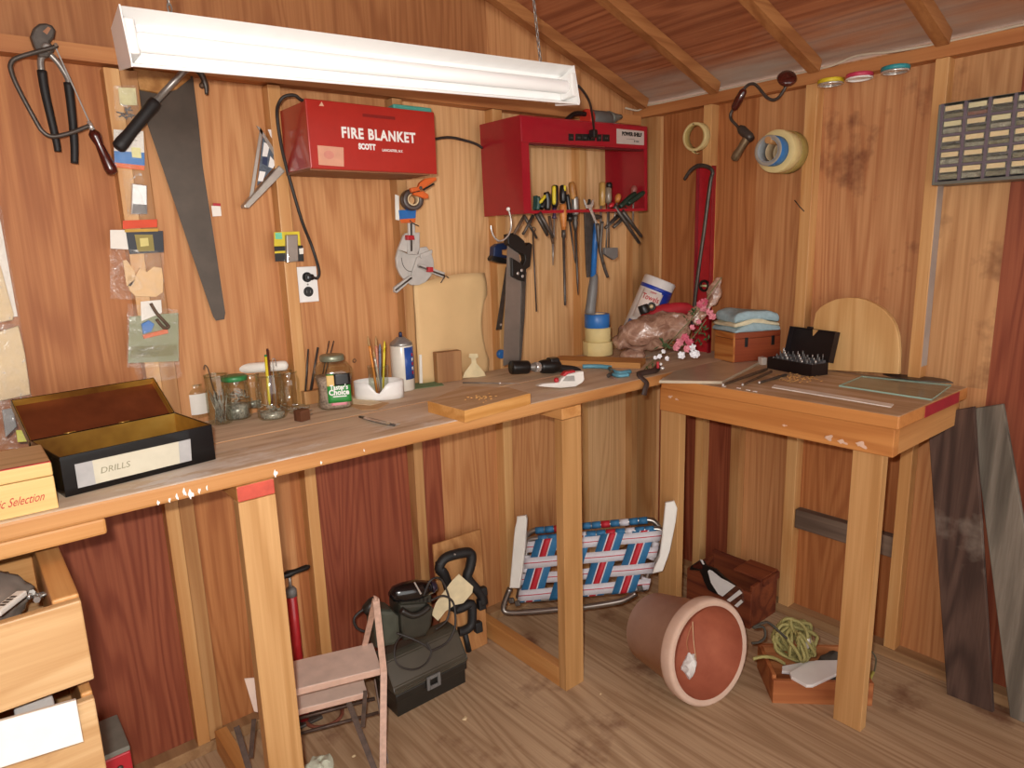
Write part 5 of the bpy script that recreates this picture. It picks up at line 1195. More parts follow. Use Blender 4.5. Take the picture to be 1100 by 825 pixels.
bm = ov([(hw*.3, .003), (hw*.78, .003), (hw*.86, H*.06), (hw*.80, H*.22), (hw*.80, H*.40), (hw*.92, H*.60), (hw*.2, H*.62)]); obj('nuts_and_bolts', bm, flatmat('jar_fixings', 'b59c90', .5, .05, var=.55, nscale=160, bump=.6), t)['kind'] = 'stuff'
bm = BM(); lathe(bm, [(hw*.60, H*.89), (hw*.63, H*.90), (hw*.63, H*.985), (hw*.58, H*1.0), (0, H*1.0)], 30); obj('lid', bm, flatmat('greenish_lid', '8b8f7a', .4, .5), t)
yf_ = -hw*.82*1.0-.0012
lw, lh0, lh1 = hw*.60, H*.16, H*.70
def lab_(x0, x1, z0, z1, d, m, name):
    bm = BM(); sheet(bm, 6, 8, lambda u, v: V((x0+(x1-x0)*u, yf_-d + .20*hw*((abs(((x0+(x1-x0)*u))/hw))**3) - hw*.82*(0.0), z0+(z1-z0)*v)), th=.0005); return obj(name, bm, m, t)
lab_(-.36*hw, .84*hw, H*.14, H*.68, .0, flatmat('label_green', '2f8a3c', .5), 'label')
lab_(.0*hw, .84*hw, H*.46, H*.68, .0009, BLACK, 'label_black'); lab_(-.36*hw, .02*hw, H*.46, H*.66, .0012, flatmat('label_gold', 'd6b26a', .5), 'label_picture'); lab_(-.2*hw, .6*hw, H*.09, H*.14, .0, flatmat('label_pink', 'd98a95', .5), 'label_band')
text("Taster's", H*.13, WHITE, t, T(.24*hw, yf_-.0028, H*.43) @ FRM, .0006, .78); text('Choice', H*.14, WHITE, t, T(.22*hw, yf_-.0028, H*.335) @ FRM, .0008, .9)
bm = BM(); b2(bm, (-.1*hw, yf_-.0024, H*.25), (.6*hw, yf_-.0016, H*.27)); obj('print_line', bm, WHITE, t)
# bits standing in a block behind the coffee jar
P2 = V((P.x-.012, -.070, ZT)); M = Matrix.Translation(P2)
t = thing('bit_stand', 'wooden block of standing drill bits behind the coffee jar', 'tool stand', M)
bm = BM(); box(bm, (0, 0, .022), (.10, .028, .044), bev=.002); obj('block', bm, PINE_DK, t)
for tx, px, py, r_ in ((-.04, 331, 375, .0035), (-.022, 341.5, 373, .0045), (.01, 353.5, 366, .0022), (.016, 358.5, 366, .0022)):
    q = M.inverted() @ on(px, py, 1, P2.y)
    bm = BM(); rod(bm, (tx, 0, .044), tuple(q), r_, r_*.8, n=8); obj('bit', bm, STEEL_DK, t)
M = back(379, 387, .001)
bm = BM(); tube(bm, [(.006*math.cos(a*PI/4), .006*math.sin(a*PI/4), .012) for a in range(8)], .0014, 6, closed=True); rod(bm, (0, -.006, -.004), (0, -.006, .012), .0016, n=6); solo('screw_eye', bm, RUSTY, 'small rusty screw eye in the wall right of the coffee jar', 'hook', M)
# white strip ring with brush glass
P = stand(405, 430); a_ = sz(P, 54)/2; hh = sz(P, 19); P += V((math.sin(YAW), math.cos(YAW), 0))*a_*.55
M = Matrix.Translation((P.x, P.y, ZT)) @ R(-YAW, 'Z')
t = thing('plastic_ring', 'white plastic ring cut from a pail, with a dipped front edge', 'container', M)
def fn(u, v):
    an = u*2*PI; notch = math.exp(-((an-4.80)/.25)**2)*.62
    return V((a_*math.cos(an), a_*.62*math.sin(an), hh*v*(1-notch)))
bm = BM(); sheet(bm, 48, 3, fn, th=.0018); obj('strip', bm, WHITE, t)
P3 = on(408, 416, 2, ZT); P3 = V((P.x+.002, P.y+.003, ZT)); r = sz(P3, 22)/2; h = sz(P3, 34)
t = thing('brush_glass', 'glass of paintbrushes and pencils standing in the white ring', 'glass', Matrix.Translation(P3), 'glass jars on the long bench')
bm = BM(); lathe(bm, [(r*.2, .001), (r*.85, .0008), (r*.9, .004), (r, h)], 26, cap=False); obj('glass', bm, JAR, t)
bm = BM(); ring(bm, r+.0006, r-.001, h-.001, h+.001, 26); obj('rim', bm, JAR, t)
ORW = flatmat('orange_brush_wood', 'd98a3a', .4, coat=.4); 
for i, (px, py, bx_, c_, lab) in enumerate(((395, 361, -.4, ORW, 'orange-handled paintbrush, leftmost in the brush glass'), (398, 377, -.2, ORW, 'short orange brush second from left in the brush glass'), (403.5, 361, -.05, flatmat('pinkish_brush', 'c98468', .5), 'tall pink-brown brush at the centre of the brush glass'), (401, 376, .1, flatmat('silver_brush', 'c9c0b0', .3, .5), 'pale silvery brush leaning across the brush glass'), (408, 369, .3, flatmat('grey_blue_pencil', '6d7688', .5), 'thick grey-blue stick in the brush glass'), (413, 366, .5, YELLOW, 'yellow pencil, rightmost in the brush glass'))):
    q = on(px, py, 1, P3.y+.006*(i % 3-1)); base = V((P3.x+r*.75*bx_, P3.y+.008*((i*2) % 3-1), ZT+.005))
    o = thing('paintbrush' if i != 5 else 'pencil', lab, 'brush' if i != 5 else 'pencil', Matrix.Translation(base), 'brushes and pencils in the glass'); v = q-base
    bm = BM(); turned(bm, (0, 0, 0), tuple(v), [(.0022, 0), (.0036, .3), (.0038 if i < 4 else .0044, .72), (.0042, .76), (.0042, .84)], 10); obj('stick', bm, c_, o)
    bm = BM(); turned(bm, tuple(v*.84), tuple(v), [(.0042, 0), (.0045, .3), (.003, .7), (.0008, 1)], 10); obj('bristle' if i < 4 else 'tip', bm, flatmat('bristle', 'b08a5a', .7) if i < 4 else c_, o)
# spray can
P = stand(432, 421); r = sz(P, 24.5)/2; h = sz(P, 49); P += V((math.sin(YAW), math.cos(YAW), 0))*r
M = Matrix.Translation((P.x, P.y, ZT)) @ R(-YAW*.6, 'Z')
t = thing('spray_can', 'white and blue aerosol can with steel dome beside the brush glass', 'can', M)
bm = BM(); lathe(bm, [(r*.94, 0), (r, .003), (r, h*.98), (r*.97, h)], 30); obj('can_body', bm, flatmat('can_white', 'd9d3c6', .3, var=.06, coat=.3), t)
bm = BM(); lathe(bm, [(r*.97, h), (r*1.02, h+.002), (r*.9, h+.012), (r*.45, h+.024), (r*.40, h+.028), (0, h+.029)], 30); obj('dome', bm, STEEL, t)
bm = BM(); lathe(bm, [(.006, h+.029), (.006, h+.042), (.004, h+.046), (0, h+.046)], 14); obj('nozzle', bm, NAVY, t)
def arc_sheet(r, a0, a1, z0, z1):
    bm = BM(); sheet(bm, 14, 2, lambda u, v: V((r*math.cos(a0+(a1-a0)*u), r*math.sin(a0+(a1-a0)*u), z0+(z1-z0)*v)), th=.0003); return bm
obj('blue_panel', arc_sheet(r+.0007, -1.45, .3, h*.26, h*.97), flatmat('can_blue', '27509e', .35, coat=.3), t)
for i in range(5): obj('letter_block', arc_sheet(r+.0014, -.75, -.55, h*(.36+.1*i), h*(.43+.1*i)), WHITE if i % 2 else REDPL, t)
# papers, knife, green pad
M = flat(397, 436, ZT)
t = thing('paper_sheets', 'loose folded cream papers lying in front of the white ring', 'paper', M)
bm = BM(); q = lps(M, [(376, 427), (396, 429.5), (418, 433), (405, 440), (388, 440.5), (375, 436)], .0)
prism(bm, [(p.x, p.y) for p in q], 0, .0012); obj('under_sheet', bm, flatmat('tan_paper', 'cfa674', .8), t)
bm = BM(); q = lps(M, [(376, 426.5), (395, 429.5), (410, 433), (398, 436), (376, 434)], .0)
prism(bm, [(p.x, p.y) for p in q], .0016, .0026); obj('upper_sheet', bm, flatmat('cream_paper', 'e6d5b0', .8), t)
M = flat(406, 452.5, ZT)
t = thing('utility_knife', 'slim steel knife lying on the bench in front of the coffee jar', 'knife', M)
bm = BM(); tube(bm, lps(M, [(386, 447.5), (398, 450.5), (412, 454), (424, 457)], .004), lambda q: .0055 if .12 < q < .93 else .0035, 8, flat_=.6); obj('handle', bm, STEEL_DK, t)
bm = BM(); q = lps(M, [(392, 450), (420, 457), (418, 459), (390, 452)], 0); prism(bm, [(p.x, p.y) for p in q], .0068, .0078); obj('side_plate', bm, STEEL_BR, t)
bm = BM(); q = lps(M, [(422, 455.5), (430, 456), (424, 458.5)], 0); prism(bm, [(p.x, p.y) for p in q], .002, .003); obj('blade', bm, STEEL_BR, t)
M = flat(462, 414, ZT)
bm = BM(); q = lps(M, [(438, 412), (470, 408.5), (477, 414), (445, 418)], 0); prism(bm, [(p.x, p.y) for p in q], 0, .0015); solo('green_pad', bm, flatmat('green_felt', '6f8a63', .9, var=.1), 'green cloth pad under the foot of the tan paper sheet', 'pad', M)
# thick cutting board (pine offcut)
M = flat(499.4, 454, ZT)
lf = M.inverted() @ on(460, 442.7, 2, ZT); rt = M.inverted() @ on(570, 434, 2, ZT); hb = lp(frame(M.translation, (1, 0, 0), (0, 0, 1)), 499.4, 441, 0).y
bk = M.inverted() @ on(547, 416, 2, ZT+hb); bl_2 = M.inverted() @ on(496.5, 414.5, 2, ZT+hb)
t = thing('pine_offcut', 'thick square pine offcut lying at the bench front edge', 'board', M)
BTOP = worktop('scuffed_pine_top', 'x', 'c7a57e', 'ab845c', .1); BTOP2 = wood('offcut_side', 'b9803f', 'dca868', 'x', rings=6, grain=.4)
bm = BM(); prism(bm, [(0, 0), (rt.x, rt.y), (bk.x, bk.y), (bl_2.x, bl_2.y), (lf.x, lf.y)], 0, hb, bev=.002); o = obj('slab', bm, [BTOP, BTOP2], t)
for f in o.data.polygons: f.material_index = 0 if f.normal.z > .7 else 1
bm = BM(); rj = random.Random(8)
for i in range(26):
    p = M.inverted() @ on(516+rj.gauss(0, 9), 427+rj.gauss(0, 2.2), 2, ZT+hb); box(bm, (p.x, p.y, hb+.0012), (.006*rj.random()+.002, .003, .002), T(0, 0, 0))
o = solo('wood_shavings', bm, flatmat('shaving', 'd9a866', .8), 'few pale wood shavings on the square pine offcut', 'shavings', M, kind='stuff')
# wood block, white strip, paper cut-out
P0 = stand(470.5, 412); P1 = stand(497, 408.5)
M = frame(P0, P1-P0, (0, 1, 0)); wd_ = (P1-P0).length; hb2 = lp(frame(P0, P1-P0, (0, 0, 1)), 470.5, 379, 0).y
bm = BM(); b2(bm, (0, 0, 0), (wd_, .036, hb2), bev=.002); solo('wood_block', bm, wood('brown_block', '8a5f3c', 'b08558', 'z', rings=6, grain=.4), 'upright brown wood block in front of the tan paper sheet', 'block', M)
M = back(452, 395, .09); bm = BM(); tr(bm, M, [(450.5, 381), (453, 381), (454, 411.5), (451, 411.5)], 0, .003); solo('white_strip', bm, PAPER, 'thin white strip standing left of the wood block', 'strip', M)
P = stand(509, 405.5); M = frame(P, (1, 0, 0), (0, .25, 1))
bm = BM(); q = lps(M, [(504, 380), (513, 380), (513.5, 384), (511, 385), (511.5, 390), (520, 400), (522, 404.5), (497, 406), (499, 400), (506.5, 390), (506, 385), (503.5, 384)], 0); prism(bm, [(p.x, p.y) for p in q], 0, .0012); solo('paper_cutout', bm, flatmat('cutout_cream', 'e9d8ac', .8), 'cream bottle-shaped paper cut-out right of the wood block', 'cut-out', M)
M = flat(528, 412.5, ZT); t = thing('centre_punch', 'thin steel rod tool lying behind the square pine offcut', 'tool', M)
a, b = lp(M, 497, 411, .004), lp(M, 558, 412, .004)
bm = BM(); turned(bm, a, b, [(.003, 0), (.0028, .3), (.0024, .62), (.0015, .8), (.0005, 1)], 8); obj('rod', bm, STEEL, t); bm = BM(); c_ = a+(b-a)*.66; ball(bm, tuple(c_), .0045, n=10); obj('collar', bm, STEEL_BR, t)
# ---- rotary drill with cup, white-red tool, blue pliers
P = stand(586, 404); M = frame(P+V((0, .03, .033)), (1, -.20, 0), (0, 0, 1))
D = lambda x, y, w=0: lp(M, 540+x/6.875, 360+y/6.875, w)
t = thing('cordless_screwdriver', 'black screwdriver with cup-shaped bit lying on the bench', 'power tool', M)
bm = BM(); turned(bm, D(62, 240), D(186, 236), [(.0, 0), (.024, .0), (.0255, .05), (.0255, .9), (.024, 1), (.02, 1), (.0, .6)], 22); obj('cup_bit', bm, BLACK, t)
bm = BM(); turned(bm, D(176, 238), D(240, 236), [(.006, 0), (.009, .3), (.016, .7), (.018, 1)], 18); obj('cone', bm, STEEL, t)
bm = BM(); turned(bm, D(236, 236), D(275, 236), [(.019, 0), (.020, .3), (.020, .8), (.018, 1)], 18); obj('chuck_ring', bm, STEEL_BR, t)
bm = BM(); turned(bm, D(270, 234), D(420, 225), [(.021, 0), (.026, .15), (.029, .6), (.026, .9), (.016, 1)], 20); box(bm, D(370, 185), (.04, .02, .04), bev=.006); obj('body', bm, BLACK, t)
bm = BM(); tube(bm, [D(390, 245), D(460, 248), D(530, 255), D(565, 272)], lambda q: .0165-.004*q, 10, k=4); obj('handle', bm, BLACKR, t)
P = stand(612, 417); M = frame(P+V((0, .012, .0)), (1, -.35, 0), (0, 0, 1))
D = lambda x, y: (540+x/6.875, 360+y/6.875)
t = thing('cutting_tool', 'white and red hand tool lying in front of the black screwdriver', 'tool', M)
bm = BM(); tr(bm, M, [D(255, 378), D(300, 360), D(420, 350), D(440, 318), D(480, 290), D(560, 270), D(600, 268), D(606, 330), D(590, 352), D(540, 382), D(430, 392), D(330, 386)], -.010, .010, .004); obj('body', bm, flatmat('dirty_white', 'd7d3cc', .45, var=.08), t)
bm = BM(); tr(bm, M, [D(440, 300), D(470, 270), D(535, 262), D(540, 275), D(490, 285), D(462, 305)], -.008, .013, .003); obj('red_grip', bm, REDPL, t)
bm = BM(); ball(bm, tuple(lp(M, *D(396, 332), .004)), .009); obj('red_knob', bm, REDPL, t)
bm = BM(); tr(bm, M, [D(445, 340), D(470, 305), D(530, 300), D(535, 340)], .0105, .013, .001); obj('grey_plate', bm, STEEL, t)
M = flat(650, 399, ZT); t = thing('pliers', 'pliers with pale blue grips lying near the bench corner', 'pliers', M)
BLG = flatmat('pale_blue_grip', '5e9bb0', .45)
D = lambda x, y, w=0: lp(M, 540+x/6.875, 360+y/6.875, w)
bm = BM(); tube(bm, [D(590, 232, .012), D(660, 230, .012), D(735, 232, .012), D(800, 240, .01)], .0085, 10, k=4); obj('grip', bm, BLG, t)
bm = BM(); tube(bm, [D(800, 262, .009), D(860, 280, .009), D(905, 275, .009), D(940, 268, .009)], .0085, 10, k=4); obj('grip', bm, BLG, t)
bm = BM(); tube(bm, [D(815, 290, .008), D(860, 300, .008), D(930, 292, .008)], .007, 10, k=4); obj('grip', bm, BLG, t)
bm = BM(); tube(bm, [D(790, 245, .010), D(810, 275, .009), D(780, 300, .008)], .0075, 8, k=3); obj('jaw', bm, STEEL_DK, t)
bm = BM(); turned(bm, D(790, 300, .005), D(850, 335, .004), [(.004, 0), (.003, .6), (.001, 1)], 8); obj('tip', bm, flatmat('pinkish_steel', 'c9a9a0', .4, .4), t)
# ---- plank with three tape rolls
Pp = on(585, 381, 2, ZT+.022); A0 = V((-.71, -.055, ZT))
fl_ = on(598, 387, 2, ZT+.022); fr_ = on(688, 390, 2, ZT+.022)
M = frame((fl_.x, fl_.y, ZT), fr_-fl_, (0, 1, 0)); wl = (fr_-fl_).length
d_ = lp(M, 596, 375, .022).y; d_ = max(.06, min(d_, -fl_.y-.056))
bm = BM(); prism(bm, [(0, 0), (wl, 0), (wl, d_), (-.02, d_), (-.035, .02)], 0, .022, bev=.002); solo('plank_offcut', bm, wood('plank_offcut', 'a86f38', 'cd9858', 'x', rings=5, grain=.5), 'short plank lying on the bench under the stacked tape rolls', 'board', M)
zt = ZT+.0225
Pt = on(647, 383.6, 2, zt); r1 = sz(Pt, 33)/2; Pt += V((math.sin(YAW), math.cos(YAW), 0))*r1; Pt.y = max(min(Pt.y, -.055-r1), -.2)
h1_ = sz(Pt, 14.5)
for i, (mm, lab, rr_, dx) in enumerate(((MASK, 'wide masking tape roll at the bottom of the stack on the plank', 1.0, 0), (MASK, 'masking tape roll in the middle of the stack on the plank', .86, .001), (BLUEPL, 'blue tape roll on top of the masking tape stack', .82, -.004))):
    t = thing('tape_roll', lab, 'tape', Matrix.Translation((Pt.x+dx, Pt.y, zt+i*(h1_+.0006))), 'tape rolls stacked on the plank')
    bm = BM(); ring(bm, r1*rr_, r1*.58, 0, h1_, 36); obj('roll', bm, mm, t); bm = BM(); ring(bm, r1*.578, r1*.54, .0004, h1_-.0004, 30); obj('core', bm, CREAM, t)
    if i == 0:
        bm = BM(); sheet(bm, 3, 1, lambda u, v: V((-r1*.98-.012*u, -.004-.01*u, h1_*v)), th=.0006); obj('loose_end', bm, MASK, t)
# ================================================================ things on the short bench and in the corner
ZS = BH-.011+.0006
CORN = (math.cos(YAW), -math.sin(YAW), 0)
AWAY = V((math.sin(YAW), math.cos(YAW), 0))
# slab
M = Matrix.Translation((-.40, -.66, ZS))
t = [M.inverted() @ on(px, py, 2, ZS) for px, py in ((708, 411.5), (776, 412.5), (816, 391), (790, 383.5), (748, 386.5))]
SLAB = flatmat('grey_sheet', 'c2b49c', .25, var=.12, nscale=12, coat=.3)
bm = BM(); prism(bm, [(p.x, min(p.y, 0.0) if False else p.y) for p in t], 0, .010, bev=.002); solo('plastic_sheet', bm, SLAB, 'greyish plastic sheet lying on the side bench under flowers and wooden box', 'sheet', M)
# wooden box with catches
zb_ = ZS+.0108
c0 = on(787, 388, 2, zb_); c0 = V((min(c0.x, -.215), 0, zb_)); 
dray = on(787, 385, 0, c0.x); c0.y = dray.y
c1 = on(838, 376, 0, -.012); R_ = V((c1.x-c0.x, c1.y-c0.y, 0))
M = frame((c0.x, c0.y, zb_), R_, (-R_.y, R_.x, 0)); bw = min(R_.length, .24)
bh_ = lp(frame((c0.x, c0.y, zb_), (1, 0, 0), (0, 0, 1)), 787, 358, 0).y
t = thing('wooden_box', 'varnished red-brown wooden box with black catches carrying a folded towel', 'box', M)
BXR = wood('varnished_box', '6e2c1c', '9c4f30', 'x', rings=6, grain=.4, rough=.35); BXE = wood('box_end', 'a85f2c', 'd0904f', 'y', rings=8, grain=.5, rough=.4)
bdp = .13
bm = BM(); b2(bm, (0, 0, 0), (bw, bdp, bh_*.78), bev=.002); o = obj('body', bm, [BXR, BXE], t)
for f in o.data.polygons: f.material_index = 1 if f.normal.x < -.7 else 0
bm = BM(); b2(bm, (0, 0, bh_*.785), (bw, bdp, bh_), bev=.003); o = obj('lid', bm, [BXR, BXE], t)
for f in o.data.polygons: f.material_index = 1 if f.normal.x < -.7 else 0
for fx in (.27, .83):
    bm = BM(); b2(bm, (bw*fx-.007, -.003, bh_*.50), (bw*fx+.007, -.0003, bh_*.82), bev=.001); obj('catch', bm, BLACK, t)
bm = BM(); b2(bm, (.0005, -.0012, .001), (.008, -.0002, bh_-.001)); obj('corner_strip', bm, BXE, t)
# towel
tw = thing('folded_towel', 'pale blue and cream towel folded on the wooden box', 'towel', M @ T(0, 0, bh_+.001))
TB = flatmat('towel_blue', '9db6bd', .9, var=.12, nscale=60, bump=.5); TC = flatmat('towel_cream', 'd9cfae', .9, var=.1, nscale=60, bump=.5)
wl_, dl_ = bw*.92, bdp*1.0
for nm, z0, th_, mm, ins in (('lower_fold', .002, .020, TB, 0), ('cream_fold', .021, .014, TC, .006), ('upper_fold', .034, .026, TB, .010)):
    bm = BM(); box(bm, (wl_/2-.008, dl_/2-.012, z0*1.2+th_*.6), (wl_+.008-ins, dl_+.034-ins, th_*1.25), bev=th_*.46, seg=4)
    bmesh.ops.subdivide_edges(bm, edges=[e for e in bm.edges if e.calc_length() > .03], cuts=4, use_grid_fill=True)
    for v in bm.verts:
        n = mnoise.noise_vector(v.co*14+V((z0*90, 3, 1))); k9 = (v.co.z-z0)/th_; v.co += V((n.x*.009, n.y*.009, n.z*.010*max(k9, .0) + .012*math.sin(v.co.x*16+.6)*(v.co.z/.06) - .010*(abs(v.co.x-wl_/2)/(wl_/2))**4*(v.co.z/.06)))
    for f in bm.faces: f.smooth = True
    obj(nm, bm, mm, tw)
# drill index
A = on(824, 395.5, 2, ZS); B = on(871.5, 405, 2, ZS); M = frame(A, B-A, (1, .0, 0)); iw = (B-A).length
zi = lp(frame(A, B-A, (0, 0, 1)), 871.6, 391.8, 0).y; idp = min(lp(M, 890, 400.5, 0).y, .082)
t = thing('drill_index', 'open black drill-bit case with bits standing inside', 'case', M)
CASE = flatmat('case_black_brown', '241b1c', .4, .3, var=.15)
bm = BM(); w_ = .002
b2(bm, (0, 0, 0), (iw, w_, zi)); b2(bm, (0, idp-w_, 0), (iw, idp, zi)); b2(bm, (0, w_, 0), (w_, idp-w_, zi)); b2(bm, (iw-w_, w_, 0), (iw, idp-w_, zi)); b2(bm, (w_, w_, 0), (iw-w_, idp-w_, .002)); obj('body', bm, CASE, t)
for k in range(4):
    y0 = .006+k*(idp-.012)/4
    bm = BM(); b2(bm, (.004, y0, .003), (iw-.004, y0+(idp-.012)/4-.003, zi*.8+.006*k)); blk = obj('bit_holder', bm, flatmat('holder_grey', '55565a', .5) if k == 0 else bpy.data.materials['holder_grey'], t)
    for i in range(9):
        x = .014+i*(iw-.028)/8; hh = zi*.8+.006*k; r_ = .0016+.0022*((i*7+k*3) % 5)/5
        bm = BM(); rod(bm, (x, y0+.010, hh), (x, y0+.010, hh+.010+.012*((i*5+k) % 4)/3), r_, n=8); obj('drill_bit', bm, STEEL_BR if (i+k) % 3 == 0 else GREYP, blk)
LMx = M @ frame((0, idp+.001, zi), (1, 0, 0), (0, .22, .97))
lh_ = lp(LMx, 880, 354, 0).y; LBx = M.inverted() @ LMx; ld_ = .026
lh_ = max(.07, min(lh_, .14))
bm = BM(); b2(bm, (0, 0, -ld_), (iw, lh_, -ld_+.0015), bev=.0005); b2(bm, (0, 0, -ld_), (.0015, lh_, 0)); b2(bm, (iw-.0015, 0, -ld_), (iw, lh_, 0)); b2(bm, (.0015, lh_-.0015, -ld_), (iw-.0015, lh_, 0))
bmesh.ops.transform(bm, matrix=LBx, verts=bm.verts); lid = obj('lid', bm, CASE, t)
bm = BM(); box(bm, (iw*.44, lh_+.003, -.006), (.022, .008, .012), bev=.002); bmesh.ops.transform(bm, matrix=LBx, verts=bm.verts); obj('latch', bm, CASE, lid)
# small white box, red strip
P = on(821, 392.5, 2, ZS); M = Matrix.Translation(P+V((.012, .016, 0))) @ R(-.5, 'Z')
bm = BM(); box(bm, (0, 0, .015), (.022, .030, .030), bev=.002); solo('white_block', bm, flatmat('off_white_block', 'd9cfc4', .6), 'small white block touching the left end of the drill-bit case', 'block', M)
# arch-shaped board against the wall
pb_ = V((-.085, 0, ZS)); M = frame((-.082, -1.04, ZS), (0, -1, 0), (.006, 0, .27))
q = lps(M, [(876, 399), (872.5, 372), (873, 350), (876, 336), (881, 330), (888, 325.5), (898, 321.5), (910, 319.7), (921, 320), (930, 322), (940, 326.5), (949, 332.5), (957, 341), (962, 350), (965, 362), (966, 380), (965, 402)], 0)
zz0 = min(p.y for p in q); q = [V((p.x, max(p.y, .0), 0)) for p in q]
bm = BM(); prism(bm, [(p.x, p.y) for p in q], -.020, 0, bev=.002)
solo('arched_board', bm, wood('pale_pine', 'c08e55', 'e3ba80', 'y', rings=5, grain=.35, knots=1.0, rough=.55), 'round-topped pale pine board leaning on the wall behind the drill case', 'board', M)
# punches and scribers near the front edge
for (a, b, lab, mm, r_) in (((775.5, 413.5), (824, 396.5), 'long dark punch lying left of the other rods on the side bench', RUSTY, .0058), ((797, 413.5), (829, 399), 'dark round-tipped rod lying between punch and scriber', RUSTY, .0052), ((815, 411), (845, 402.5), 'shorter rod with bright tip, nearest the drill case', STEEL_DK, .0055)):
    pa, pb2 = on(*a, 2, ZS+r_), on(*b, 2, ZS+r_); M = Matrix.Translation((pa.x, pa.y, ZS)); v = pb2-pa; o0 = V((0, 0, r_))
    t = thing('punch', lab, 'punch', M, 'steel rods on the side bench')
    bm = BM(); turned(bm, o0+v*.04, o0+v, [(r_*.5, 0), (r_*.8, .05), (r_*.8, .45), (r_, .5), (r_, .97), (r_*.7, 1)], 10); obj('shaft', bm, mm, t)
    bm = BM(); ball(bm, tuple(o0+v*.02), r_*.95, n=10); obj('tip', bm, STEEL_BR, t)
rj = random.Random(12)
bm = BM()
for i in range(70):
    p = on(855+rj.gauss(0, 11), 405.5+rj.gauss(0, 2.4), 2, ZS+.001); box(bm, tuple(p), (.004+.006*rj.random(), .004, .002), None)
for v in bm.verts: v.co.z += .0005
solo('sawdust', bm, flatmat('sawdust_yellow', 'd0a060', .85), 'little heap of yellow sawdust in front of the drill case', 'sawdust', kind='stuff')
for px, py in ((778, 417.5), (793.5, 419.5), (803.5, 421.5), (811, 423)):
    p = on(px, py, 2, ZS); 
    if p.x < -.586: p = on(px, py-2.2, 2, ZS)
    bm = BM(); box(bm, (p.x, p.y, ZS+.0012), (.007, .014, .002), None, .0006); solo('paint_chip', bm, SPL, 'pale paint chip on the front edge of the side bench', 'chip', group='paint chips on the side bench edge')
# white strip, glass sheet, sickle blade
M = flat(895, 427, ZS)
q = lps(M, [(829, 416.5), (832, 414), (960, 435), (957, 438)], 0); bm = BM(); prism(bm, [(p.x, p.y) for p in q], 0, .003); solo('paint_stick', bm, flatmat('stick_white', 'ebe4da', .5), 'long thin white strip lying along the side bench front', 'strip', M)
M = flat(950, 415, ZS)
q = lps(M, [(901, 414), (1001, 429), (1022, 413.5), (926, 404)], .004); GLS = NT('window_glass'); GLS.b.inputs['Base Color'].default_value = srgb('9db8a6'); GLS.b.inputs['Alpha'].default_value = .22; GLS.b.inputs['Roughness'].default_value = .06
GE = flatmat('glass_edge', '9cbcae', .2)
bm = BM(); prism(bm, [(p.x, p.y) for p in q], 0, .005); o = solo('glass_sheet', bm, [GLS.m, GE], 'sheet of glass with green edge lying at the side bench end', 'glass sheet', M)
for f in o.data.polygons: f.material_index = 1 if abs(f.normal.z) < .5 else 0
M = flat(985, 408, ZS+.0056); S9 = lambda x, y: (900+x/5.5, 380+y/5.5)
q = lps(M, [S9(265, 122), S9(350, 125), S9(450, 132), S9(560, 143), S9(640, 156), S9(682, 174), S9(640, 172), S9(560, 168), S9(470, 163), S9(380, 150), S9(310, 136)], 0)
q = [V((min(p.x, -.004-M.translation.x), p.y, 0)) for p in q]
bm = BM(); prism(bm, [(p.x, p.y) for p in q], 0, .003); solo('scythe_blade', bm, STEEL_DK, 'curved dark steel blade lying on the glass sheet by the wall', 'blade', M)
# ================================================================ corner heap
# tilted canister of paper towels
zp = ZT
Pc = on(686, 366, 1, -.155); a = V((Pc.x, -.155, max(Pc.z, ZT+.02))); 
M = frame(a, CORN, (0, 0, 1))
b = lp(M, 709.5, 300, 0); a0 = lp(M, 683, 362, 0); rr_ = sz(a, 34.5)/2
ax = (b-a0).normalized(); Lc = (b-a0).length
Zw = M.to_3x3() @ ax; Xw = (M.to_3x3() @ V((ax.y, -ax.x, 0)))
MT = frame(M @ a0, Xw, Zw.cross(Xw))        # local z along the axis
t = thing('paper_towels', 'tilted roll of paper towels in blue and white wrapper in the corner', 'paper towels', MT)
bm = BM(); lathe(bm, [(.018, -.02), (rr_*.94, -.02), (rr_, -.012), (rr_, Lc-.006), (rr_*.94, Lc), (.02, Lc), (.02, Lc-.03)], 36, cap=False); obj('roll', bm, flatmat('towel_wrap_white', 'e3e0dd', .35, var=.04, coat=.3), t)
def arcw(r, a0_, a1_, z0, z1): return arc_sheet(r, a0_, a1_, z0, z1)
fr_a = 0
# angle of the side that faces the camera in MT
tc = MT.inverted() @ CAM; fa = math.atan2(tc.y, tc.x)
WB = flatmat('wrap_blue', '1f3fa8', .35, coat=.3)
obj('blue_band', arcw(rr_+.0008, fa-1.6, fa+1.9, Lc*.80, Lc*.86), WB, t)
# which way is the photo's right?
s_ = 1 if (MT @ V((math.cos(fa+.3), math.sin(fa+.3), 0)) - MT.translation).dot(RT) > (MT @ V((math.cos(fa), math.sin(fa), 0))-MT.translation).dot(RT) else -1
lo_, hi_ = sorted((fa+s_*.42, fa+s_*1.7))
obj('blue_panel', arcw(rr_+.0010, lo_, hi_, Lc*.10, Lc*.82), WB, t)
lo_, hi_ = sorted((fa-s_*.75, fa+s_*.55)); obj('cream_panel', arcw(rr_+.0014, lo_, hi_, Lc*.30, Lc*.78), flatmat('wrap_cream', 'eadfd6', .4), t)
def wraptext(s, size, m, z, bold, r, a_c, xs=.9):
    bm = text_bm(s, size, bold, xs, depth=.0002)
    for v in bm.verts:
        an = a_c + s_*v.co.x/r; rad = r + v.co.z; v.co = V((rad*math.cos(an), rad*math.sin(an), z+v.co.y))
    return obj('lettering', bm, m, t)
wraptext('Towels', .034, flatmat('red_letter', 'c0302f', .5), Lc*.665, .0006, rr_+.0028, fa-s_*.10, .8)
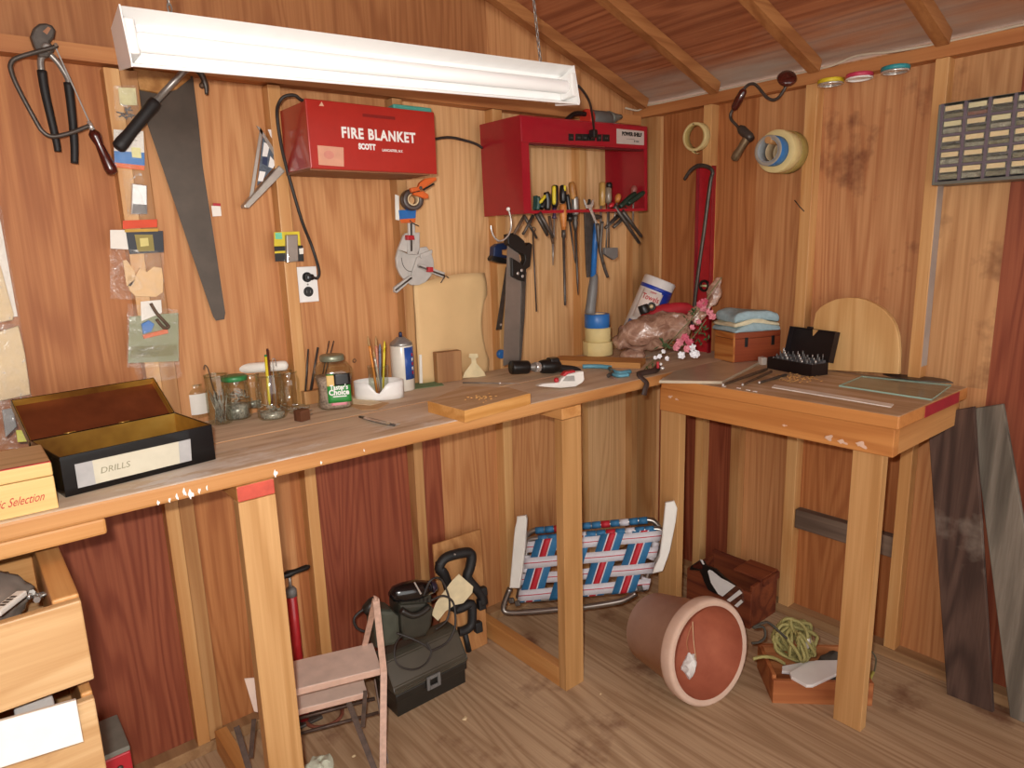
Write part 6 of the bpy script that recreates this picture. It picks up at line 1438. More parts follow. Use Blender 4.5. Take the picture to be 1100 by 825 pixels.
wraptext('paper', .014, bpy.data.materials['red_letter'], Lc*.765, .0002, rr_+.0028, fa-s_*.05)
obj('print_swash', arcw(rr_+.0024, *sorted((fa-s_*.45, fa+s_*.1)), Lc*.47, Lc*.50), YELLOW, t)
obj('print_figure', arcw(rr_+.0010, *sorted((fa-s_*.95, fa-s_*.55)), Lc*.02, Lc*.25), flatmat('wrap_blue_pale', '5a6da8', .5), t)
# pink bag
BAG = NT('pink_bag'); n_ = BAG.noise(BAG.coord(), 22, 4, .6, 1.0)
BAG.l(BAG.ramp(n_, [(.3, '8b6656'), (.55, 'ad8873'), (.75, 'd2b09c')]), BAG.b.inputs['Base Color']); BAG.b.inputs['Roughness'].default_value = .25; BAG.b.inputs['Specular IOR Level'].default_value = .8; BAG.bump(n_, .8, .008)
Pb = on(702, 384, 2, ZT); 
M = frame((Pb.x-.03, Pb.y-.03, ZT+.0), CORN, (0, 0, 1))
t = thing('plastic_bag', 'crumpled pinkish plastic bag heaped in the corner behind the flowers', 'bag', M)
Q2 = lambda x, y: (660+x/5.69, 285+y/5.69)
c_ = lp(M, *Q2(255, 400), 0)
def blob(cx, cy, sx, sy, sw, m, nm, seed, amp=.014, rot=0.0, cz=0.0):
    bm = BM(); bmesh.ops.create_icosphere(bm, subdivisions=4, radius=1.0)
    ca, sa = math.cos(rot), math.sin(rot)
    for v in bm.verts:
        p = v.co; x, y = p.x*sx, p.y*sy; v.co = V((cx+x*ca-y*sa, cy+x*sa+y*ca, cz+p.z*sw))
        n = mnoise.noise_vector(v.co*22+V((seed, 0, seed))); v.co += n*amp; n = mnoise.noise_vector(v.co*60+V((seed, 0, seed))); v.co += n*amp*.35
        if v.co.y < .0012: v.co.y = .0012
    for f in bm.faces: f.smooth = True
    return obj(nm, bm, m, t)
l0, r0 = lp(M, *Q2(0, 450), 0), lp(M, *Q2(470, 330), 0)
blob((l0.x+r0.x)/2, (l0.y+r0.y)/2-.01, (r0-l0).length/2, .070, .075, BAG.m, 'bag_body', 1.3, amp=.024, rot=math.atan2(r0.y-l0.y, r0.x-l0.x)*.9)
e0, e1, e2 = lp(M, *Q2(470, 330), .0), lp(M, *Q2(590, 220), .0), lp(M, *Q2(640, 70), .0)
bm = BM(); tube(bm, [e0, (e0+e1)/2+V((0, .004, .01)), e1, (e1+e2)/2, e2], lambda q: .030-.010*q+.008*math.sin(q*11), 14, k=7, flat_=.35); wobble(bm, .013, 34, 2); obj('bag_neck', bm, BAG.m, t)
blob(lp(M, *Q2(110, 530), 0).x, .022, .055, .024, .05, BAG.m, 'bag_fold', 4.1, .008)
# red cloth peeking over the bag
M2 = frame((Pb.x+.05, Pb.y+.05, ZT+.06), CORN, (0, 0, 1)); t2 = thing('red_cloth', 'bright red cloth showing between paper towels and pink bag', 'cloth', M2)
bm = BM(); tube(bm, [lp(M2, *Q2(x, y), 0) for x, y in ((150, 360), (200, 320), (270, 285), (350, 268), (430, 264), (470, 275))], lambda q: .020+.006*math.sin(q*PI), 12, k=5, flat_=1.1); wobble(bm, .004, 50, 5); obj('cloth_roll', bm, flatmat('red_cloth', 'b82430', .7, var=.1), t2)
# black loupe
Pl = lp(M, *Q2(190, 262), .062); t2 = thing('black_cup', 'small black cup with bright ring lying before the paper towels', 'cup', M @ T(*Pl))
bm = BM(); A_ = (-.016, -.006, 0); lathe(bm, [(.0, -.018), (.019, -.018), (.021, -.014), (.021, .014), (.019, .018), (0, .012)], 20, T(-.006, -.004, 0) @ R(PI/2*.9, 'X') @ R(.3, 'Y')); obj('cup', bm, BLACK, t2)
bm = BM(); pts = [(.024+.0135*math.cos(a*PI/6), .006+.0145*math.sin(a*PI/6), 0) for a in range(12)]; tube(bm, pts, .004, 8, closed=True); obj('ring', bm, BLACK, t2)
bm = BM(); lathe(bm, [(.0105, 0), (.0, .001)], 16, T(.024, .006, 0)); obj('lens', bm, CREAM, t2)
# artificial flower spray
Pf = on(706, 396, 2, ZT); M = frame(Pf, CORN, (0, 0, 1))
t = thing('flower_spray', 'spray of artificial pink and white flowers lying across the corner heap', 'artificial flowers', M)
LEAF = flatmat('leaf_green', '3f5a30', .6, var=.25); STEMM = flatmat('stem_olive', '6f6a45', .6)
stem = [lp(M, *Q2(x, y), w) for x, y, w in ((180, 640, .01), (240, 580, .035), (320, 500, .055), (400, 405, .075), (470, 330, .085), (540, 240, .09), (600, 150, .095), (655, 75, .095))]
bm = BM(); tube(bm, stem, .0024, 6, k=4); obj('stem', bm, STEMM, t)
bm = BM(); tube(bm, [stem[2], lp(M, *Q2(400, 500), .07), lp(M, *Q2(480, 440), .085), lp(M, *Q2(560, 330), .095)], .0018, 6, k=4); tube(bm, [lp(M, *Q2(480, 440), .085), lp(M, *Q2(560, 420), .09), lp(M, *Q2(620, 330), .095)], .0014, 6, k=4) if False else None; obj('side_stem', bm, STEMM, t)
rf = random.Random(21)
def flower(c, s, m, nm):
    bm = BM(); c = V(c)
    up = V((rf.uniform(-.6, .6), rf.uniform(-.3, .7), 1)).normalized(); A_ = up.to_track_quat('Z', 'Y').to_matrix().to_4x4(); A_.translation = c
    for k in range(6):
        a = k*PI/3+rf.uniform(-.2, .2)
        sheet(bm, 3, 4, lambda u, v: A_ @ V(((v*s)*math.cos(a)+(u-.5)*s*.95*math.sin(PI*min(v*.8+.12, 1))*-math.sin(a), (v*s)*math.sin(a)+(u-.5)*s*.95*math.sin(PI*min(v*.8+.12, 1))*math.cos(a), s*.45*v*v - s*.25*abs(u-.5))), th=.0006)
    return obj(nm, bm, m, t)
PINKF = flatmat('petal_pink', 'd17f8c', .6, var=.12); PINKD = flatmat('petal_rose', 'c2586e', .6, var=.12); WHF = flatmat('petal_white', 'e6e6ea', .6, var=.05)
fl_n = 0
for x, y, s, m in ((520, 240, .015, PINKD), (550, 225, .016, PINKD), (580, 290, .016, PINKF), (600, 315, .014, PINKF), (545, 265, .014, PINKF), (475, 380, .011, PINKF), (515, 345, .010, PINKF), (430, 440, .015, PINKD), (400, 470, .016, PINKF), (375, 500, .015, PINKF), (455, 470, .016, PINKD), (440, 510, .015, PINKF), (470, 500, .017, WHF), (500, 540, .016, WHF), (410, 550, .015, WHF), (480, 545, .016, WHF), (300, 525, .009, WHF), (275, 555, .010, WHF), (320, 570, .010, WHF), (250, 565, .008, WHF)):
    ff = flower(lp(M, *Q2(x, y), .095+rf.uniform(-.006, .012)), s, m, 'blossom')
    if m is WHF: ff['label'] = 'white blossom'
    elif fl_n == 0: ff['label'] = 'pink blossom'; fl_n = 1
bm = BM()
leaves = []
for i in range(46):
    k = rf.choice([(200, 610), (240, 585), (320, 460), (300, 480), (470, 300), (480, 290), (520, 430), (545, 400), (505, 410), (560, 440), (530, 370), (445, 350), (500, 450), (540, 460)])
    c = lp(M, *Q2(k[0]+rf.gauss(0, 16), k[1]+rf.gauss(0, 16)), .075+rf.uniform(-.02, .015)); a = rf.uniform(0, 2*PI); L = rf.uniform(.012, .024); d = V((math.cos(a), math.sin(a), rf.uniform(-.3, .5))).normalized(); n = d.orthogonal().normalized()
    bm = BM(); sheet(bm, 2, 5, lambda u, v: c + d*(L*v) + n*((u-.5)*L*.38*math.sin(PI*min(.08+v*.9, 1))) + V((0, 0, -.12*L*v*v)), th=.0005); lf_ = obj('leaf', bm, LEAF, t)
# small red ornament with a bell
Po = lp(M, *Q2(275, 615), .085); t2 = thing('bell_ornament', 'tiny red ornament with a silver bell at the foot of the flowers', 'ornament', M @ T(*Po))
bm = BM(); box(bm, (-.006, .004, 0), (.010, .026, .010), bev=.003); obj('red_bow', bm, REDPL, t2)
bm = BM(); ball(bm, (.010, -.008, .004), (.0095, .008, .008), n=14); obj('bell', bm, STEEL_BR, t2)
bm = BM(); ball(bm, (.004, .008, .006), .006, n=10); obj('white_pompom', bm, WHITE, t2)
# rubber strap hanging over the bench edge
M = Matrix.Translation(on(699, 404, 2, ZT)); pts = [on(708, 392, 2, ZT+.012), on(703, 398, 2, ZT+.012), on(698, 404, 2, ZT+.012), on(694.5, 411, 1, -BD-.010), on(693, 418, 1, -BD-.016), on(691.5, 424.5, 1, -BD-.016)]
pts[2].y = max(pts[2].y, -BD+.02)
bm = BM(); tube(bm, pts, .0125, 10, k=5, flat_=.45); bmesh.ops.transform(bm, matrix=M.inverted(), verts=bm.verts)
solo('leather_strap', bm, flatmat('dark_strap', '3a2a24', .6, var=.2), 'dark strap hanging over the bench edge where the two benches meet', 'strap', M)
# ================================================================ things on the floor
# ---- folded lawn chair
C8 = lambda x, y: (510+x/3.436, 520+y/3.436)
A = on(541, 659, 2, .086); B = on(686, 637, 2, .20)
Bd = (B-A); Mx = frame(A, Bd, (.16, .20, 1)); 
t = thing('lawn_chair', 'folded aluminium lawn chair with blue red white webbing under the bench', 'folding chair', Mx)
WBL = flatmat('web_blue', '2f6f9c', .6, var=.08, nscale=200); WRD = flatmat('web_red', 'b8202f', .6, var=.08); WWH = flatmat('web_white', 'cfcdd4', .6, var=.06, nscale=200)
ALT = flatmat('chair_tube', '9b9690', .3, .85, var=.1)
bm = BM(); tube(bm, lps(Mx, [C8(130, 385), C8(112, 430), C8(106, 462), C8(125, 474), C8(200, 472), C8(290, 464), C8(400, 455), C8(520, 436), C8(560, 424), C8(595, 402)], .05), .0115, 10, k=4); obj('base_tube', bm, ALT, t)
bm = BM(); tube(bm, lps(Mx, [C8(188, 300), C8(192, 225), C8(205, 205), C8(240, 200), C8(400, 190), C8(560, 176), C8(660, 166), C8(690, 172), C8(700, 200), C8(680, 260), C8(640, 330), C8(615, 395)], .03), .0115, 10, k=4); obj('back_tube', bm, ALT, t)
bm = BM(); tube(bm, lps(Mx, [C8(160, 420), C8(185, 300), C8(192, 200), C8(210, 175), C8(250, 168), C8(420, 155), C8(560, 140), C8(640, 132), C8(672, 148), C8(690, 185)], -.015), .0115, 10, k=4); obj('seat_tube', bm, ALT, t)
bm = BM(); tube(bm, lps(Mx, [C8(165, 432), C8(280, 425), C8(420, 408), C8(560, 395), C8(635, 388)], .03), .007, 8, k=3); obj('cross_bar', bm, ALT, t)
def ip(u, v):
    "photo position in the web: u left-right, v top-bottom"
    tl, tr2, br, bl = V((228, 210)), V((672, 172)), V((622, 385)), V((190, 425)); p = (tl*(1-u)+tr2*u)*(1-v)+(bl*(1-u)+br*u)*v; return C8(p.x, p.y)
def strap(u0, v0, u1, v1, wd, w, stripes, nm, idx):
    "a woven band from (u0,v0) to (u1,v1), wd wide in u or v"
    horiz = abs(u1-u0) > abs(v1-v0)
    for k, (a, b, m) in enumerate(stripes):
        bm = BM()
        def fn(s, q):
            o = (a+(b-a)*q-.5)*wd
            u, v = u0+(u1-u0)*s, v0+(v1-v0)*s
            if horiz: v += o
            else: u += o
            wv = w + (-.0035*math.cos(PI*((u-.07)/.263+idx)) if horiz else .0035*math.cos(PI*((v-.06)/.273+idx)))
            p = lp(Mx, *ip(u, v), 0); return V((p.x, p.y, wv + .0006*k))
        sheet(bm, 20, 1, fn, th=.0009); o_ = obj(nm, bm, m, t)
for i, u in enumerate((.06, .28, .50, .72, .93) if False else (.07, .335, .60, .86)):
    strap(u+.03, -.06, u-.03, 1.0, .195, .047, [(0, 1, WBL), (.30, .36, WWH), (.36, .64, WRD), (.64, .70, WWH)], 'web_band', i)
for i, v in enumerate((.06, .333, .606, .88)):
    strap(-.06, v, 1.04, v, .185, .047, [(0, 1, WWH), (.46, .54, WRD)], 'web_cross', i)
# wraps of the web round the two top tubes
for w_, yo, x0, x1, y0, y1 in ((.03, 0, 235, 665, 202, 166), (-.015, 0, 225, 640, 172, 133)):
    for i in range(13):
        s = i/12; s2 = (i+.92)/12; m = (WBL, WBL, WRD, WBL, WWH)[i % 5]
        if s2 > 1: continue
        bm = BM(); a_, b_ = lp(Mx, *C8(x0+(x1-x0)*s, y0+(y1-y0)*s), w_), lp(Mx, *C8(x0+(x1-x0)*s2, y0+(y1-y0)*s2), w_); rod(bm, a_, b_, .0145, n=12); obj('web_wrap', bm, m, t)
for (x0, y0, x1, y1) in ((195, 255, 175, 425), (672, 205, 618, 380)):
    for i in range(4):
        s, s2 = i/4+.04, i/4+.16
        bm = BM(); rod(bm, lp(Mx, *C8(x0+(x1-x0)*s, y0+(y1-y0)*s), .032), lp(Mx, *C8(x0+(x1-x0)*s2, y0+(y1-y0)*s2), .032), .0145, n=12); obj('web_wrap', bm, WWH, t)
ARMW = flatmat('arm_white', 'dedcd4', .4, var=.04)
for pp in ([C8(155, 120), C8(188, 115), C8(192, 130), C8(186, 230), C8(176, 320), C8(165, 385), C8(127, 385), C8(135, 300), C8(143, 200), C8(147, 165), C8(153, 140)], [C8(703, 68), C8(736, 61), C8(748, 90), C8(742, 140), C8(720, 250), C8(694, 322), C8(655, 332), C8(662, 308), C8(680, 270), C8(690, 200), C8(697, 130)]):
    bm = BM(); tr(bm, Mx, pp, .062, .085, .005); obj('arm_rest', bm, ARMW, t)
for p in (C8(135, 430), C8(158, 440), C8(610, 385)):
    bm = BM(); box(bm, tuple(lp(Mx, *p, .052)), (.022, .022, .014), bev=.004); obj('hinge', bm, STEEL_DK, t)
# ---- terracotta pot on its side
rimc = None
Dp = V((-.17, -.985, 0)).normalized(); RR, RB_, HL = .183, .130, .300
tilt = math.atan((RR-RB_)/HL)
axv = (Dp*math.cos(tilt) + V((0, 0, math.sin(tilt)))).normalized()
# contact point of the rim on the floor sits at the photo pixel
cp = on(769, 757, 2, 0)
dn = (V((0, 0, -1)) - axv*(-axv.z)).normalized()
rc_ = cp - dn*RR
base = rc_ - axv*HL
xq = axv.cross(V((0, 0, 1))).normalized(); M = frame(base, xq, axv.cross(xq))
t = thing('terracotta_pot', 'large terracotta flower pot lying on its side on the floor', 'flower pot', M)
TER = NT('terracotta'); n_ = TER.noise(TER.coord(), 9, 5, .6); n2 = TER.noise(TER.coord(), 2.5, 3)
TER.l(TER.ramp(TER.math('ADD', TER.math('MULTIPLY', n_, .5), TER.math('MULTIPLY', n2, .5)), [(.3, 'c3a28e'), (.5, 'd2b5a2'), (.72, 'dfc9ba')]), TER.b.inputs['Base Color']); TER.b.inputs['Roughness'].default_value = .85; TER.b.inputs['Specular IOR Level'].default_value = .2; TER.bump(n_, .15, .002)
TER_IN = NT('terracotta_inside'); n_ = TER_IN.noise(TER_IN.coord(), 6, 5, .6)
TER_IN.l(TER_IN.ramp(n_, [(.3, '9a5038'), (.7, 'ba6d4f')]), TER_IN.b.inputs['Base Color']); TER_IN.b.inputs['Roughness'].default_value = .8
rimh = .055
bm = BM(); lathe(bm, [(.018, 0), (RB_-.006, 0), (RB_, .006), (RR-.024, HL-rimh), (RR-.020, HL-rimh+.002), (RR-.002, HL-rimh+.004), (RR, HL-rimh+.012), (RR, HL-.010), (RR-.006, HL-.001), (RR-.012, HL), (RR-.024, HL-.004)], 56, cap=False); obj('pot_wall', bm, TER.m, t)
bm = BM(); lathe(bm, [(RR-.0242, HL-.0042), (RR-.034, HL-.07), (RR-.040, HL-.078), (RB_-.022, .022), (.018, .020), (.018, 0)], 56, cap=False); obj('pot_inside', bm, TER_IN.m, t)
# tissue and string inside
Zi = lambda x, y: (660+x/3.667, 580+y/3.667)
pc_ = on(*Zi(295, 500), 2, 0.045); 
Mi = M.inverted()
MT_ = frame(rc_ - axv*.055, CORN, (0, 0, 1))
c = MT_ @ lp(MT_, *Zi(296, 495), 0)
bm = BM(); bmesh.ops.create_icosphere(bm, subdivisions=3, radius=1)
for v in bm.verts:
    v.co = V((v.co.x*.030, v.co.y*.024, v.co.z*.045)); n = mnoise.noise_vector(v.co*45); v.co += n*.013; v.co += V((0, 0, 0))
solo('crumpled_tissue', bm, flatmat('tissue_white', 'e4e2dd', .85, var=.05, bump=.3), 'crumpled white tissue lying inside the terracotta pot', 'tissue', Matrix.Translation(c))
bm = BM(); s0 = MT_ @ lp(MT_, *Zi(308, 322), .0); 
pts = [s0, MT_ @ lp(MT_, *Zi(312, 400), .004), MT_ @ lp(MT_, *Zi(322, 470), .004)]
tube(bm, pts, .0012, 5, k=4); solo('string', bm, CREAM, 'thin cream string hanging inside the terracotta pot', 'string')
bm = BM(); tube(bm, [MT_ @ lp(MT_, *Zi(302, 340), -.004), MT_ @ lp(MT_, *Zi(285, 400), -.004), MT_ @ lp(MT_, *Zi(292, 440), -.002)], .001, 5, k=4); solo('twine', bm, flatmat('twine', 'b98a5a', .8), 'short brown twine beside the cream string inside the pot', 'string')
# ---- wooden crate with the striped thing
C6 = lambda x, y: (720+x/9.16, 590+y/9.16)
CX0, CX1, CY0, CY1, CZ = -.262, -.062, -.812, -.50, .185
t = thingW('wooden_crate', 'reddish wooden crate behind the terracotta pot by the right wall', 'crate', ((CX0+CX1)/2, (CY0+CY1)/2, 0))
CRM = wood('crate_red', '5e2a1c', '94502f', 'y', rings=7, grain=.5, rough=.6)
w_ = .012
for nm, a, b in (('side_panel', (CX0, CY0, 0), (CX0+w_, CY1, CZ*.86)), ('side_panel', (CX1-w_, CY0, 0), (CX1, CY1, CZ)), ('end_panel', (CX0+w_, CY0, 0), (CX1-w_, CY0+w_, CZ)), ('end_panel', (CX0+w_, CY1-w_, 0), (CX1-w_, CY1, CZ*.86)), ('bottom_panel', (CX0+w_, CY0+w_, 0), (CX1-w_, CY1-w_, .01)),
                 ('rim', (CX0+.08, CY0-.010, CZ*.88), (CX1+.0, CY0-.0005, CZ+.008)), ('lid_board', (CX0+.075, CY0+.001, CZ+.001), (CX1+.004, CY0+.13, CZ+.012))):
    bm = BM(); b2(bm, a, b, bev=.002); wob(nm, bm, CRM, t)
M = frame(on(772, 628, 0, CX0-.012), (.0, -1, 0), (.12, 0, 1))
t2 = thing('striped_board', 'black, white and brown striped board sticking out of the crate', 'board', M)
bm = BM(); tr(bm, M, [C6(185, 205), C6(200, 165), C6(290, 105), C6(330, 125), C6(340, 155), C6(440, 195), C6(520, 270), C6(640, 365), C6(520, 465), C6(440, 440), C6(370, 400), C6(330, 320), C6(310, 260), C6(285, 210)], -.012, 0, .002); obj('black_board', bm, BLACK, t2)
def pc2(pts, m, nm, w=.0004): 
    bm = BM(); tr(bm, M, pts, w, w+.0015); return obj(nm, bm, m, t2)
pc2([C6(368, 215), C6(385, 202), C6(410, 212), C6(500, 285), C6(560, 315), C6(640, 362), C6(515, 465), C6(470, 440), C6(400, 330)], WHITE, 'white_panel'); pc2([C6(215, 170), C6(285, 120), C6(320, 165), C6(310, 195), C6(250, 190)], MAROON, 'maroon_patch'); pc2([C6(292, 100), C6(315, 105), C6(335, 150), C6(320, 150)], WHITE, 'white_tip', .002)
bm = BM(); tr(bm, M, [C6(640, 365), C6(700, 400), C6(715, 520), C6(660, 575), C6(520, 470)], -.012, -.0005, .001); obj('brown_end', bm, wood('brown_end', '4f2b1e', '7a4a33', 'x'), t2)
pc2([C6(680, 400), C6(708, 432), C6(588, 520), C6(555, 500)], WHITE, 'white_bar', .0); pc2([C6(695, 495), C6(715, 520), C6(660, 572), C6(630, 555)], WHITE, 'white_bar', .0)
M = frame(on(740, 628, 0, CX0+.05), (.1, -1, -.3), (.3, 0, 1)); bm = BM(); tr(bm, M, [C6(150, 285), C6(180, 258), C6(230, 320), C6(270, 375), C6(230, 385), C6(175, 340)], -.008, 0, .002); solo('wood_chip', bm, PINE_DK, 'curved pale wood scrap in the left end of the crate', 'wood scrap', M)
# ---- box of rope
C7 = lambda x, y: (800+x/6.87, 640+y/6.87)
a_ = on(829.5, 755.5, 2, 0); b_ = on(897, 757.5, 2, 0); M = frame(a_, b_-a_, (b_-a_).cross(V((0, 0, -1))))
w9, d9 = .33, .205; h9 = lp(frame(a_, b_-a_, (0, 0, 1)), 830, 731, 0).y
t = thing('rope_box', 'low open wooden box of rope behind the side bench leg', 'box', M)
BX9 = wood('rope_box_wood', '8f4f2c', 'bd7c4b', 'x', rings=6, grain=.45, rough=.6)
for nm, a, b in (('front_panel', (0, 0, 0), (w9, .014, h9)), ('back_panel', (0, d9-.014, 0), (w9, d9, h9+.012)), ('end_panel', (0, .0145, 0), (.014, d9-.0145, h9+.012)), ('end_panel', (w9-.014, .0145, 0), (w9, d9-.0145, h9)), ('bottom_panel', (.0145, .0145, 0), (w9-.0145, d9-.0145, .008))):
    bm = BM(); b2(bm, a, b, bev=.002); obj(nm, bm, BX9, t)
ROPE = NT('rope'); wv = ROPE.n('ShaderNodeTexWave'); wv.inputs['Scale'].default_value = 90; wv.inputs['Distortion'].default_value = 2; ROPE.l(ROPE.coord(), wv.inputs['Vector'])
ROPE.l(ROPE.ramp(wv.outputs[1], [(.2, '6f6838'), (.8, 'b3aa6c')]), ROPE.b.inputs['Base Color']); ROPE.b.inputs['Roughness'].default_value = .7
MR = frame(M @ V((.115, .115, h9*.5)), CORN, (0, 0, 1))
t2 = thing('rope_coil', 'tangled olive-yellow rope heaped in the low wooden box', 'rope', MR)
rr = random.Random(6); pts = []
c0 = lp(MR, *C7(370, 330), 0)
for i in range(84):
    a = i*1.05+rr.uniform(-.6, .6); rx, ry, rz = .082*(.55+.55*rr.random()), .088*(.5+.5*rr.random()), .066
    ph = i*.23
    p = V((math.cos(a)*rx*math.cos(ph)-math.sin(a)*.018, math.sin(a)*ry, math.cos(a)*rz*math.sin(ph)))
    pts.append(c0 + V((p.x, max(p.y, -c0.y-.03), p.z)))
tail = [lp(MR, *C7(x, y), w) for x, y, w in ((290, 500, .07), (250, 475, .10), (200, 455, .14), (130, 450, .16), (60, 465, .16))]
bm = BM(); tube(bm, pts, .0062, 7, k=6); obj('coil', bm, ROPE.m, t2)
bm = BM(); tube(bm, tail, .0058, 7, k=5); obj('loose_end', bm, ROPE.m, t2)
bm = BM(); tube(bm, [lp(MR, *C7(x, y), w) for x, y, w in ((50, 350, .06), (110, 340, .06), (150, 300, .06), (135, 230, .05), (60, 235, .05), (150, 195, .05), (200, 215, .06), (260, 270, .07), (310, 315, .075))], .0045, 7, k=5); obj('dark_cord', bm, flatmat('dark_cord', '39342a', .7), t2, 'dark cord end')
bm = BM(); ball(bm, tuple(lp(MR, *C7(460, 345), .045)), (.014, .026, .012)); obj('bright_ferrule', bm, STEEL_BR, t2)
M3 = M @ T(.245, .125, .009); t2 = thing('dark_rag', 'dark grey rag bundled in the low box next to the rope', 'rag', M3)
bm = BM(); bmesh.ops.create_icosphere(bm, subdivisions=4, radius=1)
for v in bm.verts:
    v.co = V((v.co.x*.050, v.co.y*.050, v.co.z*.055+.055)); n = mnoise.noise_vector(v.co*30); v.co += n*.013; v.co.z = max(v.co.z, .001)
for f in bm.faces: f.smooth = True
obj('cloth', bm, flatmat('dark_rag', '4a433b', .9, var=.3, nscale=25), t2)
M4 = M @ T(.12, .045, h9+.004) @ R(.10, 'X')
for pp, lab, z in (([(840, 722), (840, 716), (867, 711), (880, 710), (880, 716), (858, 724)], 'thin white plastic lid under the larger lid in the rope box', -.012), ([(848, 723), (862, 714), (876, 710), (905, 709.5), (905, 722), (873, 737), (866, 737), (850, 728)], 'large white plastic lid lying on the front of the rope box', 0)):
    q = lps(M4, pp, z+.006); bm = BM(); prism(bm, [(p.x, p.y) for p in q], z, z+.010, bev=.003); solo('tub_cover', bm, flatmat('lid_offwhite', 'dcd6d2', .4, var=.03), lab, 'cover', M4.copy(), 'white lids in the rope box')
# rope end right of the leg
pts = [on(936, 699, 2, .06), on(941, 708, 2, .03), on(939, 722, 2, .006), on(934, 735, 2, .006), on(931, 745, 2, .006)]
bm = BM(); tube(bm, pts[:3], .003, 6, k=4); o = solo('wire_end', bm, flatmat('dark_wire', '57523f', .6), 'thin dark wire curling out beside the side bench front leg', 'wire')
bm = BM(); tube(bm, [on(938, 722, 2, .007), on(935, 728, 2, .007), on(933, 734, 2, .007)], .006, 7, k=3); solo('rope_tip', bm, flatmat('yellow_rope', 'a59b4a', .7), 'short yellow rope tip on the floor beside the bench leg', 'rope')
# ---- step stool
S2 = lambda x, y: (255+x/5.946, 690+y/5.946)
PINKW = flatmat('dusty_pink_paint', 'e2cbbc', .55, var=.12, nscale=18); PINKE = flatmat('pink_edge', 'd3ae9a', .5, var=.1)
Sf = on(409.6, 718, 2, .30); Sl = on(316, 741, 2, .30); dv = (Sf-Sl).normalized(); M = frame((Sf.x, Sf.y, 0), dv, (-dv.y, dv.x, 0))
t = thing('step_stool', 'old dusty-pink folding step stool behind the long bench front leg', 'step stool', M)
sw = .325; sd = lp(M, 396, 691, .30).y
bm = BM(); b2(bm, (-sw, 0, .277), (0, sd, .30), bev=.003); o = obj('seat', bm, [PINKW, PINKE], t)
for f in o.data.polygons: f.material_index = 1 if f.normal.y < -.6 else 0
zl = .205; q1 = lp(M, *S2(830, 318), zl); q2 = lp(M, *S2(835, 228), zl)
bm = BM(); b2(bm, (-sw+.03, q1.y, zl-.020), (q1.x, q1.y+.10, zl), bev=.003); o = obj('lower_step', bm, [PINKW, PINKE], t)
for f in o.data.polygons: f.material_index = 1 if f.normal.y < -.6 else 0
BRN = flatmat('stool_brown_metal', '5c4a40', .5, .4, var=.3, nscale=60); PNK = flatmat('stool_pink_metal', 'c7a28e', .45, var=.2, nscale=60)
def flatbar(pts, w, th_, m, nm):
    pts = [V(p) for p in pts]; bm = BM(); tube(bm, pts, w, 8, k=0, flat_=th_/w); return obj(nm, bm, m, t)
def bar(p, q, m, nm, w=.009, th_=.003, side=V((0, 1, 0))):
    p, q = V(p), V(q); d = (q-p).normalized(); s = (side-d*side.dot(d)).normalized(); n = d.cross(s); bm = BM(); vs = []
    for a in (p, q): vs += [bm.verts.new(a+s*i*w+n*j*th_) for i, j in ((-1, -1), (1, -1), (1, 1), (-1, 1))]
    for f in ((0, 1, 2, 3), (7, 6, 5, 4), (0, 4, 5, 1), (1, 5, 6, 2), (2, 6, 7, 3), (3, 7, 4, 0)): bm.faces.new([vs[i] for i in f])
    return obj(nm, bm, m, t)
MF = M @ frame((0, 0, 0), (1, 0, 0), (0, 0, 1)); MFi = M.inverted()
def onf(px, py, y):                  # local point on the plane local y
    p = onp(px, py, M @ V((0, y, 0)), M.to_3x3() @ V((0, 1, 0))); return M.inverted() @ p
tp = onf(412, 641, .035); ft = onf(409.5, 838, -.07); ft.z = .0
for dx, vis in ((0, 1), (-sw-.006, 0)):
    o_ = V((dx, 0, 0))
    X = V((1, 0, 0))
    f0 = M.inverted() @ on(411, 840, 2, 0.0); f0.z = 0; top = V((.004, .030, tp.z)); mid = V((.006, -.004, .29))
    bar(f0+o_, mid+o_, PNK, 'front_leg', .0100, .0022, V((1, 0, 0))); bar(mid+o_, top+o_, PNK, 'back_rail', .0100, .0022, V((1, 0, 0))) if vis else None
    if vis:
        bar(top+o_+V((0, .004, .0)), V((-.026, sd-.004, .300))+o_, PNK, 'back_rail', .0095, .0022, V((1, 0, 0)))
        bm = BM(); tube(bm, [top+V((0, -.008, -.004)), top+V((0, .0, .006)), top+V((0, .010, .002))], .0085, 8, k=3, flat_=.4); obj('top_bend', bm, PNK, t)
    bar(f0+V((-.010, .012, .0))+o_, onf(372.7, 750, sd*.6)+o_, BRN, 'rear_leg', .0085, .002, V((1, 0, 0)))
    bar(V((-.010, -.06, .01))+o_, V((-.010, .10, .20))+o_, BRN, 'step_link', .008, .002, V((0, 1, .5)))
    bar(onf(389.5, 781, .02)+o_, onf(392.5, 742, .04)+o_, BRN, 'step_strut', .0065, .002, V((1, 0, 0)))
bm = BM(); q = [onf(px, py, .02) for px, py in ((262.5, 729), (273, 728), (277, 765), (273, 764))]; prism(bm, [(p.x, p.z) for p in q], -.0015, .0015, Matrix(((1, 0, 0, 0), (0, 0, 1, .02), (0, 1, 0, 0), (0, 0, 0, 1)))); obj('side_plate', bm, PINKW, t)
bm = BM(); rod(bm, (-sw, sd+.06, .05), (0, sd+.06, .05), .006, n=8); obj('rear_stretcher', bm, BRN, t)
bm = BM(); rod(bm, (-sw+.02, .055, .11), (-.012, .055, .11), .005, n=8); obj('step_stretcher', bm, BRN, t)
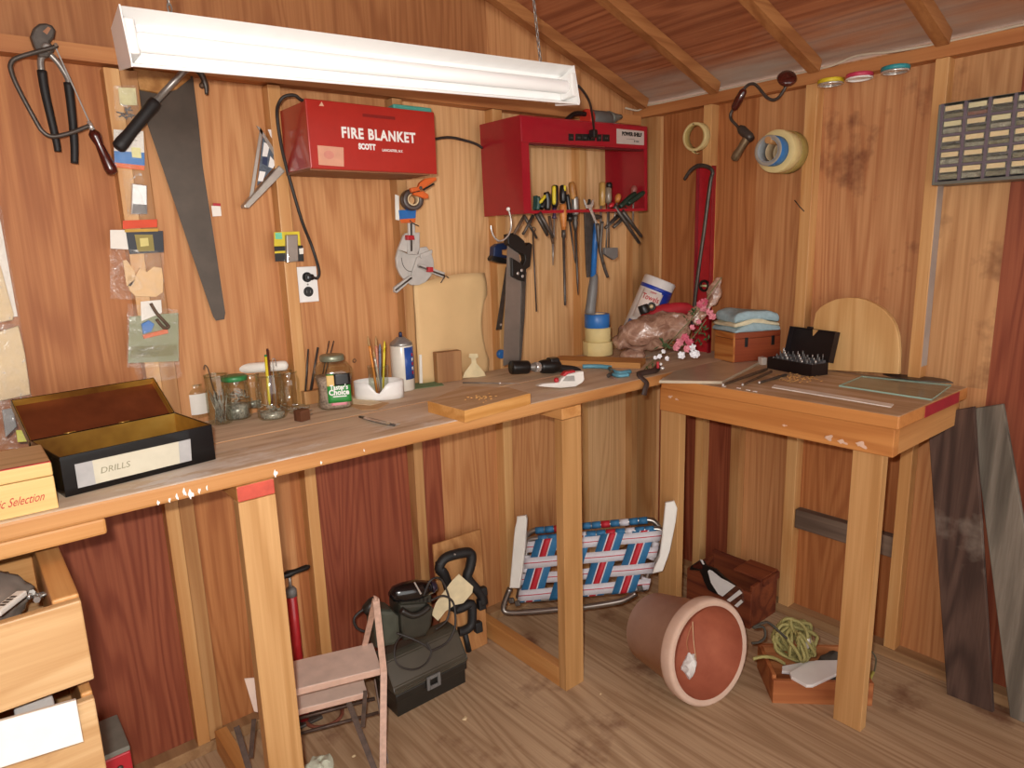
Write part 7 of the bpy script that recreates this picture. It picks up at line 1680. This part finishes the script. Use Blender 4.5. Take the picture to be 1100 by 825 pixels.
# hose ring
cc = on(348, 768, 2, .007); bm = BM(); tube(bm, [(cc.x+.062*math.cos(a*PI/10), cc.y+.062*math.sin(a*PI/10), .0072) for a in range(20)], .0068, 8, closed=True); solo('hose_ring', bm, flatmat('hose_brown', '7a4636', .5), 'reddish-brown hose ring on the floor under the step stool', 'hose')
# pale rag at the bottom edge
cc = on(338, 823, 2, 0); bm = BM(); bmesh.ops.create_icosphere(bm, subdivisions=4, radius=1)
for v in bm.verts:
    v.co = V((cc.x+v.co.x*.045, cc.y-.03+v.co.y*.04, v.co.z*.022+.016)); n = mnoise.noise_vector(v.co*50); v.co += n*.012; v.co.z = max(v.co.z, .0005)
solo('pale_rag', bm, flatmat('pale_rag', 'c6c9b4', .9, var=.1, bump=.3), 'pale crumpled rag on the floor at the bottom edge by the bench leg', 'rag')
# ---- black toolbox
a_, b_ = on(426, 771, 2, 0), on(502.5, 734, 2, 0); tx0, tx1, ty = a_.x, b_.x+.004, (a_.y+b_.y)/2
M = frame((tx0, ty, 0), (1, 0, 0), (0, 1, 0)); tw_ = tx1-tx0; td = .155
t = thing('tool_box', 'black plastic toolbox with grey latch on the floor beside the step stool', 'toolbox', M)
TBK = flatmat('toolbox_black', '23211d', .4, var=.2, coat=.2); TBL = flatmat('toolbox_lid', '48443a', .3, var=.25, nscale=8, coat=.25)
zf = .088
bm = BM(); prism(bm, [(.006, .006), (tw_-.006, .006), (tw_-.006, td-.004), (.006, td-.004)], 0, .055); b2(bm, (0, 0, .0552), (tw_, td, zf-.002), bev=.004); obj('tray', bm, TBK, t)
PR = [(-.004, zf), (-.004, zf+.012), (.010, zf+.022), (.055, .185), (.075, .196), (.125, .196), (.145, .18), (td+.004, zf+.012), (td+.004, zf)]
bm = BM(); A_ = [[bm.verts.new((x, y, z)) for y, z in PR] for x in (-.004, tw_+.004)]
for k in range(len(PR)): bm.faces.new((A_[0][k], A_[0][(k+1) % len(PR)], A_[1][(k+1) % len(PR)], A_[1][k]))
bm.faces.new(A_[0]); bm.faces.new(A_[1][::-1])
bmesh.ops.bevel(bm, geom=list(bm.edges), offset=.004, segments=2, affect='EDGES'); obj('lid', bm, TBL, t)
MFt = frame((tx0, ty-.006, 0), (1, 0, 0), (0, 0, 1)); l8 = lambda x, y: lp(MFt, 380+x/4.853, 610+y/4.853, 0)
q = l8(415, 585)
bm = BM(); b2(bm, (q.x-.028, -.012, zf-.035), (q.x-.016, -.0045, zf+.016), bev=.002); b2(bm, (q.x+.016, -.012, zf-.035), (q.x+.028, -.0045, zf+.016), bev=.002); b2(bm, (q.x-.0155, -.012, zf+.004), (q.x+.0155, -.0045, zf+.016), bev=.002); b2(bm, (q.x-.0155, -.012, zf-.035), (q.x+.0155, -.0045, zf-.022), bev=.002); obj('latch', bm, GREYP, t)
# tools heaped on the toolbox
C5 = lambda x, y: (390+x/7.333, 590+y/7.333)
zt_ = .1985
MB_ = frame((tx0+.1, ty+.085, zt_), (1, -.1, 0), (0, 0, 1))
DKT = flatmat('tool_dark', '262420', .38, var=.25, coat=.2); OLV = flatmat('tool_olive', '37352c', .5, var=.2)
def L5(x, y, w=0): return lp(MB_, *C5(x, y), w)
sA = thing('belt_sander', 'dark grey boxy power tool in the middle on top of the toolbox', 'power tool', MB_)
q0 = L5(300, 640); 
bm = BM(); tr(bm, MB_, [C5(290, 440), C5(500, 425), C5(560, 470), C5(545, 600), C5(500, 690), C5(330, 730), C5(300, 640)], -.05, .04, .012); o = obj('body', bm, OLV, sA)
bm = BM(); tube(bm, [L5(300, 480, .045), L5(380, 520, .052), L5(450, 505, .052), L5(520, 450, .045)], .012, 10, k=4); obj('grip', bm, DKT, sA)
sB = thing('electric_drill', 'glossy black electric drill with vent slots lying topmost on the heap', 'power tool', MB_ @ T(0, 0, .0))
bm = BM(); turned(bm, L5(205, 355, .02), L5(540, 300, .02), [(.008, 0), (.026, .1), (.034, .3), (.036, .6), (.030, .8), (.022, 1)], 20); obj('motor', bm, flatmat('gloss_black', '121113', .2, coat=.6), sB)
bm = BM(); turned(bm, L5(520, 305, .02), L5(570, 285, .02), [(.020, 0), (.024, .3), (.018, 1)], 16); obj('nose', bm, flatmat('plum_nose', '2c2230', .3), sB)
bm = BM(); tr(bm, MB_, [C5(290, 380), C5(540, 345), C5(545, 425), C5(300, 440)], -.012, .030, .006); obj('handle', bm, OLV, sB)
for k in range(7):
    x = 310+k*32
    bm = BM(); tr(bm, MB_, [C5(x, 388), C5(x+14, 386), C5(x+14, 415), C5(x, 417)], .0302, .032); obj('vent_slot', bm, BLACK, sB)
bm = BM(); tr(bm, MB_, [C5(400, 262), C5(410, 258), C5(462, 350), C5(450, 356)], .056, .058); obj('chrome_trim', bm, STEEL_BR, sB)
sC = thing('jigsaw', 'grey-green power tool at the left end of the toolbox top', 'power tool', MB_ @ T(0, 0, 0))
bm = BM(); tr(bm, MB_, [C5(90, 540), C5(130, 480), C5(240, 490), C5(290, 530), C5(300, 700), C5(250, 760), C5(110, 790)], -.03, .045, .014); obj('body', bm, flatmat('grey_green_tool', '4a4d42', .5, var=.2), sC)
bm = BM(); turned(bm, L5(5, 500, .01), L5(110, 400, .01), [(.012, 0), (.020, .2), (.024, .7), (.018, 1)], 16); obj('handle', bm, DKT, sC)
C8b = lambda x, y: (380+x/4.853, 610+y/4.853)
def cable(pts, name, lab, r=.0038, m=CORD):
    w = [MB_ @ lp(MB_, px, py, d) for px, py, d in pts]; bm = BM(); tube(bm, w, r, 8, k=6); return solo(name, bm, m, lab, 'cord')
cable([(403, 647, .01), (391, 654, .012), (380.5, 664, .015), (383, 674, .015), (393, 678.5, .012), (404, 677, .0)], 'power_cable', 'thick black cord arching left off the toolbox heap', .0045)
cable([(455, 640, .05), (462, 624, .05), (472, 621, .045), (479, 632, .05), (483, 648, .06), (480, 666, .07), (468, 676, .08)], 'power_cable', 'black cord looping over the drill nose and paper')
cable([(426, 680, .07), (440, 685, .09), (455, 692, .11), (462, 698, .115), (468, 697, .115), (480, 690, .11), (488, 676, .10), (489, 660, .08), (486, 646, .065), (476, 640, .06), (463, 645, .06)], 'power_cable', 'long black cord curling down the toolbox lid at right')
cable([(432, 682, .075), (425, 692, .10), (424, 706, .125), (430, 716, .14), (445, 719, .145), (458, 712, .135), (463, 700, .12), (458, 690, .105)], 'power_cable', 'thin black cord lying in a loop on the toolbox lid front', .003)
# paper and black frame
MP = frame((tx0+.27, ty+.10, .24), (1, -.25, 0), (0, .15, 1)); bm = BM(); tr(bm, MP, [C5(755, 195), C5(868, 295), C5(860, 345), C5(790, 425), C5(720, 440), C5(650, 490), C5(590, 565), C5(540, 515), C5(575, 420), C5(630, 345), C5(700, 250)], 0, .0015); solo('paper_tag', bm, flatmat('cream_tag', 'd9c9a3', .8), 'cream paper sheet stuck between toolbox heap and black frame', 'paper', MP)
MK = frame((tx0+.30, ty+.155, .0), (1, -.15, 0), (0, .12, 1)); t = thing('black_bracket', 'black rubbery hooked frame leaning on the plywood behind the toolbox', 'frame', MK)
bm = BM(); tube(bm, lps(MK, [C5(720, 470), C5(680, 330), C5(640, 200), C5(600, 150), C5(640, 75), C5(730, 40), C5(830, 25), C5(855, 60), C5(840, 150), C5(820, 220), C5(870, 290), C5(930, 360), C5(945, 430)], 0), .0195, 8, k=4); obj('upper_loop', bm, BLACKR, t)
bm = BM(); tube(bm, lps(MK, [C5(720, 480), C5(780, 460), C5(850, 430), C5(860, 520), C5(850, 600), C5(800, 640), C5(750, 650)], 0), .0185, 8, k=4); obj('lower_loop', bm, BLACKR, t)
for p, s in (((945, 330), .02), ((930, 430), .024), ((905, 610), .024), ((600, 130), .018), ((860, 110), .014)):
    bm = BM(); box(bm, tuple(lp(MK, *C5(*p), 0)), (s*1.3, s*1.8, .03), bev=.005); obj('rubber_pad', bm, BLACKR, t)
bm = BM(); ball(bm, tuple(lp(MK, *C5(722, 42), .018)), .005, n=10); obj('rivet', bm, STEEL, t)
bm = BM(); zmin_ = lp(MK, *C5(800, 650), 0); rod(bm, (zmin_.x, zmin_.y, 0), (zmin_.x+.01, .012, 0), .012, n=8); obj('foot', bm, BLACKR, t)
# ---- foot pump
yP = -.115; zz1 = on(313, 640, 1, yP); M = Matrix.Translation((zz1.x, yP, 0))
t = thing('hand_pump', 'red tyre pump with black T handle standing behind the step stool', 'pump', M)
z_c = zz1.z; z_h = on(318, 614, 1, yP).z
bm = BM(); lathe(bm, [(.0, .012), (.017, .012), (.017, z_c-.002), (.015, z_c)], 20); obj('barrel', bm, flatmat('pump_red', 'a81c24', .35, coat=.4), t)
bm = BM(); lathe(bm, [(.0178, z_c), (.0178, z_c+.022), (.012, z_c+.030), (0, z_c+.030)], 20); obj('collar', bm, GREYP, t)
bm = BM(); rod(bm, (0, 0, z_c+.028), (0, 0, z_h-.008), .005, n=10); obj('rod', bm, STEEL, t)
hx_ = on(333, 612, 1, yP).x - zz1.x
bm = BM(); turned(bm, (-hx_-.005, 0, z_h-.003), (hx_, 0, z_h+.003), [(.005, 0), (.010, .08), (.009, .35), (.013, .5), (.009, .65), (.010, .92), (.005, 1)], 14); obj('handle', bm, BLACK, t)
bm = BM(); b2(bm, (-.055, -.03, 0), (.055, .03, .012), bev=.004); obj('foot_plate', bm, STEEL_DK, t)
# ---- red box with grey lid at lower left
y8 = -.24; q = on(139.5, 802, 1, y8); M = frame((q.x, y8, 0), (1, 0, 0), (0, 1, 0)); zt9 = q.z
t = thing('red_tool_chest', 'red metal box with grey lid on the floor beside the drawers', 'box', M)
bm = BM(); b2(bm, (-.40, 0, 0), (0, .17, zt9-.012), bev=.004); obj('body', bm, flatmat('chest_red', 'bf2a36', .4, coat=.2), t)
bm = BM(); b2(bm, (-.40, .0, zt9-.0115), (0, .17, zt9+.004), bev=.003); obj('lid', bm, flatmat('chest_grey', '7f7d72', .6, var=.12), t)
bm = BM(); lathe(bm, [(.008, 0), (.008, .004), (.004, .006)], 12, T(-.03, 0, zt9-.05) @ R(PI/2, 'X')); obj('latch_stud', bm, STEEL_DK, t)
# ---- contents of the drawers
zb1 = .8335
t = thing('grey_bag', 'dull grey plastic bag in the upper drawer', 'bag', Matrix.Translation((-2.665, -.545, zb1)))
bm = BM(); bmesh.ops.create_icosphere(bm, subdivisions=4, radius=1)
for v in bm.verts:
    v.co = V((v.co.x*.115, v.co.y*.15, v.co.z*.066+.072)); n = mnoise.noise_vector(v.co*16); v.co += n*.022; n = mnoise.noise_vector(v.co*50); v.co += n*.006; v.co.z = max(v.co.z, .001)
for f in bm.faces: f.smooth = True
obj('bag_body', bm, flatmat('grey_film', '8b8178', .25, var=.12, nscale=20, coat=.3), t)
p0, p1 = on(-6, 660, 2, zb1+.118), on(24, 637, 2, zb1+.118); M = frame((p0+p1)/2, p1-p0, (-(p1-p0).y, (p1-p0).x, 0)); L_ = (p1-p0).length
t = thing('label_stick', 'white paper-labelled stick lying on the odds and ends in the drawer', 'packet', M)
bm = BM(); box(bm, (0, 0, 0), (L_, .020, .012), bev=.003); obj('stick', bm, PAPER, t)
for i in range(4):
    bm = BM(); b2(bm, (-.02+i*.010, -.006, .0061), (-.014+i*.010, .005, .0068)); obj('print_block', bm, STEEL_DK, t)
rj = random.Random(9)
for i in range(7):
    p = on(38+rj.uniform(-8, 10), 640+rj.uniform(-5, 6), 2, zb1+.09+.008*(i % 3)); M = Matrix.Translation(p) @ R(rj.uniform(0, 3), 'Z') @ R(rj.uniform(-.3, .3), 'Y')
    t = thing('bolt', 'grey steel bolt in the jumble at the drawer front corner', 'bolt', M, 'bolts in the upper drawer')
    bm = BM(); rod(bm, (0, 0, 0), (.024, 0, 0), .0032, n=8); obj('shank', bm, STEEL, t); bm = BM(); rod(bm, (-.005, 0, 0), (0, 0, 0), .0062, n=6); obj('head', bm, STEEL_BR if i % 2 else STEEL, t)
bm = BM(); b2(bm, (-2.966, -.77, zb1), (-2.536, -.715, zb1+.078), bev=.004); solo('tan_carton', bm, flatmat('carton_tan', 'a77f57', .8), 'flat tan carton lying in the upper drawer under the odds and ends', 'carton')
# white board over the lower drawer
a_, b_, c_, d_ = on(-4, 776, 1, -.817), on(82, 752, 1, -.817), on(90, 797, 1, -.835), on(-2, 827, 1, -.835)
M = frame((a_+b_)/2, b_-a_, (a_+b_)/2-(c_+d_)/2); q = [M.inverted() @ p for p in (d_, c_, b_, a_)]
bm = BM(); prism(bm, [(p.x-(.3 if i in (0, 3) else 0), p.y) for i, p in enumerate(q)], -.012, .0, bev=.002); o = solo('white_board', bm, WHITE_PAINT, 'white-painted board lying tilted over the front of the lower drawer', 'board', M)
p = on(52, 757, 2, .79); bm = BM(); box(bm, (p.x-.02, p.y+.03, .772), (.06, .05, .012), bev=.004); solo('foam_scrap', bm, WHITE, 'small white foam scrap behind the white board in the lower drawer', 'foam')
# small litter on the floor
for px, py, s, lab in ((499, 773, .010, 'pale crumb on the floor in front of the black toolbox'), (645, 746, .004, 'tiny pale chip on the floor right of the middle bench leg'), (380, 813, .006, 'small pale chip on the floor beside the step stool')):
    p = on(px, py, 2, 0); bm = BM(); bmesh.ops.create_icosphere(bm, subdivisions=2, radius=s)
    for v in bm.verts: v.co = V((v.co.x, v.co.y*.8, v.co.z*.5+s*.45)); v.co += mnoise.noise_vector(v.co*90)*s*.3; v.co.z = max(v.co.z, 0)
    solo('debris', bm, CREAM, lab, 'litter', Matrix.Translation(p))

# clear bag with a yellow tag behind the tin
M = frame(on(14, 470, 1, -.16), (1, 0, .05), (0, .35, 1))
t = thing('clear_bag', 'crumpled clear bag with a yellow tag behind the black tin at left', 'bag', M)
bm = BM(); tr(bm, M, [(17, 462), (30, 462), (32, 474), (19, 475)], 0, .004, .001); obj('yellow_tag', bm, flatmat('tag_yellow', 'd2cf3a', .5), t)
bm = BM(); tr(bm, M, [(2, 440), (14, 438), (18, 458), (6, 470)], -.004, .0, .001); obj('grey_lump', bm, GREYP, t)
crinkle(M, [(-14, 430), (22, 434), (36, 480), (-16, 486)], .006, FILM, t, seed=13, puff=.012, amp=.009)
# ================================================================ light: camera flash + daylight from the open front
fl = bpy.data.lights.new('flash', 'AREA'); fl.shape = 'RECTANGLE'; fl.size = .05; fl.size_y = .03; fl.energy = 34; fl.color = (1, .96, .91)
fo = bpy.data.objects.new('flash', fl); COL.objects.link(fo)
pf = CAM - RT*.05 + UP*.065 - FW*.02
fo.matrix_world = Matrix(((RT.x, UP.x, -FW.x, pf.x), (RT.y, UP.y, -FW.y, pf.y), (RT.z, UP.z, -FW.z, pf.z), (0, 0, 0, 1)))
wd = bpy.data.worlds.new('daylight'); SC.world = wd; wd.use_nodes = True
bg = wd.node_tree.nodes['Background']; bg.inputs[0].default_value = (1, .97, .93, 1); bg.inputs[1].default_value = 2.3
SC.view_settings.view_transform = 'Standard'; SC.view_settings.look = 'None'; SC.view_settings.gamma = 1.0
SC.view_settings.use_curve_mapping = False; SC.view_settings.exposure = 0.0
